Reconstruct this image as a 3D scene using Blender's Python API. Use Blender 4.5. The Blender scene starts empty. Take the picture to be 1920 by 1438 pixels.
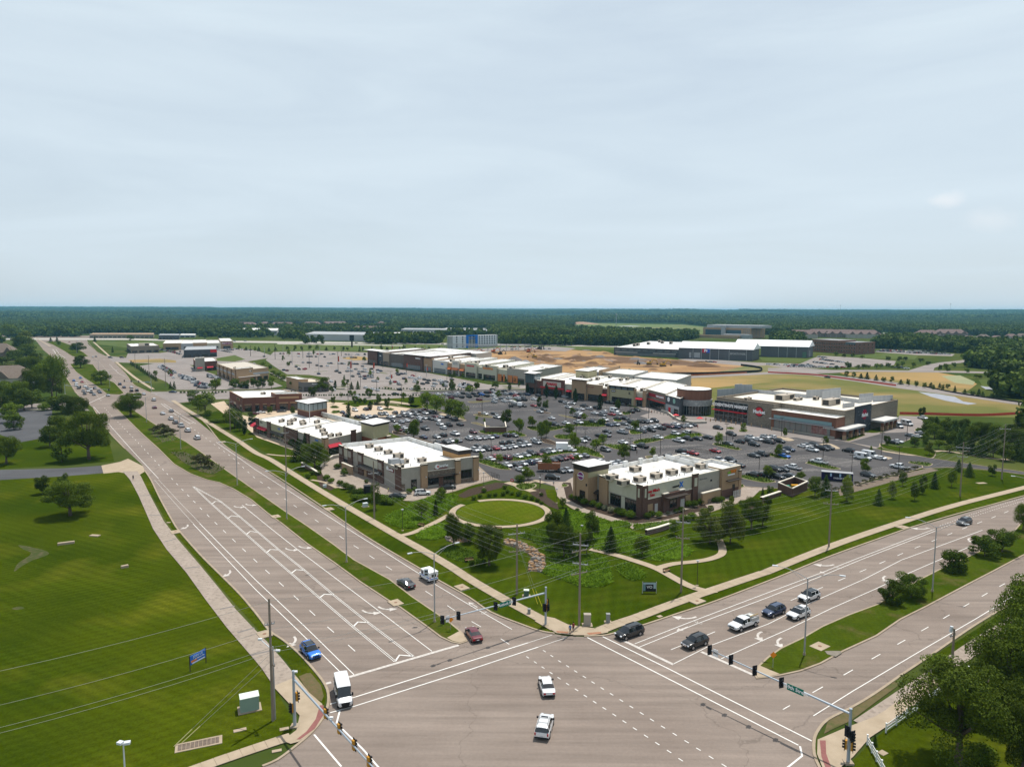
import bpy, bmesh, math, random
import numpy as np
from mathutils import Vector, Matrix
from mathutils.geometry import tessellate_polygon
random.seed(7); rng=np.random.default_rng(7)
SC=bpy.context.scene; COL=SC.collection
# ---------------------------------------------------------------- camera, sky, sun, exposure
F=1333.0; HY=582.0; CH=52.0; ROLL=math.atan(5/1920); PITCH=math.atan((719-HY)/F)
cam=bpy.data.cameras.new('camera'); co=bpy.data.objects.new('camera',cam); COL.objects.link(co)
cam.sensor_width=36; cam.lens=36*F/1920; cam.clip_start=.5; cam.clip_end=60000
co.matrix_world=Matrix.Translation((0,0,CH))@Matrix.Rotation(math.radians(90)-PITCH,4,'X')@Matrix.Rotation(ROLL,4,'Z')
SC.camera=co
SUN_AZ=31.0; SUN_EL=69.0
W=bpy.data.worlds.new('World'); SC.world=W; W.use_nodes=True
nt=W.node_tree; nt.nodes.clear()
def nn(nt,t,**k):
    n=nt.nodes.new(t)
    for a,b in k.items(): setattr(n,a,b)
    return n
sky=nn(nt,'ShaderNodeTexSky',sky_type='NISHITA',sun_disc=False,sun_elevation=math.radians(SUN_EL),sun_rotation=math.radians(SUN_AZ),altitude=200,air_density=1.0,dust_density=2.2,ozone_density=1.2)
tc=nn(nt,'ShaderNodeTexCoord'); mp=nn(nt,'ShaderNodeMapping'); mp.inputs['Scale'].default_value=(1.0,1.6,7.0); mp.inputs['Rotation'].default_value=(0.12,0.1,0.4)
n1=nn(nt,'ShaderNodeTexNoise'); n1.inputs['Scale'].default_value=1.7; n1.inputs['Detail'].default_value=6; n1.inputs['Roughness'].default_value=.55; n1.inputs['Distortion'].default_value=.6
cr=nn(nt,'ShaderNodeValToRGB'); cr.color_ramp.elements[0].position=.30; cr.color_ramp.elements[0].color=(.74,.74,.74,1); cr.color_ramp.elements[1].position=.72; cr.color_ramp.elements[1].color=(1,1,1,1)
mx=nn(nt,'ShaderNodeMixRGB'); mx.inputs['Color2'].default_value=(7.5,8.7,9.6,1)
# a small faint cumulus puff low on the right
bg=nn(nt,'ShaderNodeBackground'); bg.inputs['Strength'].default_value=.095; ow=nn(nt,'ShaderNodeOutputWorld')
L=nt.links.new
L(tc.outputs['Generated'],mp.inputs['Vector']); L(mp.outputs[0],n1.inputs['Vector']); L(n1.outputs['Fac'],cr.inputs[0])
sx=nn(nt,'ShaderNodeSeparateXYZ'); L(tc.outputs['Generated'],sx.inputs[0]); zr=nn(nt,'ShaderNodeMapRange'); zr.interpolation_type='SMOOTHSTEP'; zr.inputs['From Min'].default_value=.35; zr.inputs['From Max'].default_value=1.0; zr.inputs['To Min'].default_value=1; zr.inputs['To Max'].default_value=.35; L(sx.outputs['Z'],zr.inputs['Value'])
zm=nn(nt,'ShaderNodeMath',operation='MULTIPLY'); L(cr.outputs[0],zm.inputs[0]); L(zr.outputs[0],zm.inputs[1]); L(zm.outputs[0],mx.inputs['Fac']); L(sky.outputs[0],mx.inputs['Color1'])
def puff(px,py,r1,r0,amt,src):
    dx=px-960;dy=py-719;c,s=math.cos(-ROLL),math.sin(-ROLL);rx=c*dx-s*dy;ry=s*dx+c*dy
    d=Vector((rx,F*math.cos(PITCH)-ry*math.sin(PITCH),-F*math.sin(PITCH)-ry*math.cos(PITCH))).normalized()
    sc=nn(nt,'ShaderNodeVectorMath',operation='SUBTRACT'); sc.inputs[1].default_value=d; L(tc.outputs['Generated'],sc.inputs[0])
    n=nn(nt,'ShaderNodeTexNoise'); n.inputs['Scale'].default_value=60; n.inputs['Detail'].default_value=5; L(tc.outputs['Generated'],n.inputs['Vector'])
    m=nn(nt,'ShaderNodeVectorMath',operation='MULTIPLY'); m.inputs[1].default_value=(1,1,2.2); L(sc.outputs[0],m.inputs[0])
    ln=nn(nt,'ShaderNodeVectorMath',operation='LENGTH'); L(m.outputs[0],ln.inputs[0])
    a=nn(nt,'ShaderNodeMath',operation='MULTIPLY_ADD'); a.inputs[1].default_value=.035; L(n.outputs['Fac'],a.inputs[0]); L(ln.outputs['Value'],a.inputs[2])
    r=nn(nt,'ShaderNodeMapRange'); r.inputs['From Min'].default_value=r1+.0175; r.inputs['From Max'].default_value=r0+.0175; r.inputs['To Min'].default_value=amt; r.inputs['To Max'].default_value=0; L(a.outputs[0],r.inputs['Value'])
    q=nn(nt,'ShaderNodeMixRGB'); q.inputs['Color2'].default_value=(9.6,9.9,10.2,1); L(r.outputs[0],q.inputs['Fac']); L(src,q.inputs['Color1']); return q.outputs[0]
o=puff(1778,375,.002,.022,.55,mx.outputs[0]); o=puff(1855,413,.004,.035,.3,o)
L(o,bg.inputs[0]); L(bg.outputs[0],ow.inputs[0])
sl=bpy.data.lights.new('sun','SUN'); sl.energy=4.3; sl.angle=math.radians(.53); sl.color=(1,.955,.88)
so=bpy.data.objects.new('sun',sl); COL.objects.link(so)
a_=math.radians(SUN_AZ); e_=math.radians(SUN_EL)
so.rotation_euler=Vector((math.sin(a_)*math.cos(e_),math.cos(a_)*math.cos(e_),math.sin(e_))).to_track_quat('Z','Y').to_euler(); so.location=(0,0,200)
SC.view_settings.view_transform='Standard'; SC.view_settings.look='None'; SC.view_settings.gamma=1; SC.view_settings.exposure=0.0; SC.view_settings.use_curve_mapping=False
SC.render.engine='CYCLES'
# ---------------------------------------------------------------- helpers
def ray(x,y):
    dx=x-960;dy=y-719;c,s=math.cos(-ROLL),math.sin(-ROLL);rx=c*dx-s*dy;ry=s*dx+c*dy
    return rx,F*math.cos(PITCH)-ry*math.sin(PITCH),-F*math.sin(PITCH)-ry*math.cos(PITCH)
def g(x,y,z=0.0):
    v=ray(x,y); t=(CH-z)/(-v[2]); return Vector((v[0]*t,v[1]*t,z))
def Z(off):          # survey sheet: (origin x, origin y, scale)
    return lambda a,b,z=0.0: g(off[0]+a/off[2],off[1]+b/off[2],z)
def azv(deg): r=math.radians(deg); return Vector((math.sin(r),math.cos(r),0))
AU=54.0; AV=-36.0    # the two street directions
def tag(o,label=None,cat=None,group=None,kind=None):
    if label: o['label']=label
    if cat: o['category']=cat
    if group: o['group']=group
    if kind: o['kind']=kind
    return o
def link(name,me,parent=None,loc=None):
    o=bpy.data.objects.new(name,me); COL.objects.link(o)
    if parent: o.parent=parent
    if loc is not None: o.location=loc
    return o
def empty(name,loc=(0,0,0),rz=0,label=None,cat=None,group=None,kind=None):
    o=link(name,None,None,loc); o.rotation_euler=(0,0,rz); o.empty_display_size=.3
    return tag(o,label,cat,group,kind)
def copy_tree(o,parent=None):
    c=o.copy(); COL.objects.link(c); c.parent=parent
    for ch in list(o.children): copy_tree(ch,c)
    return c
# ---------------------------------------------------------------- materials
MATS={}
def M(name,c=None,c2=None,s=1.0,rough=.85,metal=0,bump=0,bs=None,det=4,c3=None,s3=None,emit=None,obj=False,alpha=None,stretch=None,spec=.15):
    if name in MATS: return MATS[name]
    m=bpy.data.materials.new(name); m.use_nodes=True; t=m.node_tree; b=t.nodes['Principled BSDF']; L=t.links.new
    b.inputs['Roughness'].default_value=rough; b.inputs['Metallic'].default_value=metal; b.inputs['Specular IOR Level'].default_value=spec
    b.inputs['Base Color'].default_value=(*c,1); m.diffuse_color=(*c,1)
    if c2 or bump or c3:
        if obj: src=nn(t,'ShaderNodeTexCoord').outputs['Object']
        else: src=nn(t,'ShaderNodeNewGeometry').outputs['Position']
        if stretch:
            mpp=nn(t,'ShaderNodeMapping'); mpp.inputs['Rotation'].default_value=(0,0,math.radians(stretch[0])); mpp.inputs['Scale'].default_value=stretch[1]; L(src,mpp.inputs[0]); src=mpp.outputs[0]
        col=None
        if c2:
            n=nn(t,'ShaderNodeTexNoise'); n.inputs['Scale'].default_value=s; n.inputs['Detail'].default_value=det; n.inputs['Roughness'].default_value=.6; L(src,n.inputs['Vector'])
            r=nn(t,'ShaderNodeMapRange'); r.inputs['From Min'].default_value=.3; r.inputs['From Max'].default_value=.7; L(n.outputs['Fac'],r.inputs['Value'])
            x=nn(t,'ShaderNodeMixRGB'); x.inputs['Color1'].default_value=(*c,1); x.inputs['Color2'].default_value=(*c2,1); L(r.outputs[0],x.inputs['Fac']); col=x.outputs[0]
        if c3:
            n=nn(t,'ShaderNodeTexNoise'); n.inputs['Scale'].default_value=s3; n.inputs['Detail'].default_value=5; L(src,n.inputs['Vector'])
            r=nn(t,'ShaderNodeMapRange'); r.inputs['From Min'].default_value=.5; r.inputs['From Max'].default_value=.66; L(n.outputs['Fac'],r.inputs['Value'])
            x=nn(t,'ShaderNodeMixRGB'); x.inputs['Color2'].default_value=(*c3,1); L(r.outputs[0],x.inputs['Fac']); L(col,x.inputs['Color1']); col=x.outputs[0]
        if col: L(col,b.inputs['Base Color'])
        if bump:
            n=nn(t,'ShaderNodeTexNoise'); n.inputs['Scale'].default_value=bs or s*4; n.inputs['Detail'].default_value=3; L(src,n.inputs['Vector'])
            u=nn(t,'ShaderNodeBump'); u.inputs['Strength'].default_value=bump; u.inputs['Distance'].default_value=.1; L(n.outputs['Fac'],u.inputs['Height']); L(u.outputs[0],b.inputs['Normal'])
    if emit: b.inputs['Emission Color'].default_value=(*c,1); b.inputs['Emission Strength'].default_value=emit
    MATS[name]=m; return m
def lawn(name,c,c2,c3,stripe=.12,ang=0,patch=.03,wid=2.2):
    m=bpy.data.materials.new(name); m.use_nodes=True; t=m.node_tree; b=t.nodes['Principled BSDF']; L=t.links.new
    b.inputs['Roughness'].default_value=1; b.inputs['Specular IOR Level'].default_value=0
    pos=nn(t,'ShaderNodeNewGeometry').outputs['Position']
    def noise(s,d=4,lo=.35,hi=.65,stretch=None):
        v=pos
        if stretch:
            q=nn(t,'ShaderNodeMapping'); q.inputs['Rotation'].default_value=(0,0,stretch[0]); q.inputs['Scale'].default_value=stretch[1]; L(pos,q.inputs[0]); v=q.outputs[0]
        n=nn(t,'ShaderNodeTexNoise'); n.inputs['Scale'].default_value=s; n.inputs['Detail'].default_value=d; L(v,n.inputs['Vector'])
        r=nn(t,'ShaderNodeMapRange'); r.inputs['From Min'].default_value=lo; r.inputs['From Max'].default_value=hi; L(n.outputs['Fac'],r.inputs['Value']); return r.outputs[0]
    x=nn(t,'ShaderNodeMixRGB'); x.inputs['Color1'].default_value=(*c,1); x.inputs['Color2'].default_value=(*c2,1); L(noise(patch,6),x.inputs['Fac'])
    y=nn(t,'ShaderNodeMixRGB'); y.inputs['Color2'].default_value=(*c3,1); L(x.outputs[0],y.inputs['Color1'])
    f=nn(t,'ShaderNodeMath',operation='MULTIPLY'); f.inputs[1].default_value=.6; L(noise(patch*2.3,5,.52,.7),f.inputs[0]); L(f.outputs[0],y.inputs['Fac'])
    out=y.outputs[0]
    for k,(a,w) in enumerate(((ang,wid),(ang+math.radians(63),wid*1.35))):     # crossing mower passes
        q=nn(t,'ShaderNodeMapping'); q.inputs['Rotation'].default_value=(0,0,a); L(pos,q.inputs[0])
        wv=nn(t,'ShaderNodeTexWave',wave_type='BANDS'); wv.inputs['Scale'].default_value=.314/w; wv.inputs['Distortion'].default_value=2.2; wv.inputs['Detail'].default_value=2; wv.inputs['Detail Scale'].default_value=.35; L(q.outputs[0],wv.inputs['Vector'])
        mm=nn(t,'ShaderNodeMath',operation='MULTIPLY'); L(wv.outputs['Fac'],mm.inputs[0]); L(noise(.05+.02*k,3,.3,.75),mm.inputs[1])
        md=nn(t,'ShaderNodeMath',operation='MULTIPLY_ADD'); md.inputs[1].default_value=stripe*2.2; md.inputs[2].default_value=1-stripe*.5; L(mm.outputs[0],md.inputs[0])
        v=nn(t,'ShaderNodeMixRGB',blend_type='MULTIPLY'); v.inputs['Fac'].default_value=1; L(out,v.inputs['Color1']); L(md.outputs[0],v.inputs['Color2']); out=v.outputs[0]
    n=nn(t,'ShaderNodeTexNoise'); n.inputs['Scale'].default_value=2.6; n.inputs['Detail'].default_value=6; n.inputs['Roughness'].default_value=.8; L(pos,n.inputs['Vector'])
    md=nn(t,'ShaderNodeMapRange'); md.inputs['From Min'].default_value=.3; md.inputs['From Max'].default_value=.7; md.inputs['To Min'].default_value=.68; md.inputs['To Max'].default_value=1.34; L(n.outputs['Fac'],md.inputs['Value'])
    v=nn(t,'ShaderNodeMixRGB',blend_type='MULTIPLY'); v.inputs['Fac'].default_value=1; L(out,v.inputs['Color1']); L(md.outputs[0],v.inputs['Color2'])
    L(v.outputs[0],b.inputs['Base Color'])
    u=nn(t,'ShaderNodeBump'); u.inputs['Strength'].default_value=.6; u.inputs['Distance'].default_value=.08; L(n.outputs['Fac'],u.inputs['Height']); L(u.outputs[0],b.inputs['Normal'])
    MATS[name]=m; return m
def asphalt(name,c,c2,ang,crack=.55,lane=None):
    m=bpy.data.materials.new(name); m.use_nodes=True; t=m.node_tree; b=t.nodes['Principled BSDF']; L=t.links.new
    b.inputs['Roughness'].default_value=.95; b.inputs['Specular IOR Level'].default_value=.12
    pos=nn(t,'ShaderNodeNewGeometry').outputs['Position']
    def mapped(a,s):
        q=nn(t,'ShaderNodeMapping'); q.vector_type='POINT'; q.inputs['Rotation'].default_value=(0,0,math.radians(a-90)); q.inputs['Scale'].default_value=s; L(pos,q.inputs[0]); return q.outputs[0]
    def noise(v,s,d,lo,hi,t0,t1,ro=.6):
        n=nn(t,'ShaderNodeTexNoise'); n.inputs['Scale'].default_value=s; n.inputs['Detail'].default_value=d; n.inputs['Roughness'].default_value=ro; L(v,n.inputs['Vector'])
        r=nn(t,'ShaderNodeMapRange'); r.inputs['From Min'].default_value=lo; r.inputs['From Max'].default_value=hi; r.inputs['To Min'].default_value=t0; r.inputs['To Max'].default_value=t1; L(n.outputs['Fac'],r.inputs['Value']); return r.outputs[0]
    x=nn(t,'ShaderNodeMixRGB'); x.inputs['Color1'].default_value=(*c,1); x.inputs['Color2'].default_value=(*c2,1); L(noise(pos,.045,6,.35,.65,0,1),x.inputs['Fac']); out=x.outputs[0]
    def mul(o,fac):
        v=nn(t,'ShaderNodeMixRGB',blend_type='MULTIPLY'); v.inputs['Fac'].default_value=1; L(o,v.inputs['Color1']); L(fac,v.inputs['Color2']); return v.outputs[0]
    # wheel paths and oil streaks run with the lane
    for a in ang: out=mul(out,noise(mapped(a,(.03,.62,1)),1,5,.32,.68,.86,1.10))
    out=mul(out,noise(pos,14,3,.3,.7,.82,1.14,.85)); out=mul(out,noise(pos,2.2,4,.3,.7,.95,1.05))
    vo=nn(t,'ShaderNodeTexVoronoi',feature='DISTANCE_TO_EDGE'); vo.inputs['Scale'].default_value=.028
    wn=nn(t,'ShaderNodeTexNoise'); wn.inputs['Scale'].default_value=.25; wn.inputs['Detail'].default_value=6; L(pos,wn.inputs['Vector'])
    vm=nn(t,'ShaderNodeVectorMath',operation='MULTIPLY_ADD'); vm.inputs[1].default_value=(7,7,0); L(wn.outputs['Color'],vm.inputs[0]); L(pos,vm.inputs[2]); L(vm.outputs[0],vo.inputs['Vector'])
    r=nn(t,'ShaderNodeMapRange'); r.inputs['From Min'].default_value=.0009; r.inputs['From Max'].default_value=.0026; r.inputs['To Min'].default_value=crack; r.inputs['To Max'].default_value=1; L(vo.outputs['Distance'],r.inputs['Value'])
    out=mul(out,r.outputs[0]); L(out,b.inputs['Base Color'])
    MATS[name]=m; return m
CONC=M('kerb_concrete',(.30,.235,.165),(.38,.31,.23),.6,bump=.1)
WALK=M('sidewalk_concrete',(.335,.265,.185),(.41,.33,.24),.5,bump=.1)
OLDW=M('old_path_concrete',(.285,.235,.19),(.35,.29,.24),.35,c3=(.24,.195,.16),s3=1.6,bump=.1)
ROADM=asphalt('road_asphalt',(.212,.170,.143),(.258,.211,.178),(AV,AU),.8)
ROADM2=asphalt('intersection_asphalt',(.24,.205,.175),(.285,.245,.21),(AU,))
LOTM=asphalt('dark_lot_asphalt',(.066,.062,.063),(.098,.092,.091),(-AV,),.7)
LOT2=asphalt('pale_lot_concrete',(.225,.195,.178),(.28,.245,.225),(-AV,),.8)
DRVM=asphalt('driveway_asphalt',(.075,.075,.08),(.10,.10,.105),(0,),.7)
HATCH=asphalt('hatched_asphalt',(.235,.185,.14),(.275,.22,.17),(AU,))
PAINT=M('road_paint',(.66,.64,.60),(.80,.78,.74),3.0,rough=.7)
PAINTW=M('worn_road_paint',(.42,.38,.34),(.62,.58,.54),2.0,rough=.8)
GRASS=lawn('lawn_grass',(.027,.046,.002),(.054,.072,.003),(.092,.094,.008),.15,.95,.03,1.5)
GRASS2=lawn('lawn_grass_bright',(.028,.048,.002),(.046,.068,.003),(.080,.086,.008),.12,.2)
GRASSC=lawn('circle_lawn',(.060,.086,.004),(.076,.100,.006),(.10,.105,.012),.07,-.35,.05,1.6)
MEDG=lawn('median_grass',(.036,.060,.004),(.056,.076,.006),(.11,.085,.035),.05,0,.09)
MULCH=M('mulch',(.030,.019,.012),(.060,.038,.024),2.5,bump=.5)
# ---------------------------------------------------------------- mesh builders
class MB:
    def __init__(s): s.v=[]; s.f=[]; s.m=[]
    def add(s,vs,fs,mi=0):
        n=len(s.v); s.v+= [tuple(p) for p in vs]; s.f+=[tuple(i+n for i in f) for f in fs]; s.m+=[mi]*len(fs); return s
    def box(s,x0,x1,y0,y1,z0,z1,mi=0,mat=None):
        vs=[Vector(p) for p in ((x0,y0,z0),(x1,y0,z0),(x1,y1,z0),(x0,y1,z0),(x0,y0,z1),(x1,y0,z1),(x1,y1,z1),(x0,y1,z1))]
        if mat is not None: vs=[mat@p for p in vs]
        return s.add(vs,[(0,3,2,1),(4,5,6,7),(0,1,5,4),(1,2,6,5),(2,3,7,6),(3,0,4,7)],mi)
    def prism(s,pts,z0,z1,mi=0,top=None):
        n=len(pts); P=[(p[0],p[1],z0) for p in pts]; T=[(p[0],p[1],z1) for p in (top or pts)]
        tri=tessellate_polygon([[Vector((p[0],p[1],0)) for p in pts]])
        return s.add(P+T,[(i,(i+1)%n,n+(i+1)%n,n+i) for i in range(n)]+[tuple(n+i for i in t) for t in tri]+[tuple(t) for t in tri],mi)
    def tube(s,a,b,r0,r1=None,n=8,mi=0,cap=True):
        a=Vector(a);b=Vector(b); r1=r0 if r1 is None else r1; d=(b-a).normalized(); u=d.orthogonal().normalized(); w=d.cross(u)
        vs=[a+(u*math.cos(6.2832*i/n)+w*math.sin(6.2832*i/n))*r0 for i in range(n)]+[b+(u*math.cos(6.2832*i/n)+w*math.sin(6.2832*i/n))*r1 for i in range(n)]
        fs=[(i,(i+1)%n,n+(i+1)%n,n+i) for i in range(n)]
        if cap: fs+=[tuple(range(n)),tuple(range(n,2*n))]
        return s.add(vs,fs,mi)
    def path(s,pts,r,n=6,mi=0):
        for i in range(len(pts)-1):
            ra=r[i] if isinstance(r,(list,tuple)) else r; rb=r[i+1] if isinstance(r,(list,tuple)) else r
            s.tube(pts[i],pts[i+1],ra,rb,n,mi,cap=(i in (0,len(pts)-2)))
        return s
    def build(s,name,mats,parent=None,loc=None,smooth=False):
        me=bpy.data.meshes.new(name); me.from_pydata(s.v,[],s.f)
        if not isinstance(mats,(list,tuple)): mats=[mats]
        for m in mats: me.materials.append(m)
        if len(mats)>1: me.polygons.foreach_set('material_index',s.m)
        bm=bmesh.new(); bm.from_mesh(me); bmesh.ops.recalc_face_normals(bm,faces=bm.faces); bm.to_mesh(me); bm.free()
        if smooth:
            me.polygons.foreach_set('use_smooth',[True]*len(me.polygons))
        me.update(); return link(name,me,parent,loc)
def smooth_pts(P,closed=False,k=6):
    n=len(P); out=[]
    for i in range(n if closed else n-1):
        p0=P[(i-1)%n] if (closed or i>0) else P[0]; p1=P[i]; p2=P[(i+1)%n]; p3=P[(i+2)%n] if (closed or i<n-2) else P[-1]
        for j in range(k):
            t=j/k; out.append(.5*((2*p1)+(p2-p0)*t+(2*p0-5*p1+4*p2-p3)*t*t+(3*p1-p0-3*p2+p3)*t**3))
    if not closed: out.append(P[-1])
    return out
def flat(name,pts,m,z,kind='structure',parent=None):
    me=bpy.data.meshes.new(name); vs=[(p[0],p[1],z) for p in pts]
    tri=tessellate_polygon([[Vector((p[0],p[1],0)) for p in pts]])
    fs=[]
    for t in tri:
        a,b,c=[Vector(vs[i]) for i in t]
        fs.append(t if (b-a).cross(c-a).z>0 else (t[0],t[2],t[1]))
    me.from_pydata(vs,[],fs); me.materials.append(m); o=link(name,me,parent)
    if not parent: tag(o,kind=kind)
    return o
def PX(l): return [g(x,y) for x,y in l]
def ribbon(mb,P,w,z,mi=0,off=0):
    P=[Vector((p[0],p[1],0)) for p in P]; vs=[];fs=[]
    for i,p in enumerate(P):
        d=(P[min(i+1,len(P)-1)]-P[max(i-1,0)]).normalized(); n=Vector((-d.y,d.x,0))
        a=p+n*(w/2+off); b=p-n*(w/2-off); vs+=[(a.x,a.y,z),(b.x,b.y,z)]
    for i in range(len(P)-1): fs.append((2*i+1,2*i+3,2*i+2,2*i))
    mb.add(vs,fs,mi)
def dashed(mb,P,w,z,dash,gap,phase=0):
    P=[Vector((p[0],p[1],0)) for p in P]; s=-phase; seg=0
    cum=[0]
    for i in range(len(P)-1): cum.append(cum[-1]+(P[i+1]-P[i]).length)
    def at(d):
        for i in range(len(P)-1):
            if d<=cum[i+1]: return P[i].lerp(P[i+1],(d-cum[i])/max(1e-6,cum[i+1]-cum[i]))
        return P[-1]
    while s<cum[-1]:
        if s+dash>0: ribbon(mb,[at(max(0,s)),at(min(cum[-1],s+dash))],w,z)
        s+=dash+gap
def kerb(mb,P,w=.28,z0=0,z1=.15,mi=0):
    P=[Vector((p[0],p[1],0)) for p in P]; vs=[];fs=[]
    for i,p in enumerate(P):
        d=(P[min(i+1,len(P)-1)]-P[max(i-1,0)]).normalized(); n=Vector((-d.y,d.x,0))
        a=p+n*w/2; b=p-n*w/2; vs+=[(a.x,a.y,z0),(a.x,a.y,z1),(b.x,b.y,z1),(b.x,b.y,z0)]
    for i in range(len(P)-1):
        for k in range(3): fs.append((4*i+k,4*i+k+1,4*i+5+k,4*i+4+k))
    mb.add(vs,fs,mi)
def inset(P,d):
    n=len(P); A=sum(P[i].x*P[(i+1)%n].y-P[(i+1)%n].x*P[i].y for i in range(n)); sg=1 if A>0 else -1; out=[]
    for i in range(n):
        a=(P[i]-P[i-1]);b=(P[(i+1)%n]-P[i])
        if a.length<1e-4 or b.length<1e-4: out.append(P[i]); continue
        a.normalize();b.normalize(); na=Vector((-a.y,a.x,0))*sg; nb=Vector((-b.y,b.x,0))*sg; m=(na+nb)
        m=m.normalized() if m.length>1e-3 else na; k=max(.35,m.dot(na)); out.append(P[i]+m*(d/k))
    return out
def island(P,m,name='planted_island',z=.16,kz=.14,w=.3,kind='structure',sm=True,fill='grass_bed'):
    P=[Vector((p[0],p[1],0)) for p in P]
    if sm: P=smooth_pts(P,True,4)
    I=inset(P,w); n=len(P); e=MB()
    e.add([(p.x,p.y,0) for p in P]+[(p.x,p.y,kz) for p in P]+[(p.x,p.y,kz) for p in I],[(i,(i+1)%n,n+(i+1)%n,n+i) for i in range(n)]+[(n+i,n+(i+1)%n,2*n+(i+1)%n,2*n+i) for i in range(n)])
    o=e.build(name,CONC); tag(o,kind=kind)
    f=flat(fill,I,m,z,parent=o); return o
def capsule(c,d,L,w,n=6):
    c=Vector((c[0],c[1],0)); d=Vector((d[0],d[1],0)).normalized(); q=Vector((-d.y,d.x,0)); out=[]
    for s in (1,-1):
        for i in range(n+1):
            t=math.pi*(i/n-.5); out.append(c+d*s*((L/2-w/2)+math.cos(t)*w/2)+q*s*(math.sin(t)*w/2))
    return out
def text3d(txt,h,m,parent,mat,name='lettering',depth=.04,bold=0.012):
    cu=bpy.data.curves.new('t','FONT'); cu.body=txt; cu.size=h; cu.extrude=depth; cu.offset=bold*h; cu.align_x='CENTER'; cu.align_y='CENTER'; cu.resolution_u=2
    to=bpy.data.objects.new('t',cu); me=bpy.data.meshes.new_from_object(to); bpy.data.objects.remove(to); bpy.data.curves.remove(cu)
    me.materials.clear(); me.materials.append(m); me.transform(mat); o=link(name,me,parent); return o
# ================================================================ SETTING
def vnoise(x,y,s,seed=0):
    r=np.random.default_rng(seed); T=r.random((64,64)); x=np.asarray(x)/s; y=np.asarray(y)/s
    xi=np.floor(x).astype(int);yi=np.floor(y).astype(int);fx=x-xi;fy=y-yi;fx=fx*fx*(3-2*fx);fy=fy*fy*(3-2*fy)
    a=T[xi%64,yi%64];b=T[(xi+1)%64,yi%64];c=T[xi%64,(yi+1)%64];d=T[(xi+1)%64,(yi+1)%64]
    return (a*(1-fx)+b*fx)*(1-fy)+(c*(1-fx)+d*fx)*fy
def hgt(x,y):
    r=np.hypot(x,y); t=np.clip((r-2300)/9500,0,1); t=t*t*(3-2*t)
    h=t*(38+34*vnoise(x,y,2100,3))+np.clip((r-2000)/1500,0,1)*(14*vnoise(x,y,900,5)-7)*(1-.5*t)
    return np.minimum(h,66)-0.0
m=bpy.data.materials.new('terrain'); m.use_nodes=True; t=m.node_tree; b=t.nodes['Principled BSDF']; L=t.links.new; b.inputs['Roughness'].default_value=1; b.inputs['Specular IOR Level'].default_value=0
geo=nn(t,'ShaderNodeNewGeometry'); ln=nn(t,'ShaderNodeVectorMath',operation='LENGTH'); L(geo.outputs['Position'],ln.inputs[0])
lawnm=MATS['lawn_grass']
mr=nn(t,'ShaderNodeMapRange'); mr.inputs['From Min'].default_value=1500; mr.inputs['From Max'].default_value=2300; L(ln.outputs['Value'],mr.inputs['Value'])
n=nn(t,'ShaderNodeTexNoise'); n.inputs['Scale'].default_value=.004; n.inputs['Detail'].default_value=8; L(geo.outputs['Position'],n.inputs['Vector'])
r=nn(t,'ShaderNodeValToRGB'); r.color_ramp.elements[0].position=.38; r.color_ramp.elements[0].color=(.018,.032,.010,1); r.color_ramp.elements[1].position=.70; r.color_ramp.elements[1].color=(.085,.105,.035,1); e=r.color_ramp.elements.new(.6); e.color=(.025,.045,.012,1); L(n.outputs['Fac'],r.inputs[0])
n2=nn(t,'ShaderNodeTexNoise'); n2.inputs['Scale'].default_value=.02; n2.inputs['Detail'].default_value=8; L(geo.outputs['Position'],n2.inputs['Vector'])
r2=nn(t,'ShaderNodeValToRGB'); r2.color_ramp.elements[0].position=.35; r2.color_ramp.elements[0].color=(.038,.062,.012,1); r2.color_ramp.elements[1].position=.68; r2.color_ramp.elements[1].color=(.085,.095,.026,1); L(n2.outputs['Fac'],r2.inputs[0])
x=nn(t,'ShaderNodeMixRGB'); L(mr.outputs[0],x.inputs['Fac']); L(r2.outputs[0],x.inputs['Color1']); L(r.outputs[0],x.inputs['Color2']); L(x.outputs[0],b.inputs['Base Color'])
TERR=m
rad=np.concatenate([[0],np.geomspace(30,1800,22),np.geomspace(2000,26000,70)]); NA=220
vs=[(0,0,0)];fs=[]
for rr in rad[1:]:
    th=np.arange(NA)/NA*2*math.pi; X=rr*np.sin(th);Y=rr*np.cos(th);Hh=np.where(rr<2000,0,hgt(X,Y))
    vs+=list(zip(X.tolist(),Y.tolist(),Hh.tolist()))
for j in range(NA): fs.append((0,1+(j+1)%NA,1+j))
for i in range(len(rad)-2):
    a=1+i*NA;c=a+NA
    for j in range(NA): fs.append((a+j,a+(j+1)%NA,c+(j+1)%NA,c+j))
me=bpy.data.meshes.new('ground'); me.from_pydata(vs,[],fs); me.materials.append(TERR)
me.polygons.foreach_set('use_smooth',[True]*len(fs)); gr=tag(link('ground',me),kind='structure')
hz=bpy.data.materials.new('haze_air'); hz.use_nodes=True; hz.node_tree.nodes.clear(); pv=nn(hz.node_tree,'ShaderNodeVolumePrincipled'); oo=nn(hz.node_tree,'ShaderNodeOutputMaterial')
pv.inputs['Color'].default_value=(.30,.74,1.0,1); pv.inputs['Density'].default_value=.00006; pv.inputs['Anisotropy'].default_value=.0; hz.node_tree.links.new(pv.outputs[0],oo.inputs['Volume'])
e=MB(); e.box(-27000,27000,-27000,27000,-9,92); hb=e.build('haze',hz); tag(hb,kind='stuff')
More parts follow.
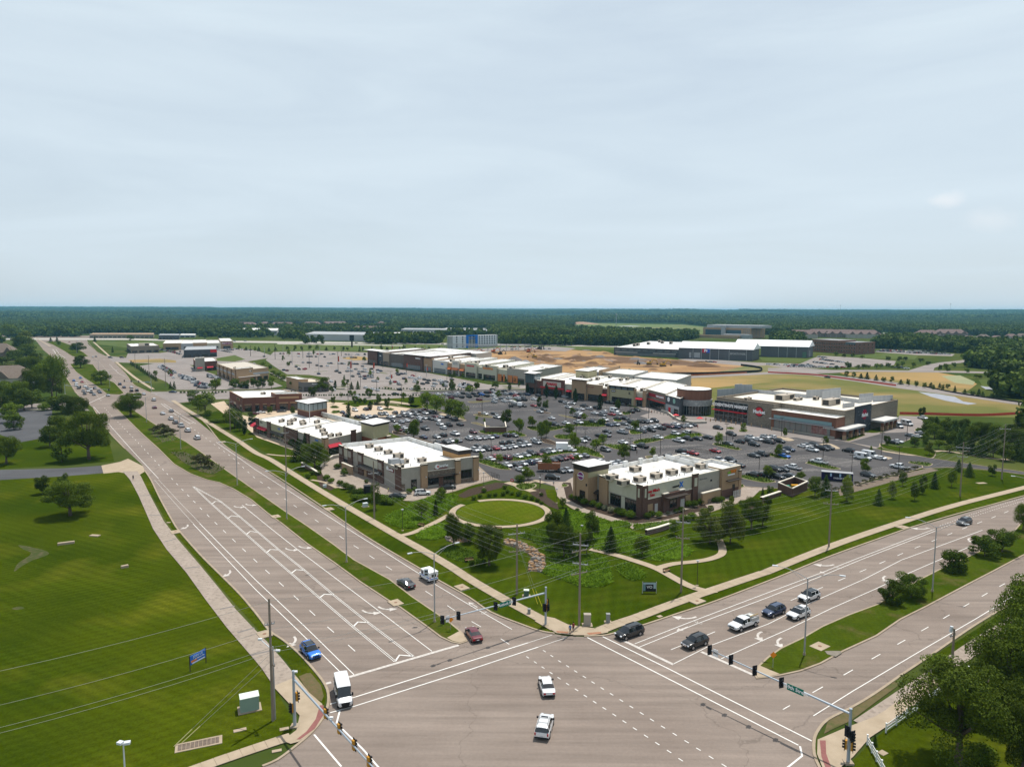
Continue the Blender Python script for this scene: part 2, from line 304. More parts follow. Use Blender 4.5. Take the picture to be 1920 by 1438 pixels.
# ---- lawns and fields
flat('left_lawn',PX([(-60,1520),(-60,893),(120,892),(215,882),(236,888),(262,932),(292,995),(316,1032),(354,1076),(392,1130),(430,1180),(480,1240),(515,1290),(548,1345),(548,1372),(520,1386),(400,1425),(300,1470),(200,1520)]),GRASS,.03)
flat('corner_park_lawn',PX([(1090,1182),(1045,1172),(950,1118),(800,1030),(700,972),(600,912),(500,850),(420,802),(380,780),(420,765),(520,800),(640,880),(760,940),(860,905),(1060,920),(1180,985),(1400,930),(1480,905),(1560,922),(1740,875),(1925,888),(1990,895),(1990,890),(1919,912),(1790,945),(1685,976),(1565,1017),(1440,1068),(1315,1108),(1200,1148)]),GRASS2,.03)
flat('kerb_verge',PX([(330,757),(385,787),(437,818),(550,887),(700,977),(850,1062),(1012,1157),(1050,1180),(1040,1189),(975,1171),(880,1121),(785,1066),(650,983),(497,881),(400,813),(350,773)]),GRASS2,.034)
flat('kerb_verge',PX([(1135,1178),(1250,1136),(1440,1073),(1565,1023),(1685,982),(1790,949),(1990,895),(1990,912),(1865,946),(1705,991),(1565,1041),(1440,1091),(1305,1140),(1207,1173)]),GRASS2,.034)
flat('kerb_verge',PX([(255,884),(285,930),(312,977),(337,1010),(380,1060),(417,1105),(462,1155),(505,1203),(537,1240),(560,1270),(590,1310),(608,1322),(612,1300),(590,1258),(560,1225),(505,1183),(450,1115),(375,1040),(325,980),(283,900),(270,880)]),GRASS,.034)
flat('left_grove_lawn',PX([(0,832),(72,823),(110,808),(150,800),(200,812),(208,840),(214,865),(130,872),(0,879),(-40,879),(-40,832)]),GRASS2,.03)
FIELD=M('dry_field',(.34,.215,.080),(.25,.175,.065),.012,c3=(.12,.125,.03),s3=.006,bump=.4,bs=.4,rough=1)
FIELDG=M('olive_field',(.085,.105,.018),(.145,.13,.032),.02,c3=(.25,.175,.065),s3=.011,bump=.4,bs=.4,rough=1)
DIRT=M('graded_dirt',(.40,.245,.11),(.25,.14,.065),.02,c3=(.12,.068,.035),s3=.017,bump=.6,bs=.15,rough=1)
DIRTD=M('dark_turned_soil',(.10,.055,.030),(.17,.10,.055),.03,bump=.8,bs=.3,rough=1)
BRGR=M('bright_field',(.095,.135,.028),(.12,.145,.04),.01,c3=(.17,.15,.07),s3=.004,rough=1)
PGRASS=M('highway_grass',(.055,.085,.010),(.085,.105,.016),.02,rough=1)
GRAVEL=M('grey_gravel',(.26,.27,.30),(.34,.35,.38),.3,rough=1)
flat('green_field',PX([(1040,616),(1100,606),(1279,609),(1319,613),(1325,627),(1279,628),(1189,625),(1110,620)]),BRGR,.5)
flat('highway_verge',PX([(437,645),(760,645),(1000,648),(1160,650),(1150,655),(830,656),(700,658),(600,659),(480,658),(430,655)]),PGRASS,.03)
flat('highway_verge',PX([(240,640),(437,641),(437,650),(240,652),(176,645),(170,640)]),PGRASS,.03)
flat('construction_ground',PX([(838,661),(930,656),(1000,652),(1140,660),(1160,667),(1290,676),(1400,685),(1490,693),(1484,699),(1440,697),(1330,703),(1224,708),(1130,714),(1010,702),(900,684),(840,672)]),DIRT,.04)
flat('turned_soil',PX([(1075,668),(1160,669),(1270,676),(1330,683),(1345,687),(1240,684),(1150,680),(1080,676)]),DIRTD,.07)
flat('grass_patch',PX([(1395,687),(1440,685),(1480,692),(1470,697),(1410,699),(1340,699)]),M('weed_green',(.11,.125,.03),(.2,.16,.07),.03),.07)
flat('dry_field',PX([(1205,716),(1300,708),(1450,700),(1500,700),(1560,708),(1650,722),(1700,733),(1600,738),(1400,735),(1250,742),(1190,730)]),FIELD,.05)
flat('olive_field',PX([(1190,728),(1260,741),(1330,728),(1450,716),(1560,710),(1610,717),(1700,728),(1800,740),(1925,758),(1925,783),(1690,780),(1500,770),(1300,760)]),FIELDG,.07)
flat('dry_hill_field',PX([(1574,699),(1620,697),(1705,697),(1755,698),(1805,706),(1832,720),(1815,733),(1792,737),(1760,730),(1700,722),(1640,711),(1590,704)]),FIELD,.07)
flat('pale_green_field',PX([(1765,705),(1800,704),(1828,716),(1825,722),(1790,718)]),M('pale_green',(.22,.24,.12),(.28,.27,.15),.05),.1)
flat('bright_meadow',PX([(1835,712),(1880,708),(1925,712),(1925,742),(1870,736),(1842,724)]),PGRASS,.05)
flat('gravel_basin',PX([(1722,735),(1760,739),(1790,744),(1806,753),(1832,757),(1815,759),(1775,752),(1745,744)]),GRAVEL,.11)
flat('gravel_basin',PX([(1838,724),(1855,726),(1862,731),(1848,730)]),GRAVEL,.11)
MUD=M('muddy_swale_soil',(.055,.058,.014),(.036,.054,.006),.35,c3=(.085,.075,.035),s3=.8,bump=.4)
flat('muddy_swale',smooth_pts(PX([(34,1022),(50,1024),(64,1027),(84,1032),(92,1038),(80,1044),(62,1050),(40,1062),(26,1072),(34,1056),(52,1044),(58,1036),(44,1030)]),True,3),MUD,.04)
flat('bare_patch',smooth_pts(PX([(22,1141),(36,1137),(46,1140),(34,1143)]),True,3),MUD,.04)
# ---- carriageways
flat('road',PX([(492,1437),(520,1425),(550,1403),(580,1378),(600,1355),(612,1333),(616,1308),(610,1285),(590,1258),(560,1225),(530,1200),(505,1183),(482,1153),(450,1115),(410,1075),(375,1040),(337,997),(325,980),(300,935),(283,900),(271,882),(267,872),(235,842),(200,805),(175,765),(147,742),(140,735),(127,712),(115,692),(100,672),(82,657),(66,637),(60,633),(30,632),(30,630),(240,629),(230,633),(163,635),(165,645),(182,660),(202,669),(215,680),(235,700),(252,722),(283,736),(330,757),(350,772),(380,789),(400,812),(415,830),(450,855),(497,880),(540,907),(607,952),(650,982),(700,1015),(785,1065),(825,1090),(879,1120),(920,1148),(975,1170),(1012,1183),(1037,1188),(1060,1192),(1100,1194),(1130,1192),(1150,1188),(1207,1172),(1279,1148),(1340,1128),(1440,1090),(1490,1070),(1565,1040),(1685,997),(1705,990),(1790,965),(1865,945),(1919,930),(2000,910),(2200,864),(2380,830),(2420,880),(2200,985),(1990,1085),(1919,1120),(1865,1150),(1815,1181),(1747,1228),(1690,1266),(1640,1301),(1595,1328),(1552,1350),(1532,1373),(1526,1395),(1531,1428),(1570,1500),(1700,1650),(800,1900),(200,1650)]),ROADM,.02)
def GX(z,*pts): return [Z(z)(a,b) for a,b in pts]
# side roads
flat('side_road',PX([(280,735),(350,734),(425,733),(569,729),(655,731),(700,727),(730,731),(788,735),(800,757),(760,753),(680,751),(569,748),(470,748),(400,749),(325,757)]),LOT2,.03)
flat('side_road',PX([(198,667),(245,672),(300,675),(370,679),(470,686),(512,700),(545,712),(560,720),(552,724),(530,712),(500,696),(440,688),(300,682),(235,680),(212,679)]),LOT2,.03)
flat('side_road',PX([(-30,760),(60,757),(115,755),(150,757),(168,770),(110,768),(0,768),(-30,768)]),LOT2,.02)
flat('highway',PX([(-50,634),(240,634.5),(440,639),(700,642),(1000,645),(1160,648),(1160,651),(1000,648),(700,645),(440,642.5),(240,637.5),(-50,637)]),M('pale_highway',(.36,.33,.29),(.42,.39,.35),.05),.05)
flat('highway',PX([(520,643.5),(760,647.5),(760,649),(520,645.5)]),MATS['pale_highway'],.08)
flat('driveway',PX([(-60,883),(0,881),(120,878),(190,873),(196,887),(120,893),(0,900),(-60,904)]),DRVM,.05)
flat('driveway_apron',PX([(190,873),(225,866),(240,860),(268,874),(272,884),(262,890),(238,888),(222,885),(194,888)]),WALK,.06)
flat('left_parking_lot',PX([(-40,776),(0,774),(40,768),(98,770),(97,790),(93,802),(73,823),(40,829),(0,815),(-40,810)]),DRVM,.05)
flat('access_road',PX([(1583,827),(1643,842),(1682,849),(1750,860),(1905,883),(1990,894),(1990,902),(1919,889),(1805,876),(1730,878),(1700,866)]),LOTM,.05)
flat('market_service_road',PX([(1575,826),(1600,812),(1656,811),(1681,790),(1686,779),(1721,781),(1736,795),(1733,803),(1722,812),(1716,818),(1695,829),(1660,831),(1648,839),(1640,842)]),LOT2,.045)
flat('market_drive',PX([(1592,829),(1657,812),(1700,810),(1716,817),(1695,828),(1655,832),(1647,839)]),LOTM,.055)
flat('far_road',PX([(1215,711),(1300,705),(1440,698),(1470,694),(1510,696),(1540,702),(1640,711),(1740,727),(1810,737),(1925,757),(1925,762),(1800,743),(1690,729),(1600,715),(1555,709),(1520,704),(1480,702),(1440,702),(1300,709),(1220,714)]),LOT2,.12)
flat('far_road',PX([(1440,690),(1500,690),(1560,694),(1620,694),(1705,695),(1760,695),(1925,699),(1925,702),(1780,699),(1700,698),(1600,697),(1560,700),(1510,700),(1440,698)]),LOT2,.14)
flat('far_road',PX([(1700,696),(1735,685),(1760,680),(1800,676),(1828,672),(1850,664),(1856,666),(1832,675),(1800,681),(1770,684),(1752,690),(1750,696)]),LOT2,.13)
flat('far_lot',PX([(1526,671),(1540,667),(1610,671),(1680,677),(1676,685),(1600,688),(1530,690),(1480,690),(1440,690),(1300,678),(1270,674),(1300,672),(1420,680),(1500,682)]),LOT2,.06)
flat('far_lot',PX([(1640,660),(1660,655),(1790,664),(1785,668),(1720,666)]),LOT2,.06)
flat('far_lawn',PX([(1600,667),(1660,662),(1722,667),(1715,674),(1640,672)]),PGRASS,.05)
flat('far_lawn',PX([(1420,668),(1500,668),(1530,672),(1500,680),(1430,677)]),PGRASS,.05)
flat('far_lawn',PX([(1470,702),(1530,700),(1515,692),(1450,692)]),PGRASS,.1)
flat('white_concrete_yard',PX([(1655,625),(1690,626),(1720,632),(1725,636),(1690,636),(1665,630)]),M('bare_concrete',(.5,.46,.4),(.6,.55,.5),.02),.4)
flat('store_lot',PX([(513,660),(600,658),(690,661),(689,683),(760,694),(800,699),(860,710),(915,721),(985,722),(992,729),(860,731),(768,733),(700,727),(655,731),(617,727),(612,708),(579,703),(538,702),(514,687),(498,675)]),LOT2,.06)
flat('hotel_lot',PX([(950,651),(1040,650),(1080,653),(1060,659),(1000,656),(940,658),(860,662),(838,660),(880,655)]),LOT2,.06)
flat('side_lot',PX([(262,686),(300,680),(352,683),(372,692),(408,704),(446,719),(506,713),(530,724),(500,729),(400,731),(330,731),(312,716),(280,703)]),LOT2,.07)
flat('north_lot',PX([(236,672),(240,662),(300,662),(340,656),(440,653),(476,656),(508,666),(500,672),(440,682),(370,681),(300,676)]),LOT2,.05)
flat('grass_patch',PX([(405,672),(440,666),(460,674),(440,678),(408,677)]),PGRASS,.1)
flat('dirt_patch',PX([(240,675),(300,673),(330,676),(330,680),(250,680)]),FIELD,.09)
flat('seed_patch',PX([(640,672),(665,668),(688,670),(690,675),(665,676)]),FIELD,.09)
flat('parking_lot',PX([(788,734),(825,733),(909,729),(984,731),(1003,735),(1050,743),(1101,748),(1128,753),(1175,760),(1230,775),(1290,790),(1340,800),(1440,818),(1500,818),(1583,827),(1643,842),(1682,849),(1705,858),(1730,877),(1640,898),(1600,911),(1565,921),(1530,915),(1456,916),(1409,916),(1388,912),(1383,896),(1270,860),(1120,885),(1075,905),(1040,912),(1010,905),(972,902),(940,902),(922,896),(894,872),(880,855),(800,835),(745,817),(700,800),(640,782),(637,773),(709,772),(770,766),(803,767),(834,774),(873,788),(868,778),(830,768),(800,757),(787,747)]),LOTM,.04)
flat('store_plaza',PX([(1101,744),(1175,755),(1205,768),(1235,776),(1275,789),(1340,806),(1440,822),(1500,820),(1582,827),(1565,817),(1440,800),(1339,783),(1262,774),(1206,760),(1129,745)]),LOT2,.055)
flat('market_drive',PX([(1225,772),(1262,776),(1339,788),(1444,806),(1555,825),(1545,830),(1480,818),(1395,816),(1340,818),(1300,808),(1255,800),(1230,790),(1200,780)]),LOT2,.065)
# drive-through lanes and plazas of the two corner buildings
flat('building_plaza',PX([(1015,903),(1040,912),(1045,930),(1062,947),(1085,960),(1140,976),(1175,984),(1186,992),(1198,984),(1240,982),(1272,974),(1310,968),(1342,957),(1377,946),(1412,932),(1424,920),(1450,915),(1409,914),(1386,911),(1375,880),(1100,880),(1060,903)]),OLDW,.06)
flat('building_plaza',PX([(640,855),(618,864),(605,874),(601,890),(612,903),(636,915),(682,921),(714,931),(745,938),(775,940),(815,931),(854,921),(886,910),(925,900),(935,899),(922,895),(894,872),(860,850)]),OLDW,.06)
flat('building_plaza',PX([(475,745),(500,760),(460,800),(482,820),(600,862),(640,850),(640,780),(735,782),(770,766),(709,758),(640,755),(569,752)]),M('tan_pavers',(.46,.35,.24),(.52,.41,.30),.3),.05)
flat('building_plaza',PX([(395,757),(420,752),(440,775),(505,790),(480,805),(455,790),(425,780)]),MATS['tan_pavers'],.05)
island(PX([(655,752),(790,744),(800,757),(780,765),(735,757),(660,762),(640,758)]),GRASS2,'planted_island',sm=False)
flat('park_walk',PX([(700,753),(735,752),(770,757),(768,760),(735,756),(700,757)]),WALK,.2)
flat('red_paver_strip',PX([(600,1324),(607,1324),(606,1343),(590,1368),(563,1388),(556,1388),(575,1373),(592,1350)]),M('red_detectable',(.21,.085,.075),(.26,.11,.10),3),.185)
# medians
island(PX([(877,1203),(862,1208),(847,1205),(825,1195),(800,1176),(750,1140),(725,1125),(675,1092),(625,1055),(575,1020),(525,980),(500,962),(470,937),(437,917),(410,905),(387,900),(355,888),(325,870),(295,840),(262,810),(237,785),(213,762),(214,757),(228,756),(245,765),(282,790),(307,806),(350,829),(375,846),(425,882),(475,917),(540,962),(575,985),(625,1020),(665,1050),(732,1087),(775,1120),(812,1145),(845,1168),(868,1187)]),MEDG,'median_strip',fill='median_grass',sm=False)
flat('median_nose',PX([(874,1202),(862,1206),(849,1203),(838,1197),(862,1184),(869,1190)]),WALK,.175)
island(PX([(131,683),(150,680),(175,684),(192,707),(215,718),(233,737),(226,740),(200,739),(188,729),(172,718),(158,709),(142,697)]),MEDG,'median_strip',fill='median_grass',sm=False)
island(PX([(85,641),(112,640),(132,647),(155,660),(166,668),(150,670),(135,668),(120,658),(100,647)]),MEDG,'median_strip',fill='median_grass',sm=False)
island(PX([(1418,1273),(1412,1262),(1422,1248),(1438,1233),(1462,1216),(1502,1197),(1540,1175),(1590,1153),(1645,1133),(1668,1117),(1727,1085),(1762,1067),(1812,1045),(1870,1018),(1897,1000),(1910,985),(1930,960),(2000,940),(2250,888),(2400,850),(2400,858),(2150,945),(1919,1042),(1865,1071),(1815,1097),(1740,1137),(1690,1162),(1645,1193),(1582,1222),(1540,1245),(1502,1259),(1465,1267),(1440,1271)]),MEDG,'median_strip',fill='median_grass',sm=False)
flat('median_nose',PX([(1421,1271),(1415,1262),(1424,1249),(1462,1265),(1440,1270)]),WALK,.175)
e=MB()
for P in ([(492,1437),(520,1425),(550,1403),(580,1378),(600,1355),(612,1333),(616,1308),(610,1285),(590,1258),(560,1225),(530,1200),(505,1183),(482,1153),(450,1115),(410,1075),(375,1040),(337,997),(325,980),(300,935),(283,900),(271,882)],
  [(235,842),(200,805),(175,765)],[(147,742),(127,712),(100,672),(66,637)],
  [(330,757),(350,772),(380,789),(400,812),(415,830),(450,855),(497,880),(540,907),(607,952),(650,982),(700,1015),(785,1065),(825,1090),(879,1120),(920,1148),(975,1170),(1012,1183),(1040,1188)],
  [(1095,1193.5),(1130,1192),(1150,1188),(1207,1172),(1279,1148),(1340,1128),(1440,1090),(1490,1070),(1565,1040),(1685,997),(1705,990),(1790,965),(1865,945),(1919,930),(2000,910),(2200,864)],
  [(2200,985),(1990,1085),(1919,1120),(1865,1150),(1815,1181),(1747,1228),(1690,1266),(1640,1301),(1595,1328),(1552,1350),(1532,1373),(1526,1395),(1531,1428),(1570,1500)],
  [(160,636),(182,660),(202,669)],[(215,680),(235,700),(252,722),(283,736)]):
    kerb(e,smooth_pts(PX(P),False,3),.34,0,.16)
tag(e.build('kerb',CONC),kind='structure')
e=MB()
for P in ([(1388,912),(1456,916),(1530,915)],[(1565,921),(1600,911),(1640,898),(1730,877),(1705,866)],[(1583,827),(1643,842),(1682,849),(1750,860),(1905,883),(1990,895)],[(1730,879),(1805,877),(1919,890),(1990,903)],[(834,774),(803,767),(770,766)],[(682,920),(714,930),(745,937),(775,939),(815,930),(854,920),(886,909),(925,899)],[(894,872),(922,896),(940,902)],[(1045,930),(1062,946),(1085,959),(1140,975),(1180,984)],[(1198,983),(1240,981),(1310,967),(1377,945),(1412,931)],[(655,751),(569,748),(470,748),(400,749),(325,757)],[(283,734),(350,733),(425,732),(569,728)],[(1648,839),(1655,832),(1695,828),(1716,817),(1733,803)]):
    kerb(e,smooth_pts(PX(P),False,3),.3,0,.16)
tag(e.build('lot_kerb',CONC),kind='structure')
# ---- sidewalks, slab by slab where they can be told apart
SLAB=[]
def walk(name,P,w,m=WALK,slabs=True,L0=1.6,z=.15,sm=True,limit=999):
    P=smooth_pts(PX(P),False,5) if sm else PX(P)
    base=MB(); ribbon(base,P,w-.04,z-.05); b=tag(base.build(name,CONC),kind='structure')
    if not slabs:
        q=MB(); ribbon(q,P,w,z); q.build('paving',m,b); return b
    cum=[0]
    for i in range(len(P)-1): cum.append(cum[-1]+(P[i+1]-P[i]).length)
    n=max(1,int(cum[-1]/L0)); 
    if n>limit: L0=cum[-1]/limit; n=limit
    def at(d):
        for i in range(len(P)-1):
            if d<=cum[i+1]+1e-6: return P[i].lerp(P[i+1],(d-cum[i])/max(1e-6,cum[i+1]-cum[i]))
        return P[-1]
    for k in range(n):
        a=at(k*L0+.02);c=at(min(cum[-1],(k+1)*L0-.02)); d=(c-a).normalized(); q=Vector((-d.y,d.x,0))*w/2; h=z+random.uniform(-.008,.01)
        e=MB(); pts=[a+q,c+q,c-q,a-q]; e.add([(p.x,p.y,z-.06) for p in pts]+[(p.x,p.y,h) for p in pts],[(4,5,6,7),(0,1,5,4),(1,2,6,5),(2,3,7,6),(3,0,4,7)]); e.build('slab',m,b)
    return b
walk('sidewalk',[(450,829),(479,849),(507,862),(550,889),(600,920),(650,950)],2.2,WALK,False)
walk('sidewalk',[(650,950),(700,979),(750,1008),(800,1036),(850,1066),(885,1089),(940,1121),(975,1140),(1012,1160),(1048,1180)],2.2,WALK,True,1.7,limit=60)
walk('sidewalk',[(205,668),(175,641)],2.2,WALK,False,sm=False)
walk('sidewalk',[(218,679),(250,706),(287,730)],2.2,WALK,False)
walk('sidewalk',[(324,751),(345,765),(385,789),(437,821),(450,829)],2.2,WALK,False)
walk('sidewalk',[(1125,1183),(1155,1171),(1200,1156),(1250,1137),(1315,1114),(1380,1092),(1440,1072)],2.2,WALK,True,1.7,limit=45)
walk('sidewalk',[(1440,1072),(1565,1022),(1685,981),(1790,948),(1919,915),(2100,868)],2.2,WALK,False)
walk('sidewalk',[(545,1382),(520,1390),(460,1410),(400,1431),(330,1456)],1.7,WALK,True,1.45,sm=False)
walk('sidewalk',[(66,633),(95,650)],1.8,WALK,False,sm=False)
walk('sidewalk',[(1655,846),(1700,853),(1722,853),(1760,846),(1800,850),(1860,860),(1925,864),(1990,866)],2.0,WALK,False)
# the wide old path on the left and the street corners
flat('old_path',PX([(230,884),(244,900),(260,930),(287,992),(312,1030),(350,1075),(387,1127),(425,1177),(475,1235),(490,1253),(505,1275),(512,1288),(556,1270),(532,1240),(500,1203),(475,1178),(442,1143),(412,1105),(375,1060),(332,1010),(307,977),(282,930),(265,895),(258,884)]),OLDW,.12)
for a,b in [((262,930),(283,929)),((279,967),(302,966)),((307,1017),(330,1011)),((347,1066),(375,1063)),((412,1143),(440,1137)),((445,1187),(477,1178)),((470,1229),(520,1218))]:
    q=MB(); P=PX([a,b]); ribbon(q,P,.5,.128); tag(q.build('path_repair',M('dark_joint',(.17,.15,.14),(.22,.2,.18),2)),kind='structure')
flat('corner_paving',PX([(512,1288),(556,1270),(580,1300),(604,1321),(608,1335),(603,1352),(585,1374),(560,1392),(545,1396),(530,1390),(556,1370),(562,1343),(540,1318)]),WALK,.165)
flat('corner_paving',PX([(1000,1152),(1040,1160),(1065,1172),(1120,1180),(1140,1182),(1140,1187),(1112,1192),(1075,1192),(1043,1188),(1028,1178)]),WALK,.165)
flat('corner_paving',PX([(1640,1345),(1660,1333),(1720,1288),(1745,1270),(1765,1285),(1700,1335),(1660,1365),(1630,1385),(1600,1420),(1565,1450),(1542,1440),(1532,1415),(1533,1388),(1545,1383),(1580,1368)]),WALK,.165)
flat('old_path',PX([(1600,1352),(1740,1258),(1800,1215),(1919,1140),(1990,1100),(1990,1130),(1930,1165),(1800,1250),(1730,1300),(1660,1348),(1640,1372)]),OLDW,.14)
flat('red_paver_strip',PX([(1537,1390),(1548,1390),(1549,1415),(1560,1445),(1549,1445),(1540,1420)]),MATS['red_detectable'],.185)
for P in ([(1043,1184),(1066,1186),(1064,1189),(1044,1187)],[(1100,1188),(1126,1186),(1128,1189),(1104,1191.5)]): flat('red_paver_strip',PX(P),M('rust_ramp',(.30,.14,.08),(.36,.18,.11),3),.185)
flat('verge_dirt',PX([(575,1262),(583,1262),(602,1285),(607,1305),(603,1315),(588,1308),(572,1288),(560,1268)]),M('bare_soil',(.14,.095,.05),(.09,.09,.03),1.2,bump=.4),.05)
flat('right_verge',PX([(1545,1376),(1552,1352),(1600,1328),(1690,1268),(1695,1278),(1640,1318),(1595,1352),(1560,1368)]),M('verge_soil_grass',(.09,.085,.03),(.14,.10,.05),.8,c3=(.05,.075,.012),s3=.3,bump=.4),.08)
flat('right_lawn',PX([(1600,1425),(1640,1385),(1730,1310),(1800,1262),(1930,1180),(1990,1140),(2250,1200),(2200,1600),(1640,1600)]),GRASS,.05)
flat('right_verge',PX([(1750,1230),(1815,1190),(1870,1155),(1925,1125),(1990,1090),(1990,1105),(1860,1182),(1790,1222),(1765,1245)]),GRASS,.08)
# park paths
cc=g(938,961); rr=12.4
def ring(a0,a1,n=40): return [cc+Vector((math.sin(math.radians(a0+(a1-a0)*i/n)),math.cos(math.radians(a0+(a1-a0)*i/n)),0))*rr for i in range(n+1)]
q=MB(); ribbon(q,ring(-55,-390,70),1.6,.15); cp=tag(q.build('circular_path',WALK),kind='structure')
q=MB(); kerb(q,ring(-55,-390,70),1.7,0,.13); q.build('path_edge',CONC,cp)
flat('circle_lawn',[cc+Vector((math.sin(t*math.pi/30),math.cos(t*math.pi/30),0))*11.3 for t in range(60)],GRASSC,.12)
def P2(pts,w,z=.15,m=WALK,name='park_path'):
    q=MB(); ribbon(q,smooth_pts(PX(pts),False,5),w,z); tag(q.build(name,m),kind='structure')
P2([(752,1005),(775,999),(800,988),(826,975),(842,966)],1.7)
P2([(1040,1180),(1010,1163)],1.7)
P2([(1342,1108),(1320,1108),(1290,1098),(1262,1083),(1230,1066),(1190,1052),(1150,1040),(1107,1030)],1.9)
P2([(1232,1066),(1262,1058),(1300,1054),(1330,1049),(1352,1040),(1354,1028),(1348,1012)],1.7,.155)
P2([(975,913),(990,905),(1005,902),(1020,906)],2.2); P2([(950,905),(965,909),(980,915),(1000,922)],2.6)
P2([(500,852),(530,855),(560,856)],1.3)
P2([(584,900),(610,905),(632,915)],1.2,.1)
# beds
flat('mulch_bed',PX([(856,930),(880,917),(930,905),(965,906),(940,915),(900,925),(870,934)]),MULCH,.08)
flat('mulch_bed',PX([(993,925),(1005,916),(1022,917),(1026,932),(1045,945),(1048,956),(1030,950)]),MULCH,.08)
flat('mulch_bed',PX([(1055,905),(1070,905),(1075,925),(1100,945),(1200,970),(1250,968),(1320,945),(1330,955),(1240,976),(1190,982),(1100,955),(1062,935)]),MULCH,.09)
flat('mulch_bed',PX([(1365,912),(1385,916),(1387,922),(1370,932),(1345,938),(1350,925)]),MULCH,.09)
flat('mulch_bed',PX([(594,895),(600,880),(612,905),(628,915),(620,920),(600,912)]),MULCH,.09)
flat('mulch_bed',PX([(1395,950),(1430,935),(1440,940),(1410,955)]),MULCH,.05)
flat('mulch_bed',PX([(1570,918),(1640,901),(1720,882),(1745,878),(1760,882),(1700,896),(1620,918),(1575,930)]),M('rocky_mulch',(.12,.085,.06),(.20,.16,.12),1.5,bump=.5),.08)
flat('mulch_bed',PX([(320,848),(345,848),(410,872),(420,880),(400,890),(375,885),(345,868)]),M('shrub_bed',(.045,.052,.016),(.085,.065,.035),1),.19)
flat('mulch_bed',PX([(280,808),(300,800),(325,812),(330,826),(305,830),(288,818)]),MATS['shrub_bed'],.19)
flat('storm_drain_trench',PX([(1546,1222),(1575,1222),(1579,1225),(1567,1233),(1551,1228)]),M('wet_concrete',(.17,.15,.12),(.24,.21,.17),1),.19)
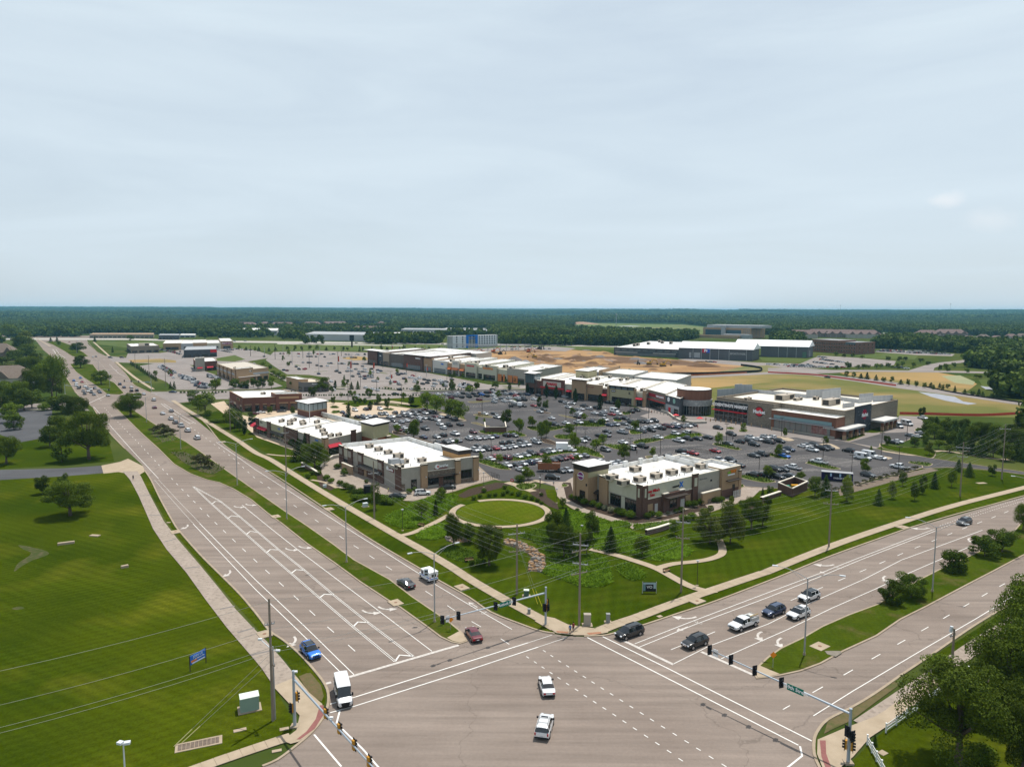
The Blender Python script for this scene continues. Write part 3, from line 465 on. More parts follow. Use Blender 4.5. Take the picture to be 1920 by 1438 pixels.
# asphalt islands in the main lot (centre, length, width, material)
PLANTED=[]
BEDG=M('groundcover',(.045,.075,.006),(.085,.12,.010),.9,bump=.7,bs=3)
BEDD=M('bed_mixed',(.09,.10,.03),(.12,.085,.05),.5,bump=.5,bs=2)
for z,pts,mm in (
 ((800,700,6.4),[(120,465),(200,480),(300,515),(470,560),(440,575),(330,550),(230,520),(130,485)],WALK),
 ((800,700,6.4),[(560,495),(640,490),(770,515),(790,530),(720,535),(600,515)],BEDD),
 ((800,700,6.4),[(530,595),(600,590),(690,620),(760,640),(700,640),(600,615)],BEDD),
 ((800,700,6.4),[(620,700),(700,690),(780,710),(920,715),(1000,690),(1100,705),(1200,750),(1100,760),(900,740),(700,730)],BEDG),
 ((800,700,6.4),[(1370,790),(1450,790),(1590,850),(1560,865),(1480,850),(1400,830)],MULCH),
 ((800,700,6.4),[(610,1040),(700,1040),(850,1075),(1000,1145),(1000,1160),(860,1150),(700,1100),(615,1070)],BEDG),
 ((800,700,6.4),[(940,1040),(1100,1000),(1300,965),(1500,930),(1700,900),(1800,880),(1960,900),(2130,1000),(2060,1010),(1880,970),(1700,960),(1400,1010),(1100,1050)],BEDG),
 ((800,700,6.4),[(1190,650),(1300,640),(1500,640),(1600,640),(1900,600),(1940,620),(1700,650),(1500,690),(1300,690)],BEDG),
 ((800,700,6.4),[(1280,440),(1350,445),(1490,480),(1400,480)],MULCH),
 ((800,700,6.4),[(1580,500),(1650,505),(1800,540),(1700,535)],BEDD),
 ((1050,700,6.4),[(-70,750),(20,735),(120,750),(130,790),(0,790),(-60,775)],BEDG),
 ((1050,700,6.4),[(240,590),(350,570),(520,580),(560,610),(520,640),(260,635)],BEDG),
 ((1050,700,6.4),[(480,840),(620,860),(800,860),(840,920),(700,920),(560,880)],BEDG),
 ((1050,700,6.4),[(880,820),(1000,785),(1180,790),(1230,800),(1050,840),(900,850)],BEDG),
 ((1050,700,6.4),[(1220,780),(1330,740),(1600,720),(1720,750),(1500,780),(1300,790)],BEDG),
 ((1050,700,6.4),[(740,470),(830,470),(850,490),(770,500)],BEDG),
 ((1050,700,6.4),[(640,560),(720,550),(740,575),(660,580)],BEDG),
 ((1050,700,6.4),[(830,690),(900,680),(1000,700),(960,730),(850,730)],BEDG),
 ((1050,700,6.4),[(1020,1000),(1080,990),(1200,1010),(1190,1030),(1060,1030)],BEDD),
 ((1300,740,6.4),[(230,595),(300,585),(560,650),(570,662),(500,665),(260,610)],BEDG),
 ((1300,740,6.4),[(880,710),(960,715),(1130,765),(1100,780),(1000,760),(900,730)],BEDG),
 ((1300,740,6.4),[(1345,820),(1420,810),(1740,880),(1740,900),(1600,890),(1380,835)],BEDG),
 ((1300,740,6.4),[(540,985),(600,965),(800,990),(980,1040),(970,1055),(850,1060),(640,1020)],BEDG),
 ((1300,740,6.4),[(385,405),(440,390),(500,410),(460,420)],BEDG),
 ((1300,740,6.4),[(540,435),(600,415),(660,435),(620,450),(560,445)],BEDG),
 ((1300,740,6.4),[(980,510),(1080,505),(1210,545),(1150,560),(1080,545)],WALK),
 ((1300,740,6.4),[(1510,600),(1640,590),(1760,645),(1700,655),(1600,640)],WALK),
 ((1300,740,6.4),[(520,1080),(560,1065),(620,1100),(580,1120),(530,1110)],BEDG),
 ((1500,760,7.68),[(790,690),(850,680),(1290,750),(1300,775),(1200,780),(900,720)],WALK),
 ((1500,760,7.68),[(900,385),(980,350),(1180,360),(1230,375),(1080,400),(920,390)],GRASS2),
 ((1500,760,7.68),[(660,500),(740,460),(900,420),(940,435),(740,510),(670,515)],BEDG),
 ((1500,760,7.68),[(1140,560),(1200,560),(1450,600),(1917,640),(1917,760),(1700,730),(1450,680),(1200,620)],GRASS2),
 ((1500,760,7.68),[(1650,350),(1700,330),(1850,340),(1900,420),(1750,400),(1670,390)],BEDG),
 ((1500,760,7.68),[(1560,830),(1620,815),(1900,840),(1850,880),(1700,860)],BEDG),
 ((600,680,6.4),[(380,525),(430,515),(480,525),(430,535)],BEDG),
 ((600,680,6.4),[(640,500),(720,490),(800,505),(760,520),(660,515)],BEDD),
 ((600,680,6.4),[(740,560),(800,550),(890,560),(850,575)],BEDG),
 ((600,680,6.4),[(925,512),(1000,508),(1200,515),(1240,540),(1150,550),(1050,545)],GRASS2),
 ((600,680,6.4),[(140,585),(230,580),(245,600),(150,610)],BEDG),
 ((600,680,6.4),[(120,530),(200,520),(230,545),(140,548)],BEDG),
 ((600,680,6.4),[(340,640),(500,690),(640,740),(600,760),(450,720),(330,665)],BEDD),
 ((600,680,6.4),[(870,820),(920,825),(1040,860),(980,870),(880,860)],MULCH),
 ((600,680,6.4),[(1090,905),(1150,900),(1300,945),(1350,960),(1200,960)],MULCH),
 ((800,700,6.4),[(490,340),(560,335),(760,330),(760,340),(560,358)],BEDD),
 ((800,820,4),[(662,370),(690,350),(770,345),(820,355),(815,375),(760,395),(700,395)],BEDG),
 ((800,820,4),[(1008,360),(1030,350),(1065,360),(1050,372),(1015,374)],BEDG)):
    island([Z(z)(a,b) for a,b in pts],mm,fill='ground_cover')
    if mm is BEDG: PLANTED.append([Z(z)(a,b) for a,b in pts])
# far-lot islands with dark planting
random.seed(11)
for k in range(34):
    x=random.uniform(520,960); y=random.uniform(664,728)
    if y>705+ (x-700)*.06 and x<620: continue
    if y<690+(x-760)*.09 and x>690: continue
    if y<683 and x>684: continue
    island(capsule(g(x,y),azv(AV+90 if k%3 else AV),random.uniform(8,15),3),BEDD if k%2 else BEDG,sm=False,fill='ground_cover')
# ---- road paint
e=MB(); zt=.045
def LN(pts,w=.13,z=zt,mb=None): ribbon(mb or e,PX(pts),w,z)
LA=[(175,762),(211,803),(250,847),(297,897)]; LN(LA)
dashed(e,PX([(196,765),(217,787),(259,830),(310,885),(342,918),(382,959),(414,990),(451,1025),(497,1068),(546,1112),(608,1170),(645,1202),(687,1240)]),.13,zt,2.6,5.4,0)
for P in ([(290,900),(325,940),(362,981)],[(297,899),(335,940),(374,980)]): dashed(e,PX(P),.11,zt,.6,.6)
LN([(362,982),(420,1043),(479,1105),(560,1183),(640,1262)]); LN([(374,981),(420,1028),(479,1087),(570,1173),(664,1265)])
hl=[(362,912),(397,945),(427,972),(462,1002),(500,1036),(546,1075),(599,1121),(662,1175),(741,1240)]; hr=[(362,912),(412,939),(450,969),(484,998),(522,1030),(572,1070),(625,1115),(690,1167),(775,1231)]
for P in (hl,hr):
    for o in (-.15,.15): ribbon(e,PX(P),.09,zt,off=o)
for a,m_,b in (((397,945),(404,940),(416,941)),((427,972),(434,967),(450,969)),((462,1002),(469,996),(484,998)),((500,1036),(507,1030),(523,1031)),((546,1075),(555,1068),(571,1069)),((599,1121),(608,1114),(626,1115)),((662,1175),(671,1166),(691,1167)),((741,1240),(749,1228),(774,1230))): LN([a,m_,b],.3)
LN([(454,947),(508,991),(560,1032),(690,1130),(810,1221)])
LN([(405,829),(440,853),(478,880),(550,926),(620,971),(675,1006),(720,1034),(785,1075),(820,1098),(880,1134),(960,1180)])
dashed(e,PX([(357,802),(387,822),(404,834),(425,849),(446,864),(474,884),(507.5,917.5-11),(543.7,930),(563.7,944),(608,975),(659.2,1010),(719.2,1050)][:0] or [(352,797),(380,817),(408,838),(435,857),(474.5,893.7),(490,904.4),(543.7,942.5),(608,986.2),(659.2,1020),(719.2,1058.7),(790,1103),(831,1130),(877,1161),(926,1189),(955,1208)]),.13,zt,2.6,5.4,1)
LN([(302,757),(330,778),(357,795)],.15); LN([(307,757),(340,778),(367,794)],.15)
LN([(105,655),(112,665),(122,671)],.2); LN([(98,655),(106,665),(118,671)],.2); LN([(205,683),(222,700),(235,706)],.15)
for P in ([(100,655),(110,672),(122,672)],): LN(P,.2)
dashed(e,PX([(150,700),(165,722),(190,752)]),.13,zt,2.6,5.4)
dashed(e,PX([(180,672),(215,712),(245,745),(275,762)]),.13,zt,2.6,5.4)
tag(e.build('lane_marking',PAINT),kind='structure')
e=MB()
LN([(860,1209.5),(654,1269.5)],.55); LN([(621,1279),(606,1283)],.55); LN([(1166,1199.5),(1263,1246)],.55); LN([(1315,1222),(1411,1264.5)],.55); LN([(165,757),(200,741)],.5)
tag(e.build('stop_line',PAINTW),kind='structure')
e=MB()
LN([(619,1320),(665,1307),(879,1240),(990,1205)],.2); LN([(619,1336),(664,1324),(879,1256),(1009,1213)],.2); LN([(990,1205),(1035,1190.5)],.09); LN([(1009,1213),(1063,1195)],.09)
LN([(637,1333),(631,1356)],.22); LN([(642,1367),(680,1404),(712,1441)],.22); LN([(589,1377),(640,1437)],.22)
LN([(1101,1195),(1140,1215),(1315,1304),(1497,1397)],.2); LN([(1130,1193.5),(1250,1252),(1325,1290),(1522,1389)],.2); LN([(1500,1399),(1504,1417),(1475,1440)],.22)
tag(e.build('crosswalk_marking',PAINT),kind='structure')
e=MB()
for L_ in ([(757,617),(815,655),(873,694),(933,735),(993,774),(1057,818),(1124,861),(1190,907),(1260,953),(1332,1000),(1407,1049),(1483,1100),(1562,1153),(1645,1208),(1730,1264),(1818,1323),(1905,1385)],[(883,571),(938,607),(997,647),(1057,684),(1118,723),(1183,764),(1248,806),(1317,851),(1387,894),(1460,941),(1535,989),(1613,1038),(1690,1087),(1773,1140),(1860,1194)]):
    for a,b in L_:
        p=Z((800,1078,4))(a,b); d=(g(1120,1310)-g(1000,1235)).normalized(); ribbon(e,[p-d*.33,p+d*.33],.13,zt)
for a,b in [(590,1250),(678,1306),(773,1367),(870,1427)]: p=Z((1140,1078,4))(a,b); ribbon(e,[p-d*.33,p+d*.33],.13,zt)
LN([(1262,1245),(1330,1211),(1440,1170),(1520,1130),(1620,1086),(1690,1050),(1842,994)]); LN([(1352,1235),(1477,1180),(1560,1140),(1642,1104),(1705,1074),(1820,1024)])
LN([(1190,1207),(1300,1164),(1440,1111),(1537,1075),(1600,1050),(1752,992)]); LN([(1199,1213),(1300,1172),(1440,1120),(1540,1080),(1615,1049),(1755,995)])
dashed(e,PX([(1258,1218),(1332,1188),(1390,1163),(1482,1126),(1564,1092),(1637,1062),(1700,1034),(1757,1011),(1806,991),(1852,974),(1892,958),(1960,935)]),.13,zt,2.6,5.4,0)
dashed(e,PX([(1762,986),(1815,967),(1870,948),(1925,932)]),.11,zt,.6,.7); dashed(e,PX([(1765,990),(1820,970),(1875,952),(1930,936)]),.11,zt,.6,.7)
dashed(e,PX([(1468,1330),(1542,1288),(1595,1258),(1644,1230),(1688,1205),(1729,1182),(1766,1161),(1802,1140),(1834,1122),(1860,1107),(1888,1092),(1940,1065)]),.13,zt,2.6,5.4,1)
LN([(1525,1342),(1600,1295),(1735,1215),(1830,1160),(1897,1119),(1960,1085)]); 
tag(e.build('lane_marking',PAINT),kind='structure')
# arrows and bicycle symbols
def arrow(x,y,az,turn,s=1.0):
    s*=1.2; p=g(x,y); f=azv(az); r=azv(az+90)*turn; e=MB()
    if turn:
        pts=[p-f*1.3*s+r*(-.2*s)+r*(.9*s*(t/8)**2.2)+f*(2.0*s*(t/8)**.8) for t in range(9)]; pts=[pts[i] for i in range(9)]
        ribbon(e,pts,.32*s,zt+.004); end=pts[-1]; d=(r*.8+f*.35).normalized()
    else: ribbon(e,[p-f*1.4*s,p+f*.5*s],.28*s,zt+.004); end=p+f*.5*s; d=f
    q=Vector((-d.y,d.x,0)); a=end-d*.1; tri=[a+q*.62*s,a-q*.62*s,a+d*1.15*s]
    e.add([(v.x,v.y,zt+.008) for v in tri],[(0,1,2)]); tag(e.build('turn_arrow' if turn else 'lane_arrow',PAINTW),kind='structure')
for x,y in [(352,987),(432,1074),(555,1201)]: arrow(x,y,143,1)
for x,y in [(444,951),(466,947),(542,1031),(567,1027),(689,1149),(719,1142),(258,794),(355,793)]: arrow(x,y,143,-1)
arrow(887,1134,-37,0,.8)
for x,y in [(1290,1160),(1552,1061),(1731,992)]: arrow(x,y,-125,1,1.15)
for x,y in [(1420,1190),(1457,1202),(1655,1084),(1815,1012)]: arrow(x,y,-125,-1)
for x,y in [(1280,1179),(1545,1072)]: arrow(x,y,-125,0,.8)
def bike(x,y,az):
    p=g(x,y); f=azv(az); r=azv(az+90); e=MB(); z=zt+.004
    for o in (-.45,.45): ribbon(e,[p+r*o+Vector((math.sin(t*math.pi/5),math.cos(t*math.pi/5),0))*.3 for t in range(11)],.07,z)
    ribbon(e,[p-r*.45,p+f*.45-r*.15,p+f*.45+r*.25,p+r*.45],.07,z+.003); ribbon(e,[p-r*.45,p+r*.05,p+f*.45+r*.25],.07,z+.006); ribbon(e,[p+f*.45-r*.15,p+r*.05],.07,z+.009)
    tag(e.build('bicycle_marking',PAINTW),kind='structure')
for x,y,a in [(910,1149,-37),(1309,1167,-125),(1571,1064,-125),(1741,990,-125)]: bike(x,y,a)
# parking-stall lines of the main lot
e=MB(); ca=azv(147)
def stalls(z,a,b,n,L=10.2,mid=True):
    A=Z(z)(*a);B=Z(z)(*b)
    for k in range(n+1): p=A.lerp(B,k/n); ribbon(e,[p-ca*L/2,p+ca*L/2],.1,.062)
    if mid: ribbon(e,[A,B],.1,.066)
SB=(800,700,6.4);SC_=(1050,700,6.4);SD=(1300,740,6.4);SA=(600,680,6.4)
stalls((1500,760,7.68),(480,850),(790,795),12); stalls((1500,760,7.68),(1000,960),(1300,900),9,5.2,False)
stalls(SB,(520,400),(1300,330),30); stalls(SB,(480,470),(1480,430),24,5); stalls(SB,(560,850),(1300,790),26); stalls(SB,(640,960),(1800,890),36); stalls(SB,(1000,1110),(1750,1010),24)
stalls(SC_,(50,400),(700,470-60),22); stalls(SC_,(160,520),(1150,560),30,5); stalls(SC_,(200,700),(1500,600),40); stalls(SC_,(400,880),(1250,730),28); stalls(SC_,(850,900),(1700,860),26,5); stalls(SC_,(1240,990),(1900,900),22)
stalls(SD,(30,480),(560,440),14,5); stalls(SD,(300,590),(1150,520),26); stalls(SD,(200,760),(1500,600),38); stalls(SD,(450,830),(1600,740),34); stalls(SD,(560,930),(1500,900),26,5)
stalls(SA,(250,620),(1500,560),40); stalls(SA,(560,760),(1650,640),34); stalls(SA,(1180,860),(1850,800),20); stalls(SA,(1330,930),(1750,900),14,5)
stalls(SB,(60,240),(1250,215),40); stalls(SB,(200,300),(1250,280),36,5)
tag(e.build('stall_line',PAINTW),kind='structure')
e=MB()
for k in range(26):
    for r0 in ((530,666),(540,676),(560,690),(620,706),(650,718)):
        p=g(*r0)+azv(75)*k*9; q=p+azv(-15)*5; ribbon(e,[p,q],.14,.08)
tag(e.build('stall_line',PAINTW),kind='structure')
# ================================================================ BUILDINGS
WHITE=M('white_roof_membrane',(.80,.79,.77),(.66,.65,.62),.18,c3=(.50,.48,.44),s3=.45,rough=.8)
COPE=M('cream_coping',(.66,.60,.50),(.72,.66,.56),1)
CREAM=M('cream_stucco',(.46,.44,.34),(.51,.49,.39),.8,bump=.15)
GREYS=M('grey_stucco',(.31,.285,.245),(.36,.335,.29),.8,bump=.15)
YELL=M('khaki_stucco',(.38,.34,.20),(.43,.39,.25),.8)
BRICK=M('brown_brick',(.105,.058,.045),(.15,.088,.068),4,bump=.3,bs=9)
BRICKR=M('red_brown_brick',(.13,.055,.042),(.17,.08,.06),4,bump=.3,bs=9)
TANB=M('tan_block',(.33,.22,.13),(.39,.265,.165),3,bump=.2,bs=8)
STONE=M('ledge_stone',(.20,.15,.11),(.105,.078,.06),1.7,bump=.6,bs=4,c3=(.27,.22,.17),s3=2.4)
STONEG=M('grey_brown_stone',(.24,.205,.155),(.16,.13,.10),1.5,bump=.6,bs=3,c3=(.26,.23,.19),s3=2.0)
DARKM=M('dark_bronze_metal',(.045,.036,.03),rough=.5)
GLASS=M('window_glass',(.012,.014,.017),rough=.06,spec=.8)
GLASSB=M('blue_grey_glass',(.10,.14,.16),rough=.08,spec=.8)
GLASSL=M('frosted_clerestory',(.30,.33,.33),rough=.3)
METAL=M('light_metal',(.42,.42,.41),(.5,.5,.49),1,rough=.5,metal=.2)
REDAW=M('red_awning',(.38,.018,.035),rough=.7); ORAW=M('orange_awning',(.55,.17,.06),rough=.7)
RTUM=M('rooftop_unit_beige',(.40,.34,.27),(.46,.40,.33),2,rough=.6); RTUD=M('unit_grille',(.05,.045,.04),rough=.7)
WOODB=M('brown_cladding',(.165,.072,.045),(.21,.10,.065),.7,stretch=(0,(2,2,.2)))
GREYP=M('grey_panel',(.30,.31,.32),(.38,.39,.40),.4)
DGREY=M('charcoal_panel',(.06,.065,.075),(.085,.09,.10),.3)
REDS=M('red_sign',(.55,.02,.03),rough=.5); WHT=M('white_sign',(.8,.8,.8),rough=.5); BLK=M('black_sign',(.02,.02,.025),rough=.5); ORG=M('orange_sign',(.7,.22,.03),rough=.5); GRN=M('green_sign_print',(.22,.42,.05),rough=.5); PURP=M('purple_sign',(.20,.03,.18),rough=.5); BLUS=M('blue_sign',(.04,.16,.55),rough=.5)
def solve_on(O,d,xpx,z=0,ypx=900):
    k=((xpx-960)+math.sin(ROLL)*(ypx-719))/F; cP,sP=math.cos(PITCH),math.sin(PITCH)
    return (k*(O.y*cP+(CH-z)*sP)-O.x)/(d.x-k*d.y*cP)
class Bld:
    def __init__(s,name,label,O,U,V,cat='building',group=None):
        s.O=g(*O) if not isinstance(O,Vector) else O; s.O.z=0
        Uv=(g(*U) if not isinstance(U,Vector) else U)-s.O; Vv=(g(*V) if not isinstance(V,Vector) else V)-s.O
        Uv.z=Vv.z=0; s.Lu=Uv.length; s.Lv=Vv.length; s.u=Uv.normalized(); s.v=Vv.normalized()
        s.e=empty(name,s.O,0,label,cat,group)
    def loc(s,x,y,z=0):
        p=g(x,y,z)-s.O; det=s.u.x*s.v.y-s.u.y*s.v.x
        return ((p.x*s.v.y-p.y*s.v.x)/det,(s.u.x*p.y-s.u.y*p.x)/det)
    def A(s,x,off=0,z=0,y=900): return solve_on(s.O+s.v*off,s.u,x,z,y)
    def B(s,x,off=0,z=0,y=900): return solve_on(s.O+s.u*off,s.v,x,z,y)
    def pt(s,a,b,z): p=s.u*a+s.v*b; return (p.x,p.y,z)
    def bx(s,mb,a0,a1,b0,b1,z0,z1,mi=0):
        vs=[s.pt(*q) for q in ((a0,b0,z0),(a1,b0,z0),(a1,b1,z0),(a0,b1,z0),(a0,b0,z1),(a1,b0,z1),(a1,b1,z1),(a0,b1,z1))]
        mb.add(vs,[(0,3,2,1),(4,5,6,7),(0,1,5,4),(1,2,6,5),(2,3,7,6),(3,0,4,7)],mi)
    def box(s,name,a0,a1,b0,b1,z0,z1,m,par=None):
        e=MB(); s.bx(e,a0,a1,b0,b1,z0,z1); return e.build(name,m,par or s.e)
    def block(s,a0,a1,b0,b1,z,m,par=.9,roof=WHITE,cope=COPE,z0=0,t=.35,inner=WHITE):
        zr=z-par; e=MB(); s.bx(e,a0,a1,b0,b1,z0,zr)
        def ring(q,a0,a1,b0,b1,t,z0,z1,mi=0):
            o=[(a0,b0),(a1,b0),(a1,b1),(a0,b1)]; i=[(a0+t,b0+t),(a1-t,b0+t),(a1-t,b1-t),(a0+t,b1-t)]
            vs=[s.pt(x,y,zz) for zz in (z0,z1) for x,y in o]+[s.pt(x,y,zz) for zz in (z0,z1) for x,y in i]
            fo=[];fi=[];ft=[]
            for k in range(4):
                l=(k+1)%4; fo.append((k,l,4+l,4+k)); fi.append((8+k,8+l,12+l,12+k)); ft.append((4+k,4+l,12+l,12+k))
            q.add(vs,fo+ft,mi); q.add(vs,fi,1)
        ring(e,a0,a1,b0,b1,t,zr,z-.12)
        w=e.build('wall',[m,inner],s.e)
        e=MB(); ring(e,a0-.06,a1+.06,b0-.06,b1+.06,t+.12,z-.12,z); s.fixcope=e.build('coping',[cope,cope],s.e)
        e=MB(); s.bx(e,a0+t,a1-t,b0+t,b1-t,zr,zr+.03); e.build('roof',roof,s.e); return w
    def blk3(s,n,r,l,z,m,**k):
        a0,b0=s.loc(*n,z); a1,_=s.loc(*r,z); _,b1=s.loc(*l,z); s.block(a0,a1,b0,b1,z,m,**k); return a0,a1,b0,b1
    def tower(s,n,r,l,z,m,cap=1.0,over=.7,zlow=0,capm=DARKM,roof=WHITE,low=None):
        a0,b0=s.loc(*n,z); a1,_=s.loc(*r,z); _,b1=s.loc(*l,z); a0+=over;b0+=over;a1-=over;b1-=over
        s.box('tower_wall',a0,a1,b0,b1,zlow,z-cap,m)
        if low: s.box('tower_base',a0-.06,a1+.06,b0-.06,b1+.06,zlow,low[0],low[1])
        s.box('tower_band',a0-.15,a1+.15,b0-.15,b1+.15,z-cap,z-.35,capm)
        s.box('tower_eave',a0-over,a1+over,b0-over,b1+over,z-.35,z-.06,capm); s.box('tower_roof',a0-over+.1,a1+over-.1,b0-over+.1,b1+over-.1,z-.06,z+.03,roof); return a0,a1,b0,b1
    def fu(s,name,a0,a1,z0,z1,m,d=.12,off=0): return s.box(name,a0,a1,off-d,off+.02,z0,z1,m)
    def fv(s,name,b0,b1,z0,z1,m,d=.12,off=0): return s.box(name,off-d,off+.02,b0,b1,z0,z1,m)
    def win(s,face,c0,c1,z0,z1,off=0,n=2,rows=1,glass=None,fr=DARKM,name='window'):
        F_=s.fu if face=='u' else s.fv
        e=MB(); t=.12
        def b(x0,x1,y0,y1):
            if face=='u': s.bx(e,x0,x1,off-.14,off+.01,y0,y1)
            else: s.bx(e,off-.14,off+.01,x0,x1,y0,y1)
        b(c0,c1,z0,z0+t);b(c0,c1,z1-t,z1);b(c0,c0+t,z0+t,z1-t);b(c1-t,c1,z0+t,z1-t)
        for i in range(1,n): x=c0+(c1-c0)*i/n; b(x-.04,x+.04,z0+t,z1-t)
        for i in range(1,rows): y=z0+(z1-z0)*i/rows; b(c0+t,c1-t,y-.04,y+.04) if n==1 else [b(c0+t+((c1-c0)*k/n if k else 0)-(0 if k==0 else t)+.04*(k>0),c0+(c1-c0)*(k+1)/n-(t if k==n-1 else .04),y-.04,y+.04) for k in range(n)]
        f=e.build(name,fr,s.e)
        g_=MB()
        if face=='u': s.bx(g_,c0+.05,c1-.05,off-.07,off+.01,z0+.05,z1-.05)
        else: s.bx(g_,off-.07,off+.01,c0+.05,c1-.05,z0+.05,z1-.05)
        g_.build('pane',glass or GLASS,f); return f
    def pil(s,face,c0,c1,z,m,d=.6,off=0,cap=True,base=None):
        if face=='u': s.box('pillar',c0,c1,off-d,off+.02,0,z,m); 
        else: s.box('pillar',off-d,off+.02,c0,c1,0,z,m)
        if cap:
            if face=='u': s.box('pillar_cap',c0-.12,c1+.12,off-d-.12,off+.1,z,z+.28,DARKM); s.box('pillar_cap',c0-.05,c1+.05,off-d-.05,off+.05,z+.28,z+.36,COPE)
            else: s.box('pillar_cap',off-d-.12,off+.1,c0-.12,c1+.12,z,z+.28,DARKM); s.box('pillar_cap',off-d-.05,off+.05,c0-.05,c1+.05,z+.28,z+.36,COPE)
    def awn(s,face,c0,c1,z,m,d=1.3,h=.9,off=0,name='awning'):
        e=MB(); q=[(0,z),(-d,z-h),(-d,z-h-.12),(0,z-h-.12)]
        vs=[]
        for c in (c0,c1):
            for o,zz in q: vs.append(s.pt(c,off+o,zz) if face=='u' else s.pt(off+o,c,zz))
        e.add(vs,[(0,1,5,4),(1,2,6,5),(2,3,7,6),(0,1,2,3),(4,5,6,7)]); return e.build(name,m,s.e)
    def shelf(s,face,c0,c1,z,m,d=1.2,off=0):
        if face=='u': return s.box('canopy',c0,c1,off-d,off-.02,z,z+.15,m)
        return s.box('canopy',off-d,off-.02,c0,c1,z,z+.15,m)
    def rtu(s,x,y,z,sz=(2.4,1.6,1.2)):
        a,b=s.loc(x,y,z+sz[2]*.5); w,d,h=sz
        o=s.box('rooftop_unit',a-w/2,a+w/2,b-d/2,b+d/2,z+.2,z+h,RTUM); s.box('unit_hood',a-w/2-.05,a+w/2+.05,b-d/2-.05,b+d/2+.05,z+h,z+h+.12,RTUM,o)
        s.box('unit_grille',a+w*.05,a+w*.42,b-d/2-.04,b-d/2,z+.35,z+h-.15,RTUD,o); s.box('unit_curb',a-w/2+.1,a+w/2-.1,b-d/2+.1,b+d/2-.1,z,z+.2,COPE,o)
        s.box('unit_grille',a-w/2-.04,a-w/2,b-d*.35,b+d*.35,z+.35,z+h-.15,RTUD,o)
        e=MB(); c=s.pt(a+w*.2,b,z+h+.12); e.tube(c,(c[0],c[1],z+h+.3),.4,n=10); e.build('unit_fan',RTUD,o)
    def vent(s,x,y,z):
        a,b=s.loc(x,y,z); e=MB(); c=s.pt(a,b,z); e.tube(c,(c[0],c[1],z+.55),.12,n=6); e.tube((c[0],c[1],z+.5),(c[0],c[1],z+.6),.2,n=6); e.build('roof_vent',METAL,s.e)
    def txt(s,face,t,c,z,h,m,off=0,bold=.02):
        if face=='u': x=s.u; o=Vector(s.pt(c,off-.1,z))
        else: x=-s.v; o=Vector(s.pt(off-.1,c,z))
        up=Vector((0,0,1)); n=x.cross(up); R=Matrix((x,up,n)).transposed().to_4x4(); text3d(t,h,m,s.e,Matrix.Translation(o)@R,'lettering',.05,bold)
    def disc(s,face,c,z,r,m,off=0,name='round_sign',sq=1.0,d=.15):
        e=MB(); x=s.u if face=='u' else -s.v; o=Vector(s.pt(c,off,z)) if face=='u' else Vector(s.pt(off,c,z)); n=x.cross(Vector((0,0,1))); N=20
        for k,(dd) in enumerate((.0,d)): pass
        vs=[o+x*(r*math.cos(2*math.pi*i/N))+Vector((0,0,r*sq*math.sin(2*math.pi*i/N)))+n*q for q in (0,d) for i in range(N)]
        e.add(vs,[(i,(i+1)%N,N+(i+1)%N,N+i) for i in range(N)]+[tuple(range(N,2*N))]); return e.build(name,m,s.e)
# ---------------- right corner shop building
z=(1050,840,5.486); X=lambda v:1050+v/5.486; Y=lambda v:840+v/5.486
b=Bld('shop_building','cream and brown corner shop building with purple oval sign on its left tower',(1203,970),(1380,924),(1072,926))
A=lambda v:b.A(X(v)); Bv=lambda v:b.B(X(v)); Lu,Lv=b.Lu,b.Lv
zr=7.9
b.block(.0,Lu-8.2,.0,Lv-7.2,zr,CREAM,par=.6)
b.box('back_parapet',6.5,Lu-9,Lv-7.6,Lv-7.25,7.2,8.4,WHITE); b.box('back_parapet',Lu-8.6,Lu-8.25,4,Lv-7.7,7.2,8.9,WHITE)
for a0 in (7,13.5,20,26.5): b.box('parapet_pier',a0,a0+1.5,Lv-7.9,Lv-7.2,7.2,9.1 if a0>7 else 9.6,WHITE)
b.block(Lu-8.1,Lu+.4,-1.0,9.5,8.3,TANB,par=1.0); b.block(Lu-8.1,Lu-1,9.55,Lv-7.3,8.0,TANB,par=.9)
b.fu('tower_plinth',Lu-8.15,Lu+.45,0,2.2,BRICK,.1,-1.0)
# brown brick dado, pillars and panels on the right face
b.fu('brick_wall',2.0,A(1350),0,4.3,BRICK,.1); b.fu('brick_cornice',2.0,A(1350),4.3,4.55,COPE,.18)
b.pil('v',0,1.8,8.0,BRICK,.25); b.pil('u',0,2.0,8.0,BRICK,.25,cap=False)
b.fu('pillar_inlay',.7,1.3,5.0,7.3,CREAM,.33); b.fv('pillar_inlay',.6,1.2,5.0,7.3,CREAM,.33)
a1=A(1350);a2=A(1402); b.pil('u',a1,a2,8.1,BRICK,.5); b.fu('pillar_inlay',a1+.5,a2-.5,5.0,7.3,CREAM,.58)
b.fu('grey_wall',a2,Lu-8.2,0,7.5,GREYS,.1)
b.box('screen_wall',A(1397),A(1580),-2.3,-1.7,0,3.1,TANB); b.box('screen_wall_cap',A(1397)-.1,A(1580)+.1,-2.4,-1.6,3.1,3.35,COPE)
b.box('stone_dado',A(1450),A(1575),-2.42,-2.3,0,1.3,STONE)
a1=A(1040);a2=A(1255); b.fu('entrance_surround',a1,a2,0,4.9,BRICK,.9); b.shelf('u',a1+.2,a2-.1,4.0,DARKM,1.8,-.9)
b.win('u',A(1100),A(1170),1.0,3.6,-.9,2); b.fu('door',A(1210),A(1250),0,2.6,MATS['light_metal'],.1,-.9); b.fu('entrance_cap',a1-.1,a1+2,4.9,5.15,COPE,1.0); b.fu('entrance_cap',a2-2,a2+.1,4.9,5.15,COPE,1.0)
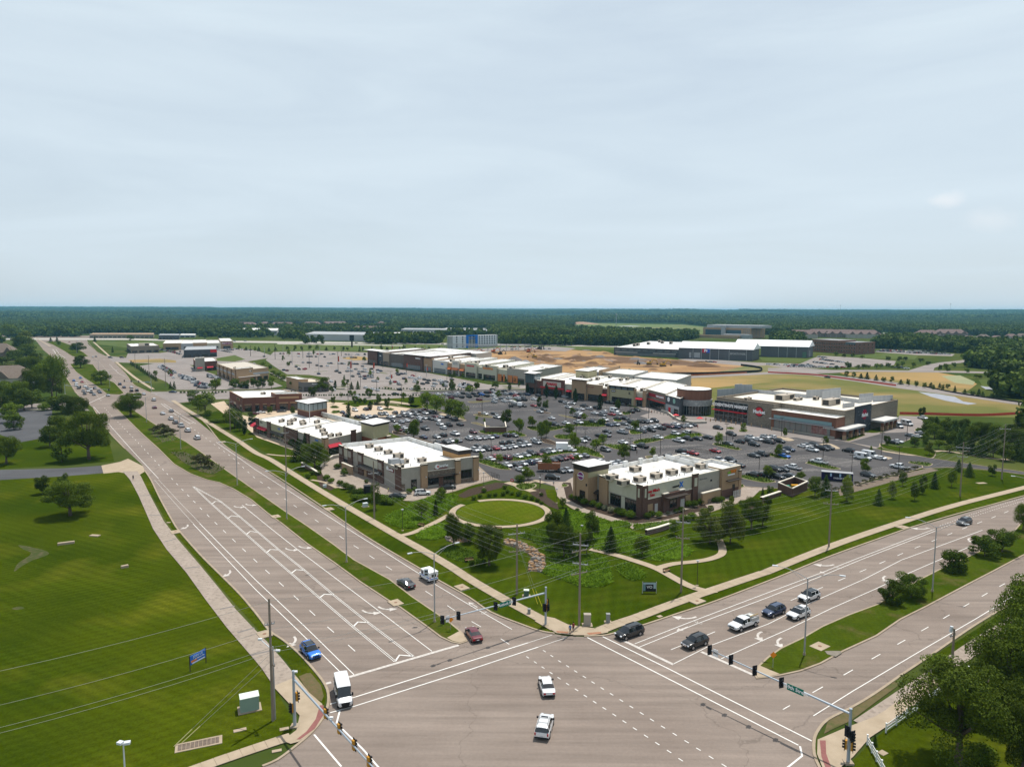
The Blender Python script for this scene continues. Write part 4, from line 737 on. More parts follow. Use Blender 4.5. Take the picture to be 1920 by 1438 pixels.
b.fu('service_door',A(890),A(948),0,3.0,TANB,.16); b.fu('service_door',A(970),A(1000),0,2.7,METAL,.16); b.fu('service_door',A(1285),A(1335),0,3.2,TANB,.16)
b.txt('u',"Jersey Mike's",A(945),6.25,1.05,REDS); b.txt('u','Subs',A(945),5.2,1.0,REDS); b.txt('u','cosmeti',A(1185),6.1,.85,BLK); b.txt('u','X',A(1240),6.2,1.9,BLUS,bold=.05)
b.txt('u','Plato\'s Closet',A(1465),6.4,.6,M('faint_sign',(.17,.17,.17))); b.fu('wall_lamp',A(1538),A(1550),5.3,5.7,BLK,.3)
b.txt('u','sub',A(1700),6.9,1.0,GRN,off=-1.0,bold=.05); b.txt('u','WAY',A(1745),7.0,1.2,ORG,off=-1.0,bold=.05); b.fu('sign_panel',A(1690),A(1758),6.0,6.35,WHT,.12,-1.0)
b.shelf('u',A(1670),A(1800),4.6,DARKM,1.4,-1.0); b.fu('door',A(1740),A(1765),0,3.2,DARKM,.1,-1.0)
for i in range(5):
    q=A(1695)+i*.75; b.box('gate_picket',q,q+.4,-3.0,-2.9,0,2.0,METAL)
b.pil('u',A(1800),A(1826),6.6,TANB,1.0,off=-.2)
# left face
b.fv('cream_panel',1.8,Bv(500),4.2,7.3,CREAM,.1); b.fv('panel_base',1.8,Bv(500),4.0,4.2,GREYS,.16)
b.win('v',Bv(787),Bv(670),.8,3.9,0,4); b.win('v',Bv(627),Bv(518),.8,3.9,0,4); b.fv('stone_dado',1.8,Bv(500),0,.8,STONE,.12)
b.pil('v',Bv(500),Bv(416),7.6,TANB,.6); b.box('pillar_cap_block',-.9,2.5,Bv(500)-.2,Bv(455),7.9,8.4,COPE)
b.fv('grey_wall',Bv(416),Bv(295),0,7.4,GREYS,.05); b.awn('v',Bv(414),Bv(270),3.7,DARKM,1.5,.8); b.win('v',Bv(412),Bv(300),.5,2.9,0,4)
tb=b.tower((X(290),Y(198)),(X(512),Y(150)),(X(108),Y(150)),10.4,TANB,cap=1.6,over=.6,low=(1.0,BRICK))
b.disc('v',(tb[2]+tb[3])/2,7.3,1.25,WHT,off=tb[0],name='oval_sign',sq=.9); b.disc('v',(tb[2]+tb[3])/2,7.3,1.1,PURP,off=tb[0]-.16,name='oval_sign',sq=.9,d=.05); b.txt('v',"SMOOTHIE",(tb[2]+tb[3])/2,7.3,.5,WHT,off=tb[0]-.16)
b.win('v',tb[2]+1.2,tb[2]+3.4,.2,3.4,tb[0],2); b.fv('wall_lamp',tb[2]+.4,tb[2]+.7,5,5.6,DARKM,.3,tb[0])
b.fu('tower_khaki_face',tb[0],tb[1],7.3,8.8,YELL,.05,tb[2]); b.fv('tower_pier',tb[3]-.9,tb[3],0,7.6,TANB,.3,tb[0])
for x,y in [(775,215),(650,355),(820,320),(990,283),(1150,247),(1305,215),(1450,185),(535,300)]: b.rtu(X(x),Y(y),7.35,(2.9,2.3,1.35))
for x,y in [(700,262),(745,352),(1022,240),(960,350),(1090,300),(1200,290),(1230,282),(1280,278),(900,365),(1120,330),(870,330),(1340,240)]: b.vent(X(x),Y(y),7.4)
SHOPR=b
# ---------------- left corner shop building
X=lambda v:620+v/6.4; Y=lambda v:800+v/6.4
b=Bld('shop_building','grey and cream corner shop building with round white and red sign above its stone band',(753,921),g(892,855,7.6)*1.0,(640,873))
b.Lu=b.Lu; Lu,Lv=b.Lu,b.Lv; A=lambda v:b.A(X(v)); Bv=lambda v:b.B(X(v))
b.block(0,Lu,0,Lv,6.7,GREYS,par=.55); 
b.block(A(1090),Lu+.2,-.3,.5,7.6,GREYS,par=.2,t=.2); b.box('back_parapet',Lu-.4,Lu+.0,10,Lv,6.2,7.5,WHITE); b.box('back_parapet',0.4,Lu-.5,Lv-.4,Lv+.02,6.2,7.5,WHITE); b.box('back_parapet',Lu-.3,Lu+3.0,15,15.4,3,8.1,WHITE); b.box('back_parapet',Lu-.45,Lu+.1,15.5,24,6.2,8.2,WHITE)
for c0,c1,zz,m_,d in [(1078,1152,6.9,TANB,.7),(1483,1542,7.0,TANB,1.0),(1700,1762,7.2,TANB,.8)]: b.pil('u',A(c0),A(c1),zz,m_,d)
b.pil('v',0,Bv(788),6.9,BRICK,.4); b.fu('brick_corner',0,1.0,0,2.0,STONE,.2)
b.fu('stone_band',A(1155),A(1483),3.5,4.9,STONE,.25,-.3); b.fu('band_sill',A(1155),A(1483),4.9,5.05,COPE,.3,-.3)
b.shelf('u',A(1155),A(1500),3.1,DARKM,1.5,-.3); b.win('u',A(1160),A(1290),.7,2.9,-.3,4); b.fu('brick_wall',A(1290),A(1340),0,3.3,BRICK,.15,-.3); b.win('u',A(1345),A(1480),0,2.9,-.3,3)
b.win('u',A(1555),A(1685),1.3,3.9,-.3,3); b.fu('stone_dado',A(1545),A(1700),0,1.1,STONE,.15,-.3); b.fu('recess_door',A(965),A(1032),0,3.0,DARKM,.1); b.win('u',A(968),A(1030),.1,2.9,-.1,2)
b.disc('u',A(1272),5.95,.72,WHT,off=-.3); b.disc('u',A(1280),6.0,.3,REDS,off=-.46,d=.05); b.txt('u','CareVet',A(1342),6.05,1.0,WHT,off=-.3,bold=.04); b.fu('sign_strip',A(1240),A(1395),5.15,5.5,M('maroon_print',(.2,.07,.07)),.1,-.3)
for x0 in (1130,1525,1752): b.fu('wall_lamp',A(x0)-.1,A(x0)+.15,3.2,3.6,METAL,1.2 if x0!=1130 else 1.0)
for c0,c1 in [(642,585),(400,345),(272,222),(165,118)]: b.pil('v',Bv(c0),Bv(c1),6.8,BRICK,.5); b.fv('pillar_inlay',Bv(c0)+.5,Bv(c1)-.5,4.2,6.2,GREYS,.58)
b.fv('cream_panel',Bv(585),Bv(400),3.6,6.1,CREAM,.12); b.fv('brick_wall',Bv(585),Bv(345),0,3.3,BRICK,.2); b.awn('v',Bv(640),Bv(370),3.8,DARKM,1.8,.9)
b.box('screen_wall',-3.0,-2.5,Bv(360),Bv(240),0,2.6,TANB); b.box('screen_wall_cap',-3.1,-2.4,Bv(360)-.1,Bv(240)+.1,2.6,2.8,COPE)
b.fv('cream_panel',Bv(222),Bv(165),3.8,6.2,CREAM,.1); b.win('v',Bv(222),Bv(170),.4,2.9,0,2); b.fv('service_door',Bv(440),Bv(412),0,2.8,TANB,.3); b.win('v',Bv(560),Bv(520),.6,2.8,-.1,2)
b.disc('v',Bv(685),5.3,.55,WHT); b.txt('v','CareVet',Bv(725),5.1,.85,WHT,bold=.04); b.fv('sign_backing',Bv(765),Bv(700),4.5,5.6,M('maroon_print2',(.16,.05,.05)),.06)
tb=b.tower((X(1530),Y(290)),(X(1672),Y(262)),(X(1342),Y(228)),9.2,M('orange_tan_stucco',(.42,.24,.10)),cap=1.3,over=.35,zlow=6.2)
for x,y in [(465,232),(575,268),(690,305),(885,415),(1095,400),(825,478)]: b.rtu(X(x),Y(y),6.18,(2.3,1.7,1.2))
b.rtu(X(812),Y(350),6.18,(2.8,2.0,1.6))
a_,b_=b.loc(X(760),Y(430),6.8); b.box('chiller',a_-1.5,a_+1.5,b_-1,b_+1,6.2,8.0,GREYP); b.box('chiller_duct',a_+1.6,a_+2.6,b_-1.2,b_+.4,6.2,7.6,GREYP)
for x,y in [(1005,390),(1025,390),(560,340),(520,310),(600,330),(960,470)]: b.vent(X(x),Y(y),6.2)
e=MB()
for k in range(16): q=Lu+.5+k*.0
for k in range(9): b.bx(e,Lu+1+k*.8,Lu+1.06+k*.8,-1.5,-1.44,0,1.1)
b.bx(e,Lu+1,Lu+7.5,-1.5,-1.44,1.1,1.16); b.bx(e,Lu+1,Lu+7.5,3,3.06,1.1,1.16); b.bx(e,Lu+7.5,Lu+7.56,-1.5,3,1.1,1.16)
for k in range(6): b.bx(e,Lu+7.5,Lu+7.56,-1.4+k*.8,-1.34+k*.8,0,1.1)
e.build('patio_railing',DARKM,b.e)
for k in range(6):
    o=Vector(b.pt(Lu+2+(k%3)*2,-.4+(k//3)*2,0)); e=MB(); e.tube(o,o+Vector((0,0,.7)),.06); e.tube(o+Vector((0,0,.7)),o+Vector((0,0,.75)),.5,n=10)
    tag(e.build('patio_table',METAL),f'small round patio table behind the black railing, {["left front","middle front","right front","left back","middle back","right back"][k]} one','table','patio tables behind the railing')
SHOPL=b
# ---------------- long building with two towers
X=lambda v:420+v/5.647; Y=lambda v:720+v/5.647
b=Bld('shop_building','long shop building with two towers, red awning and tan units on its white roof',(609,857),(736,826),(484,813))
Lu,Lv=b.Lu,b.Lv; A=lambda v:b.A(X(v)); Bv=lambda v:b.B(X(v))
b.block(0,Lu-9,0,Lv*.46,6.3,GREYS,par=.5); b.block(0,Lu-14,Lv*.46+.02,Lv,6.3,CREAM,par=.5)
b.block(Lu-16,Lu-6,.0-.2,3.0,7.4,GREYS,par=.4)
b.box('back_parapet',Lu-9.4,Lu-9.0,10,Lv*.8,5.8,7.4,WHITE); b.box('back_parapet',Lu-8.8,Lu-8.4,26,Lv*.9,5.0,7.0,WHITE)
b.pil('u',0,1.8,6.6,TANB,.4); b.pil('v',0,1.6,6.6,TANB,.4); b.pil('u',A(1345),A(1395),7.4,BRICK,.5)
b.awn('u',A(1100),A(1232),4.2,REDAW,1.8,.9); b.win('u',A(1105),A(1230),.2,3.2,0,5); b.txt('u','24',A(1217),5.3,.5,BLK)
for c0,c1,m_ in [(910,865,BRICK),(785,645,BRICK),(500,468,BRICK),(375,350,BRICK)]: b.pil('v',Bv(c0),Bv(c1),6.5,m_,.6)
b.fv('khaki_panel',Bv(640),Bv(500),3.4,6.0,YELL,.1); b.fv('grey_panel',Bv(468),Bv(375),3.4,6.0,CREAM,.1)
b.awn('v',Bv(462),Bv(375),3.7,REDAW,1.6,.9); b.awn('v',Bv(640),Bv(505),3.5,DARKM,1.4,.6); b.awn('v',Bv(860),Bv(790),3.6,DARKM,1.2,.5)
for c0,c1 in [(460,420),(415,380),(638,600),(590,550),(545,505),(900,870),(850,800)]: b.win('v',Bv(c0),Bv(c1),.3,2.8,0,2)
b.txt('v','Noodles',Bv(400),5.3,.8,BLK); b.txt('v','Café',Bv(585),5.0,1.3,BLUS); b.txt('v','Dental',Bv(985),5.2,.9,BLUS); b.awn('v',Lv,Lv+3,4,REDAW,3,.7)
b.box('porch_wall',-.5,4,Lv+.05,Lv+4.5,0,3.6,BRICKR); b.awn('v',Lv+.2,Lv+4.6,4.3,REDAW,2.4,.8,off=.5)
tb=b.tower((X(1578),Y(432)),(X(1822),Y(405)),(X(1436),Y(392)),10.2,YELL,cap=.9,over=.8,low=(4.6,M('rust_brick',(.21,.065,.035),(.25,.09,.05),3))); 
b.pil('u',tb[0]-.8,tb[0]+1.6,4.4,TANB,.8,tb[2],cap=True); b.pil('u',tb[1]-1.6,tb[1]+.8,4.4,TANB,.8,tb[2],cap=True)
tb=b.tower((X(885),Y(210)),(X(1160),Y(185)),(X(768),Y(175)),12.0,GLASSL,cap=.6,over=1.0,low=(8.2,BRICKR)); 
b.box('tower_sill',tb[0]-.12,tb[1]+.12,tb[2]-.12,tb[3]+.12,8.2,8.6,TANB)
for k in range(5): q=tb[0]+(tb[1]-tb[0])*k/4; b.box('mullion',q-.1,q+.1,tb[2]-.1,tb[2],8.6,11.4,DARKM)
for k in range(1,4): q=tb[2]+(tb[3]-tb[2])*k/3; b.box('mullion',tb[0]-.1,tb[0],q-.1,q+.1,8.6,11.4,DARKM)
for x,y in [(1000,455),(1045,490),(1065,525),(1130,545),(1215,538),(610,390),(740,380),(700,395),(830,400),(985,400),(700,420),(840,418)]: b.rtu(X(x),Y(y),5.82,(2.6,1.6,1.2))
for x,y in [(1110,380),(1345,480),(880,420),(905,405),(1010,380),(905,370)]: b.vent(X(x),Y(y),5.85)
e=MB(); o=Vector(b.pt(*b.loc(X(908),Y(385),6),5.8)); e.tube(o,o+Vector((0,0,7.5)),.12); e.build('roof_mast',METAL,b.e)
# ---------------- brown brick shop behind it
b=Bld('shop_building','brown brick shop building with arched storefront bays and blank tan sign panel',(456,772),(565,768),(431,757))
Lu,Lv=b.Lu,b.Lv; A=lambda v:b.A(X(v)); b.block(0,Lu,0,Lv,7.2,BRICKR,par=.6,cope=TANB); b.block(A(548),Lu+.3,-.8,10,8.6,BRICKR,par=1.2,cope=TANB)
b.fu('sign_panel',A(580),A(790),6.2,7.3,TANB,.1,-.8)
for c0,c1 in [(222,290),(312,372),(397,452),(478,545)]: b.win('u',A(c0),A(c1),.2,3.2,0,2); b.fu('lintel',A(c0)-.3,A(c1)+.3,3.4,3.8,TANB,.15)
for c0,c1 in [(585,670),(700,785)]: b.win('u',A(c0),A(c1),.2,3.4,-.8,2); b.fu('lintel',A(c0)-.3,A(c1)+.3,3.8,4.3,TANB,.15,-.8)
for c0 in (295,375,455): b.pil('u',A(c0),A(c0)+1.6,4.0,BRICKR,.35,cap=False)
b.fv('window_panel',8,16,4.6,6.0,TANB,.1); b.win('v',9.5,14,4.8,5.8,-.1,2); b.win('v',3,8,.3,3.0,0,3); b.win('v',18,24,.3,3.0,0,3); b.rtu(X(415),Y(100),6.6)
# ---------------- generic shops further back
def shop(label,O,U,V,h,m,zd,parts=(),roof=WHITE,win=6,cope=COPE,par=.6,name='shop_building',wm=None,band=None):
    b=Bld(name,label,O,U,V); b.block(0,b.Lu,0,b.Lv,h,m,par=par,roof=roof,cope=cope)
    for k in range(win):
        w=b.Lu/win; b.win('u',w*k+w*.15,w*(k+1)-w*.15,.4,min(3.2,h*.5),0,2,glass=wm)
    n=max(1,int(b.Lv/8))
    if zd:
        for k in range(n): w=b.Lv/n; b.win('v',w*k+w*.2,w*(k+1)-w*.2,.4,min(3.0,h*.45),0,2,glass=wm)
    if band: b.fu('fascia_band',0,b.Lu,h*.55,h*.7,band,.15); b.fv('fascia_band',0,b.Lv,h*.55,h*.7,band,.15)
    return b
b=shop('low dark grey shop with tan roof corner beside the planted road',(568,735),(617,734),(538,727),6.3,M('mid_grey_stucco',(.16,.15,.14)),1,win=3,roof=M('tan_roof',(.55,.48,.38)),cope=TANB); b.block(-.2,6,-.2+8,b.Lv+.2,7.6,TANB,par=.5,cope=COPE); b.txt('u','Panera',b.Lu*.45,5,1.2,WHT)
b=shop('tan two storey shop with balcony canopy and grey roof plant, left of the grey shop',(445,719),(504,712),(407,703),9.2,TANB,1,win=5,roof=M('tan_roof2',(.5,.45,.38)),cope=TANB,band=GREYP); b.shelf('u',1,b.Lu*.7,4.2,METAL,3); b.txt('u','BREWERY',b.Lu*.35,7,1.4,DARKM); b.block(b.Lu*.0-.3,b.Lu*.5,-.3,8,10.4,TANB,par=.5)
for x,y in [(452,693),(460,691),(440,690),(470,696)]: b.rtu(x,y,8.7)
for k in range(5): b.pil('v',3+k*b.Lv/5,4.5+k*b.Lv/5,8.8,TANB,.8)
b=shop('dark red brick diner with red and white awnings beyond the small car park',(368,697),(408,694),(363,689),8.2,BRICKR,1,win=4,cope=TANB); b.awn('u',1,b.Lu*.3,3.8,REDAW,2,1); b.awn('u',b.Lu*.5,b.Lu*.8,3.8,REDAW,2,1); b.block(-.3,8,-.3,9,11.5,GREYS,par=.5)
b=shop('brown stone office beside the far lawn with white roof plant',(246,663),(299,661),(238,657),8.6,STONEG,1,win=4,cope=TANB); b.rtu(270,646,8.0,(12,8,3))
b=Bld('shop_building','long tan strip of shops with pink corner sign beside the highway',(306,657),(437,654),(312,650)); L_=b.Lu
for k,(f0,f1,mm,hh) in enumerate([(0,.25,TANB,9),(.25,.42,GREYP,8.4),(.42,.62,TANB,9),(.62,.82,CREAM,8.2),(.82,1.0,TANB,10.5)]): b.block(L_*f0+.02,L_*f1-.02,0,b.Lv,hh,mm,par=.5); b.win('u',L_*f0+3,L_*f1-3,.5,4,0,5)
b.fu('sign_panel',L_*.85,L_*.97,6,9,M('plum_sign',(.25,.04,.10)),.2); b.txt('u','PARTY CITY',L_*.91,7.5,2.2,WHT,off=-.15)
b=shop('dark low restaurant with flat grey roof in front of the tan strip',(345,671),(407,669),(350,663),8.5,DGREY,1,win=4,roof=GREYP,cope=DGREY); b.fu('red_sign',b.Lu*.8,b.Lu,5,8,REDS,.2)
b=shop('pale office row on the horizon behind the far crossroads',(168,634),(288,634),(176,631),7,M('pale_brick',(.26,.21,.16),(.33,.28,.22),.2),0,win=14,roof=TANB,cope=TANB)
b=shop('dark flat roofed building by the trees beyond the highway',(298,637),(336,637),(301,634),8,DGREY,0,win=6,roof=GREYP,cope=GREYP)
b=shop('low white roofed shed row beyond the highway trees',(337,633),(366,633),(340,630.5),5,GREYP,0,win=3)
# ---------------- far retail row
b=Bld('store_row','long far row of brown, white and orange fronted stores with flat white roof',(988,722),(1088,700),(691,682))
Lu,Lv=b.Lu,b.Lv; S=lambda v:b.B(680+v/5.647,0,0,700)
segs=[(1740,1530,10.5,GREYS),(1530,1430,9,CREAM),(1430,1270,11,CREAM),(1270,1220,9,CREAM),(1220,1090,11.5,CREAM),(1090,1030,9.5,TANB),(1030,950,12,M('warm_white',(.6,.57,.5))),(950,900,9.5,TANB),(900,742,10.5,M('warm_white2',(.55,.54,.5))),(742,650,11.5,TANB),(650,448,13,BRICK),(448,290,12,M('brown_grey_brick',(.11,.09,.08),(.14,.12,.1),.4)),(290,220,12.5,M('taupe_panel',(.30,.25,.19))),(220,165,11.5,DGREY),(165,62,13,BRICK)]
dep=b.Lu*.62
for k,(x0,x1,h,mm) in enumerate(segs):
    b0,b1=S(x0),S(x1); o=(.0,.6,-.8,.4,-1.0,.3,-.6,.3,.2,-.4,-1.5,0,-.5,.4,-1)[k]
    b.block(o,dep*(1 if k<10 else 1.25)-k*.01,b0+.01,b1-.01,h-1.2,mm,par=.6,roof=WHITE); b.box('store_front',o-.01-.5,o+3,b0+.3,b1-.3,0,h,mm); 
    w=b1-b0
    if k in (5,7,8,9,10,11,12,13,14,1,3) or True: b.win('v',b0+w*.12,b1-w*.12,.3,4.4 if k>8 else 4.0,o-.51,max(3,int(w/4)),glass=GLASSB if k in(8,9,10,11) else GLASS)
for x,y,t_,mm,h,k in [(1335,0,'BURLINGTON',ORG,2.0,2),(1150,0,'HOMEGOODS',REDS,1.6,4),(990,0,'ULTA',GREYP,2.6,6),(845,0,'ross',BLUS,2.4,8),(600,0,'MARSHALLS',WHT,1.6,10),(190,0,'shoe',WHT,1.6,13)]:
    o=(.0,.6,-.8,.4,-1.0,.3,-.6,.3,.2,-.4,-1.5,0,-.5,.4,-1)[k]; b.txt('v',t_,S(x),segs[k][2]-2.4,h,mm,off=o-.52,bold=.05)
for k,m_ in ((5,ORAW),(7,ORAW),(6,ORAW)): o=(.0,.6,-.8,.4,-1.0,.3,-.6,.3)[k]; b.awn('v',S(segs[k][0])+1,S(segs[k][1])-1,6.4,m_,2.5,1.6,off=o-.5)
o=-.02
for x0,x1 in [(1435,1475),(1490,1510),(1540,1590),(1600,1645)]: b.fv('orange_panel',min(S(x0),S(x1)),max(S(x0),S(x1)),.3,5.5,M('orange_terracotta',(.55,.2,.07)),.3,-.55 if x0>1430 else 0)
for x0,x1 in [(740,438),(200,25)]: b.box('eave_slab',-4 if x0>300 else -3,12,S(x0),S(x1),13.0,13.4,DARKM); b.box('eave_roof',-3.8 if x0>300 else -2.8,12,S(x0)+.3,S(x1)-.3,13.4,13.5,WHITE)
b.block(dep*1.26,dep*1.75,S(700),S(60)-20,11,M('pale_wall',(.5,.47,.42)),par=.5)
for x,y in [(860,678),(848,676),(782,666),(845,670),(880,680),(915,686),(948,687),(960,690),(760,668),(895,679)]: b.rtu(x,y,9.4,(5,3.5,2.2))
# ---------------- the central stores
X=lambda v:980+v/6.4; Y=lambda v:670+v/6.4
b=Bld('store_row','brown and cream store row with glass corner tower, red store sign and red awnings',(1206,763),(1290,727),(1000,738))
Lu,Lv=b.Lu,b.Lv; S=lambda v:b.B(X(v),0,0,745)
sg=[(1480,1440,9.0,TANB,-.6),(1440,1360,7.0,CREAM,.5),(1360,1335,9.5,TANB,-.8),(1335,1040,10.0,YELL,0),(1040,1015,9.5,TANB,-.6),(1015,955,7.5,BRICKR,.6),(955,770,9.5,TANB,-.6),(770,600,11.5,TANB,-1.8),(600,500,8.0,CREAM,.5),(500,225,10.2,BRICKR,-.5),(225,160,8.5,BRICKR,.2),(160,40,9.0,BRICK,-.8)]
for k,(x0,x1,h,mm,o) in enumerate(sg):
    b0,b1=S(x0),S(x1); w=b1-b0
    b.block(o+.5,Lu*.62-k*.4,b0+.01,b1-.01,7.6+(k%3)*.25,CREAM if mm!=BRICKR else BRICKR,par=.4); b.box('store_front',o,o+1.6,b0+.02,b1-.02,0,h,mm); b.box('store_front_cap',o-.1,o+1.7,b0-.05+.08,b1-.03,h,h+.2,COPE)
    if w>4: b.win('v',b0+w*.1,b1-w*.1,.2,3.8,o,max(2,int(w/3)))
for x0,x1 in [(1445,1360),(1015,957),(595,530)]: b.awn('v',S(x0),S(x1),5.0,REDAW,1.8,1.0,off=-.1)
b.fv('white_sign_panel',S(463),S(250),5.6,8.8,M('cream_sign',(.55,.5,.42)),.2,-.5); b.txt('v','TJ-MAXX',S(352),7.2,2.2,REDS,off=-.7,bold=.06); b.fv('red_fascia',S(500),S(215),4.6,5.3,REDS,.5,-.5)
b.fv('clerestory',S(1330),S(1040),8.3,9.6,GLASSB,.1); 
for k in range(5): q=S(1330)+(S(1040)-S(1330))*k/4; b.fv('clerestory_post',q-.5,q+.5,8.2,9.8,DARKM,.25)
b.box('clerestory_roof',-1.5,6,S(1350),S(1025),10.0,10.3,DARKM); b.box('clerestory_roof_top',-1.4,5.9,S(1350)+.1,S(1025)-.1,10.3,10.4,WHITE)
b.fv('sign_box',S(1110),S(1063),6.4,7.6,BLK,.15); b.txt('v','K',S(1280),6.6,2.0,BLK); b.txt('v','SHOE',S(1087),7.0,.9,WHT,off=-.16); b.txt('v','SPORT CLIPS',S(810),8.0,1.1,M('rust_sign',(.3,.12,.08)),off=-.6)
b.box('hip_roof',-3.4,5,S(790),S(575),11.5,11.9,DARKM); b.box('hip_roof_top',-3.3,4.9,S(790)+.1,S(575)-.1,11.9,12.0,WHITE)
b.box('glass_tower',-1.4,8,S(150),S(45),6.8,12.3,GLASSB); b.box('glass_tower_roof',-2.6,9.4,S(165),S(25),12.3,12.8,DARKM); b.box('glass_tower_top',-2.5,9.3,S(165)+.1,S(25)-.1,12.8,12.9,WHITE)
for k in range(6): q=S(150)+(S(45)-S(150))*k/5; b.box('mullion',-1.55,-1.4,q-.12,q+.12,6.8,12.3,DARKM)
tb=b.tower((X(790),Y(168)),(X(945),Y(145)),(X(660),Y(145)),12.5,YELL,cap=.6,over=1.0,zlow=7)
b.block(Lu*.66,Lu*1.05,S(1500)+2,S(900),8.5,GREYP,par=.5); b.block(Lu*.66,Lu*1.0,S(880),S(140),9.6,M('pale_wall2',(.5,.48,.44)),par=.5); b.box('tan_wall',Lu*.6,Lu*1.02,S(500)+1,S(500)+1.6,0,11.5,TANB)
for x,y in [(710,235),(900,255),(1048,232),(1180,268),(1255,258),(945,328),(1015,335),(1440,388),(235,130),(290,138),(810,270)]: b.rtu(X(x),Y(y),7.7,(3.4,2.4,1.5))
# ---------------- wine shop, coffee front, rotunda
X=lambda v:1120+v/4.79; Y=lambda v:560+v/4.79
b=Bld('store_row','stone wine and spirits store with red sign band beside grey cafe front',(1272,780),(1310,758),(1210,761))
S=lambda v:b.B(X(v),0,0,775); Lu=b.Lu
b.block(0,Lu,S(612),b.Lv,9.5,STONEG,par=.5); b.block(-.5,Lu,S(740),S(612)-.05,9.0,DGREY,par=.5); b.fv('red_sign_band',S(600),S(460),6.2,7.9,M('deep_red',(.30,.02,.03)),.25); b.txt('v','WINE & SPIRITS',S(560),7.0,1.35,WHT,off=-.26,bold=.05)
b.fv('red_canopy',S(612),S(430),4.4,4.7,REDS,1.8); b.win('v',S(600),S(470),.2,3.8,0,6); b.fv('grey_front',S(735),S(615),0,4.6,GREYP,.25,-.5); b.win('v',S(730),S(690),.4,3.2,-.75,2); b.fv('red_door',S(660),S(640),0,3.2,REDS,.1,-.75)
b.disc('v',S(640),7.1,1.25,WHT,off=-.5); b.disc('v',S(690),6.9,1.25,M('mint_sign',(.25,.45,.38)),off=-.5)
c=g(1301,779)+azv(14)*8.5; c.z=0; t=empty('rotunda',c,0,'round corner pavilion with brown clad drum over pale stone band and glass','building')
e=MB(); e.tube((0,0,7.6),(0,0,12.6),8.6,n=36); e.build('brown_drum',WOODB,t); e=MB(); e.tube((0,0,4.6),(0,0,7.6),9.0,n=36); e.build('stone_band',M('pale_stone_tile',(.34,.34,.33),(.22,.23,.24),1.2,c3=(.42,.42,.40),s3=.9),t)
e=MB(); e.tube((0,0,0),(0,0,4.6),8.3,n=36); e.build('glass_wall',GLASS,t); e=MB(); e.tube((0,0,12.6),(0,0,12.75),8.3,n=36); e.build('roof',WHITE,t)
for k in range(36):
    q=Vector((math.sin(k*.1745),math.cos(k*.1745),0))*8.35; e=MB(); e.tube(q,q+Vector((0,0,4.6)),.1,n=4); e.build('mullion',GREYP,t)
e=MB(); e.tube((0,0,12.4),(0,0,12.6),8.7,n=36); e.build('drum_rim',DARKM,t)
# ---------------- the market
b=Bld('market_building','large stone market with glass entrance, round red sign and flat cream roof',(1567,823),(1683,792),(1338,787))
Lu,Lv=b.Lu,b.Lv; X=lambda v:1300+v/6.4; S=lambda v,o=0:b.B(X(v),o,0,800); X5=lambda v:1500+v/7.68
A=lambda v:b.A(X5(v),0,0,790)
sN=S(1060); ROOFC=M('cream_roof_membrane',(.70,.66,.58),(.62,.57,.49),.12)
b.block(8.5,Lu+.2,.5,Lv,10.8,STONEG,par=1.0,roof=ROOFC,cope=M('tan_cap',(.28,.22,.16)),inner=STONEG)
b.block(0,8.45,.3,S(930),8.6,WOODB,par=.5); b.block(2.0,8.45,S(930)+.05,Lv+.0,10.9,STONEG,par=.8,roof=ROOFC,cope=MATS['tan_cap'],inner=STONEG)
b.fv('clerestory_glass',2,S(960)-0,5.0,6.5,M('pale_teal_glass',(.22,.32,.33),rough=.15),.12); b.fv('metal_eave',1,S(915),4.6,4.85,GREYP,1.2); b.win('v',2.5,S(965),.9,4.5,0,10,glass=M('printed_glass',(.17,.20,.19),(.25,.20,.18),.5,rough=.25)); b.fv('red_window_graphic',4,11,1.0,4.4,M('red_graphic',(.22,.08,.07),(.3,.2,.18),1),.09)
b.fv('stone_base',.5,S(930),0,.9,GREYS,.2)
o=2.0; b.win('v',S(650,2),S(250,2),.2,9.3,o,7,rows=4,glass=GLASS,fr=GREYP); b.fv('red_canopy',S(645,2),S(240,2),4.8,5.1,REDS,1.6,o); b.txt('v',"COSENTINO'S MARKET",S(432,2),7.4,1.9,WHT,off=o-.2,bold=.05)
b.disc('v',S(785,2),6.6,2.3,BLK,off=o); b.disc('v',S(785,2),6.6,2.0,REDS,off=o-.16,d=.06); b.txt('v','Market',S(785,2),6.5,2.2,WHT,off=o-.25,bold=.04)
b.fu('stone_pier',8.6,A(780),0,10.7,STONEG,.3,.5); b.fu('charcoal_wall',A(782),A(1010),0,11.6,M('star_wall',(.045,.05,.06),(.06,.066,.08),.5),.6,.5)
q=(A(860)+A(960))/2; b.disc('u',q,7.6,2.2,M('deep_red2',(.35,.015,.05)),off=-.1); b.txt('u','Market',q,7.4,2.2,WHT,off=-.25,bold=.04)
for k in range(22): x=A(782)+.6+random.random()*(A(1010)-A(782)-1.2); zz=random.uniform(.8,10); b.fu('star',x,x+.28,zz,zz+.28,GREYP,.05,-.1)
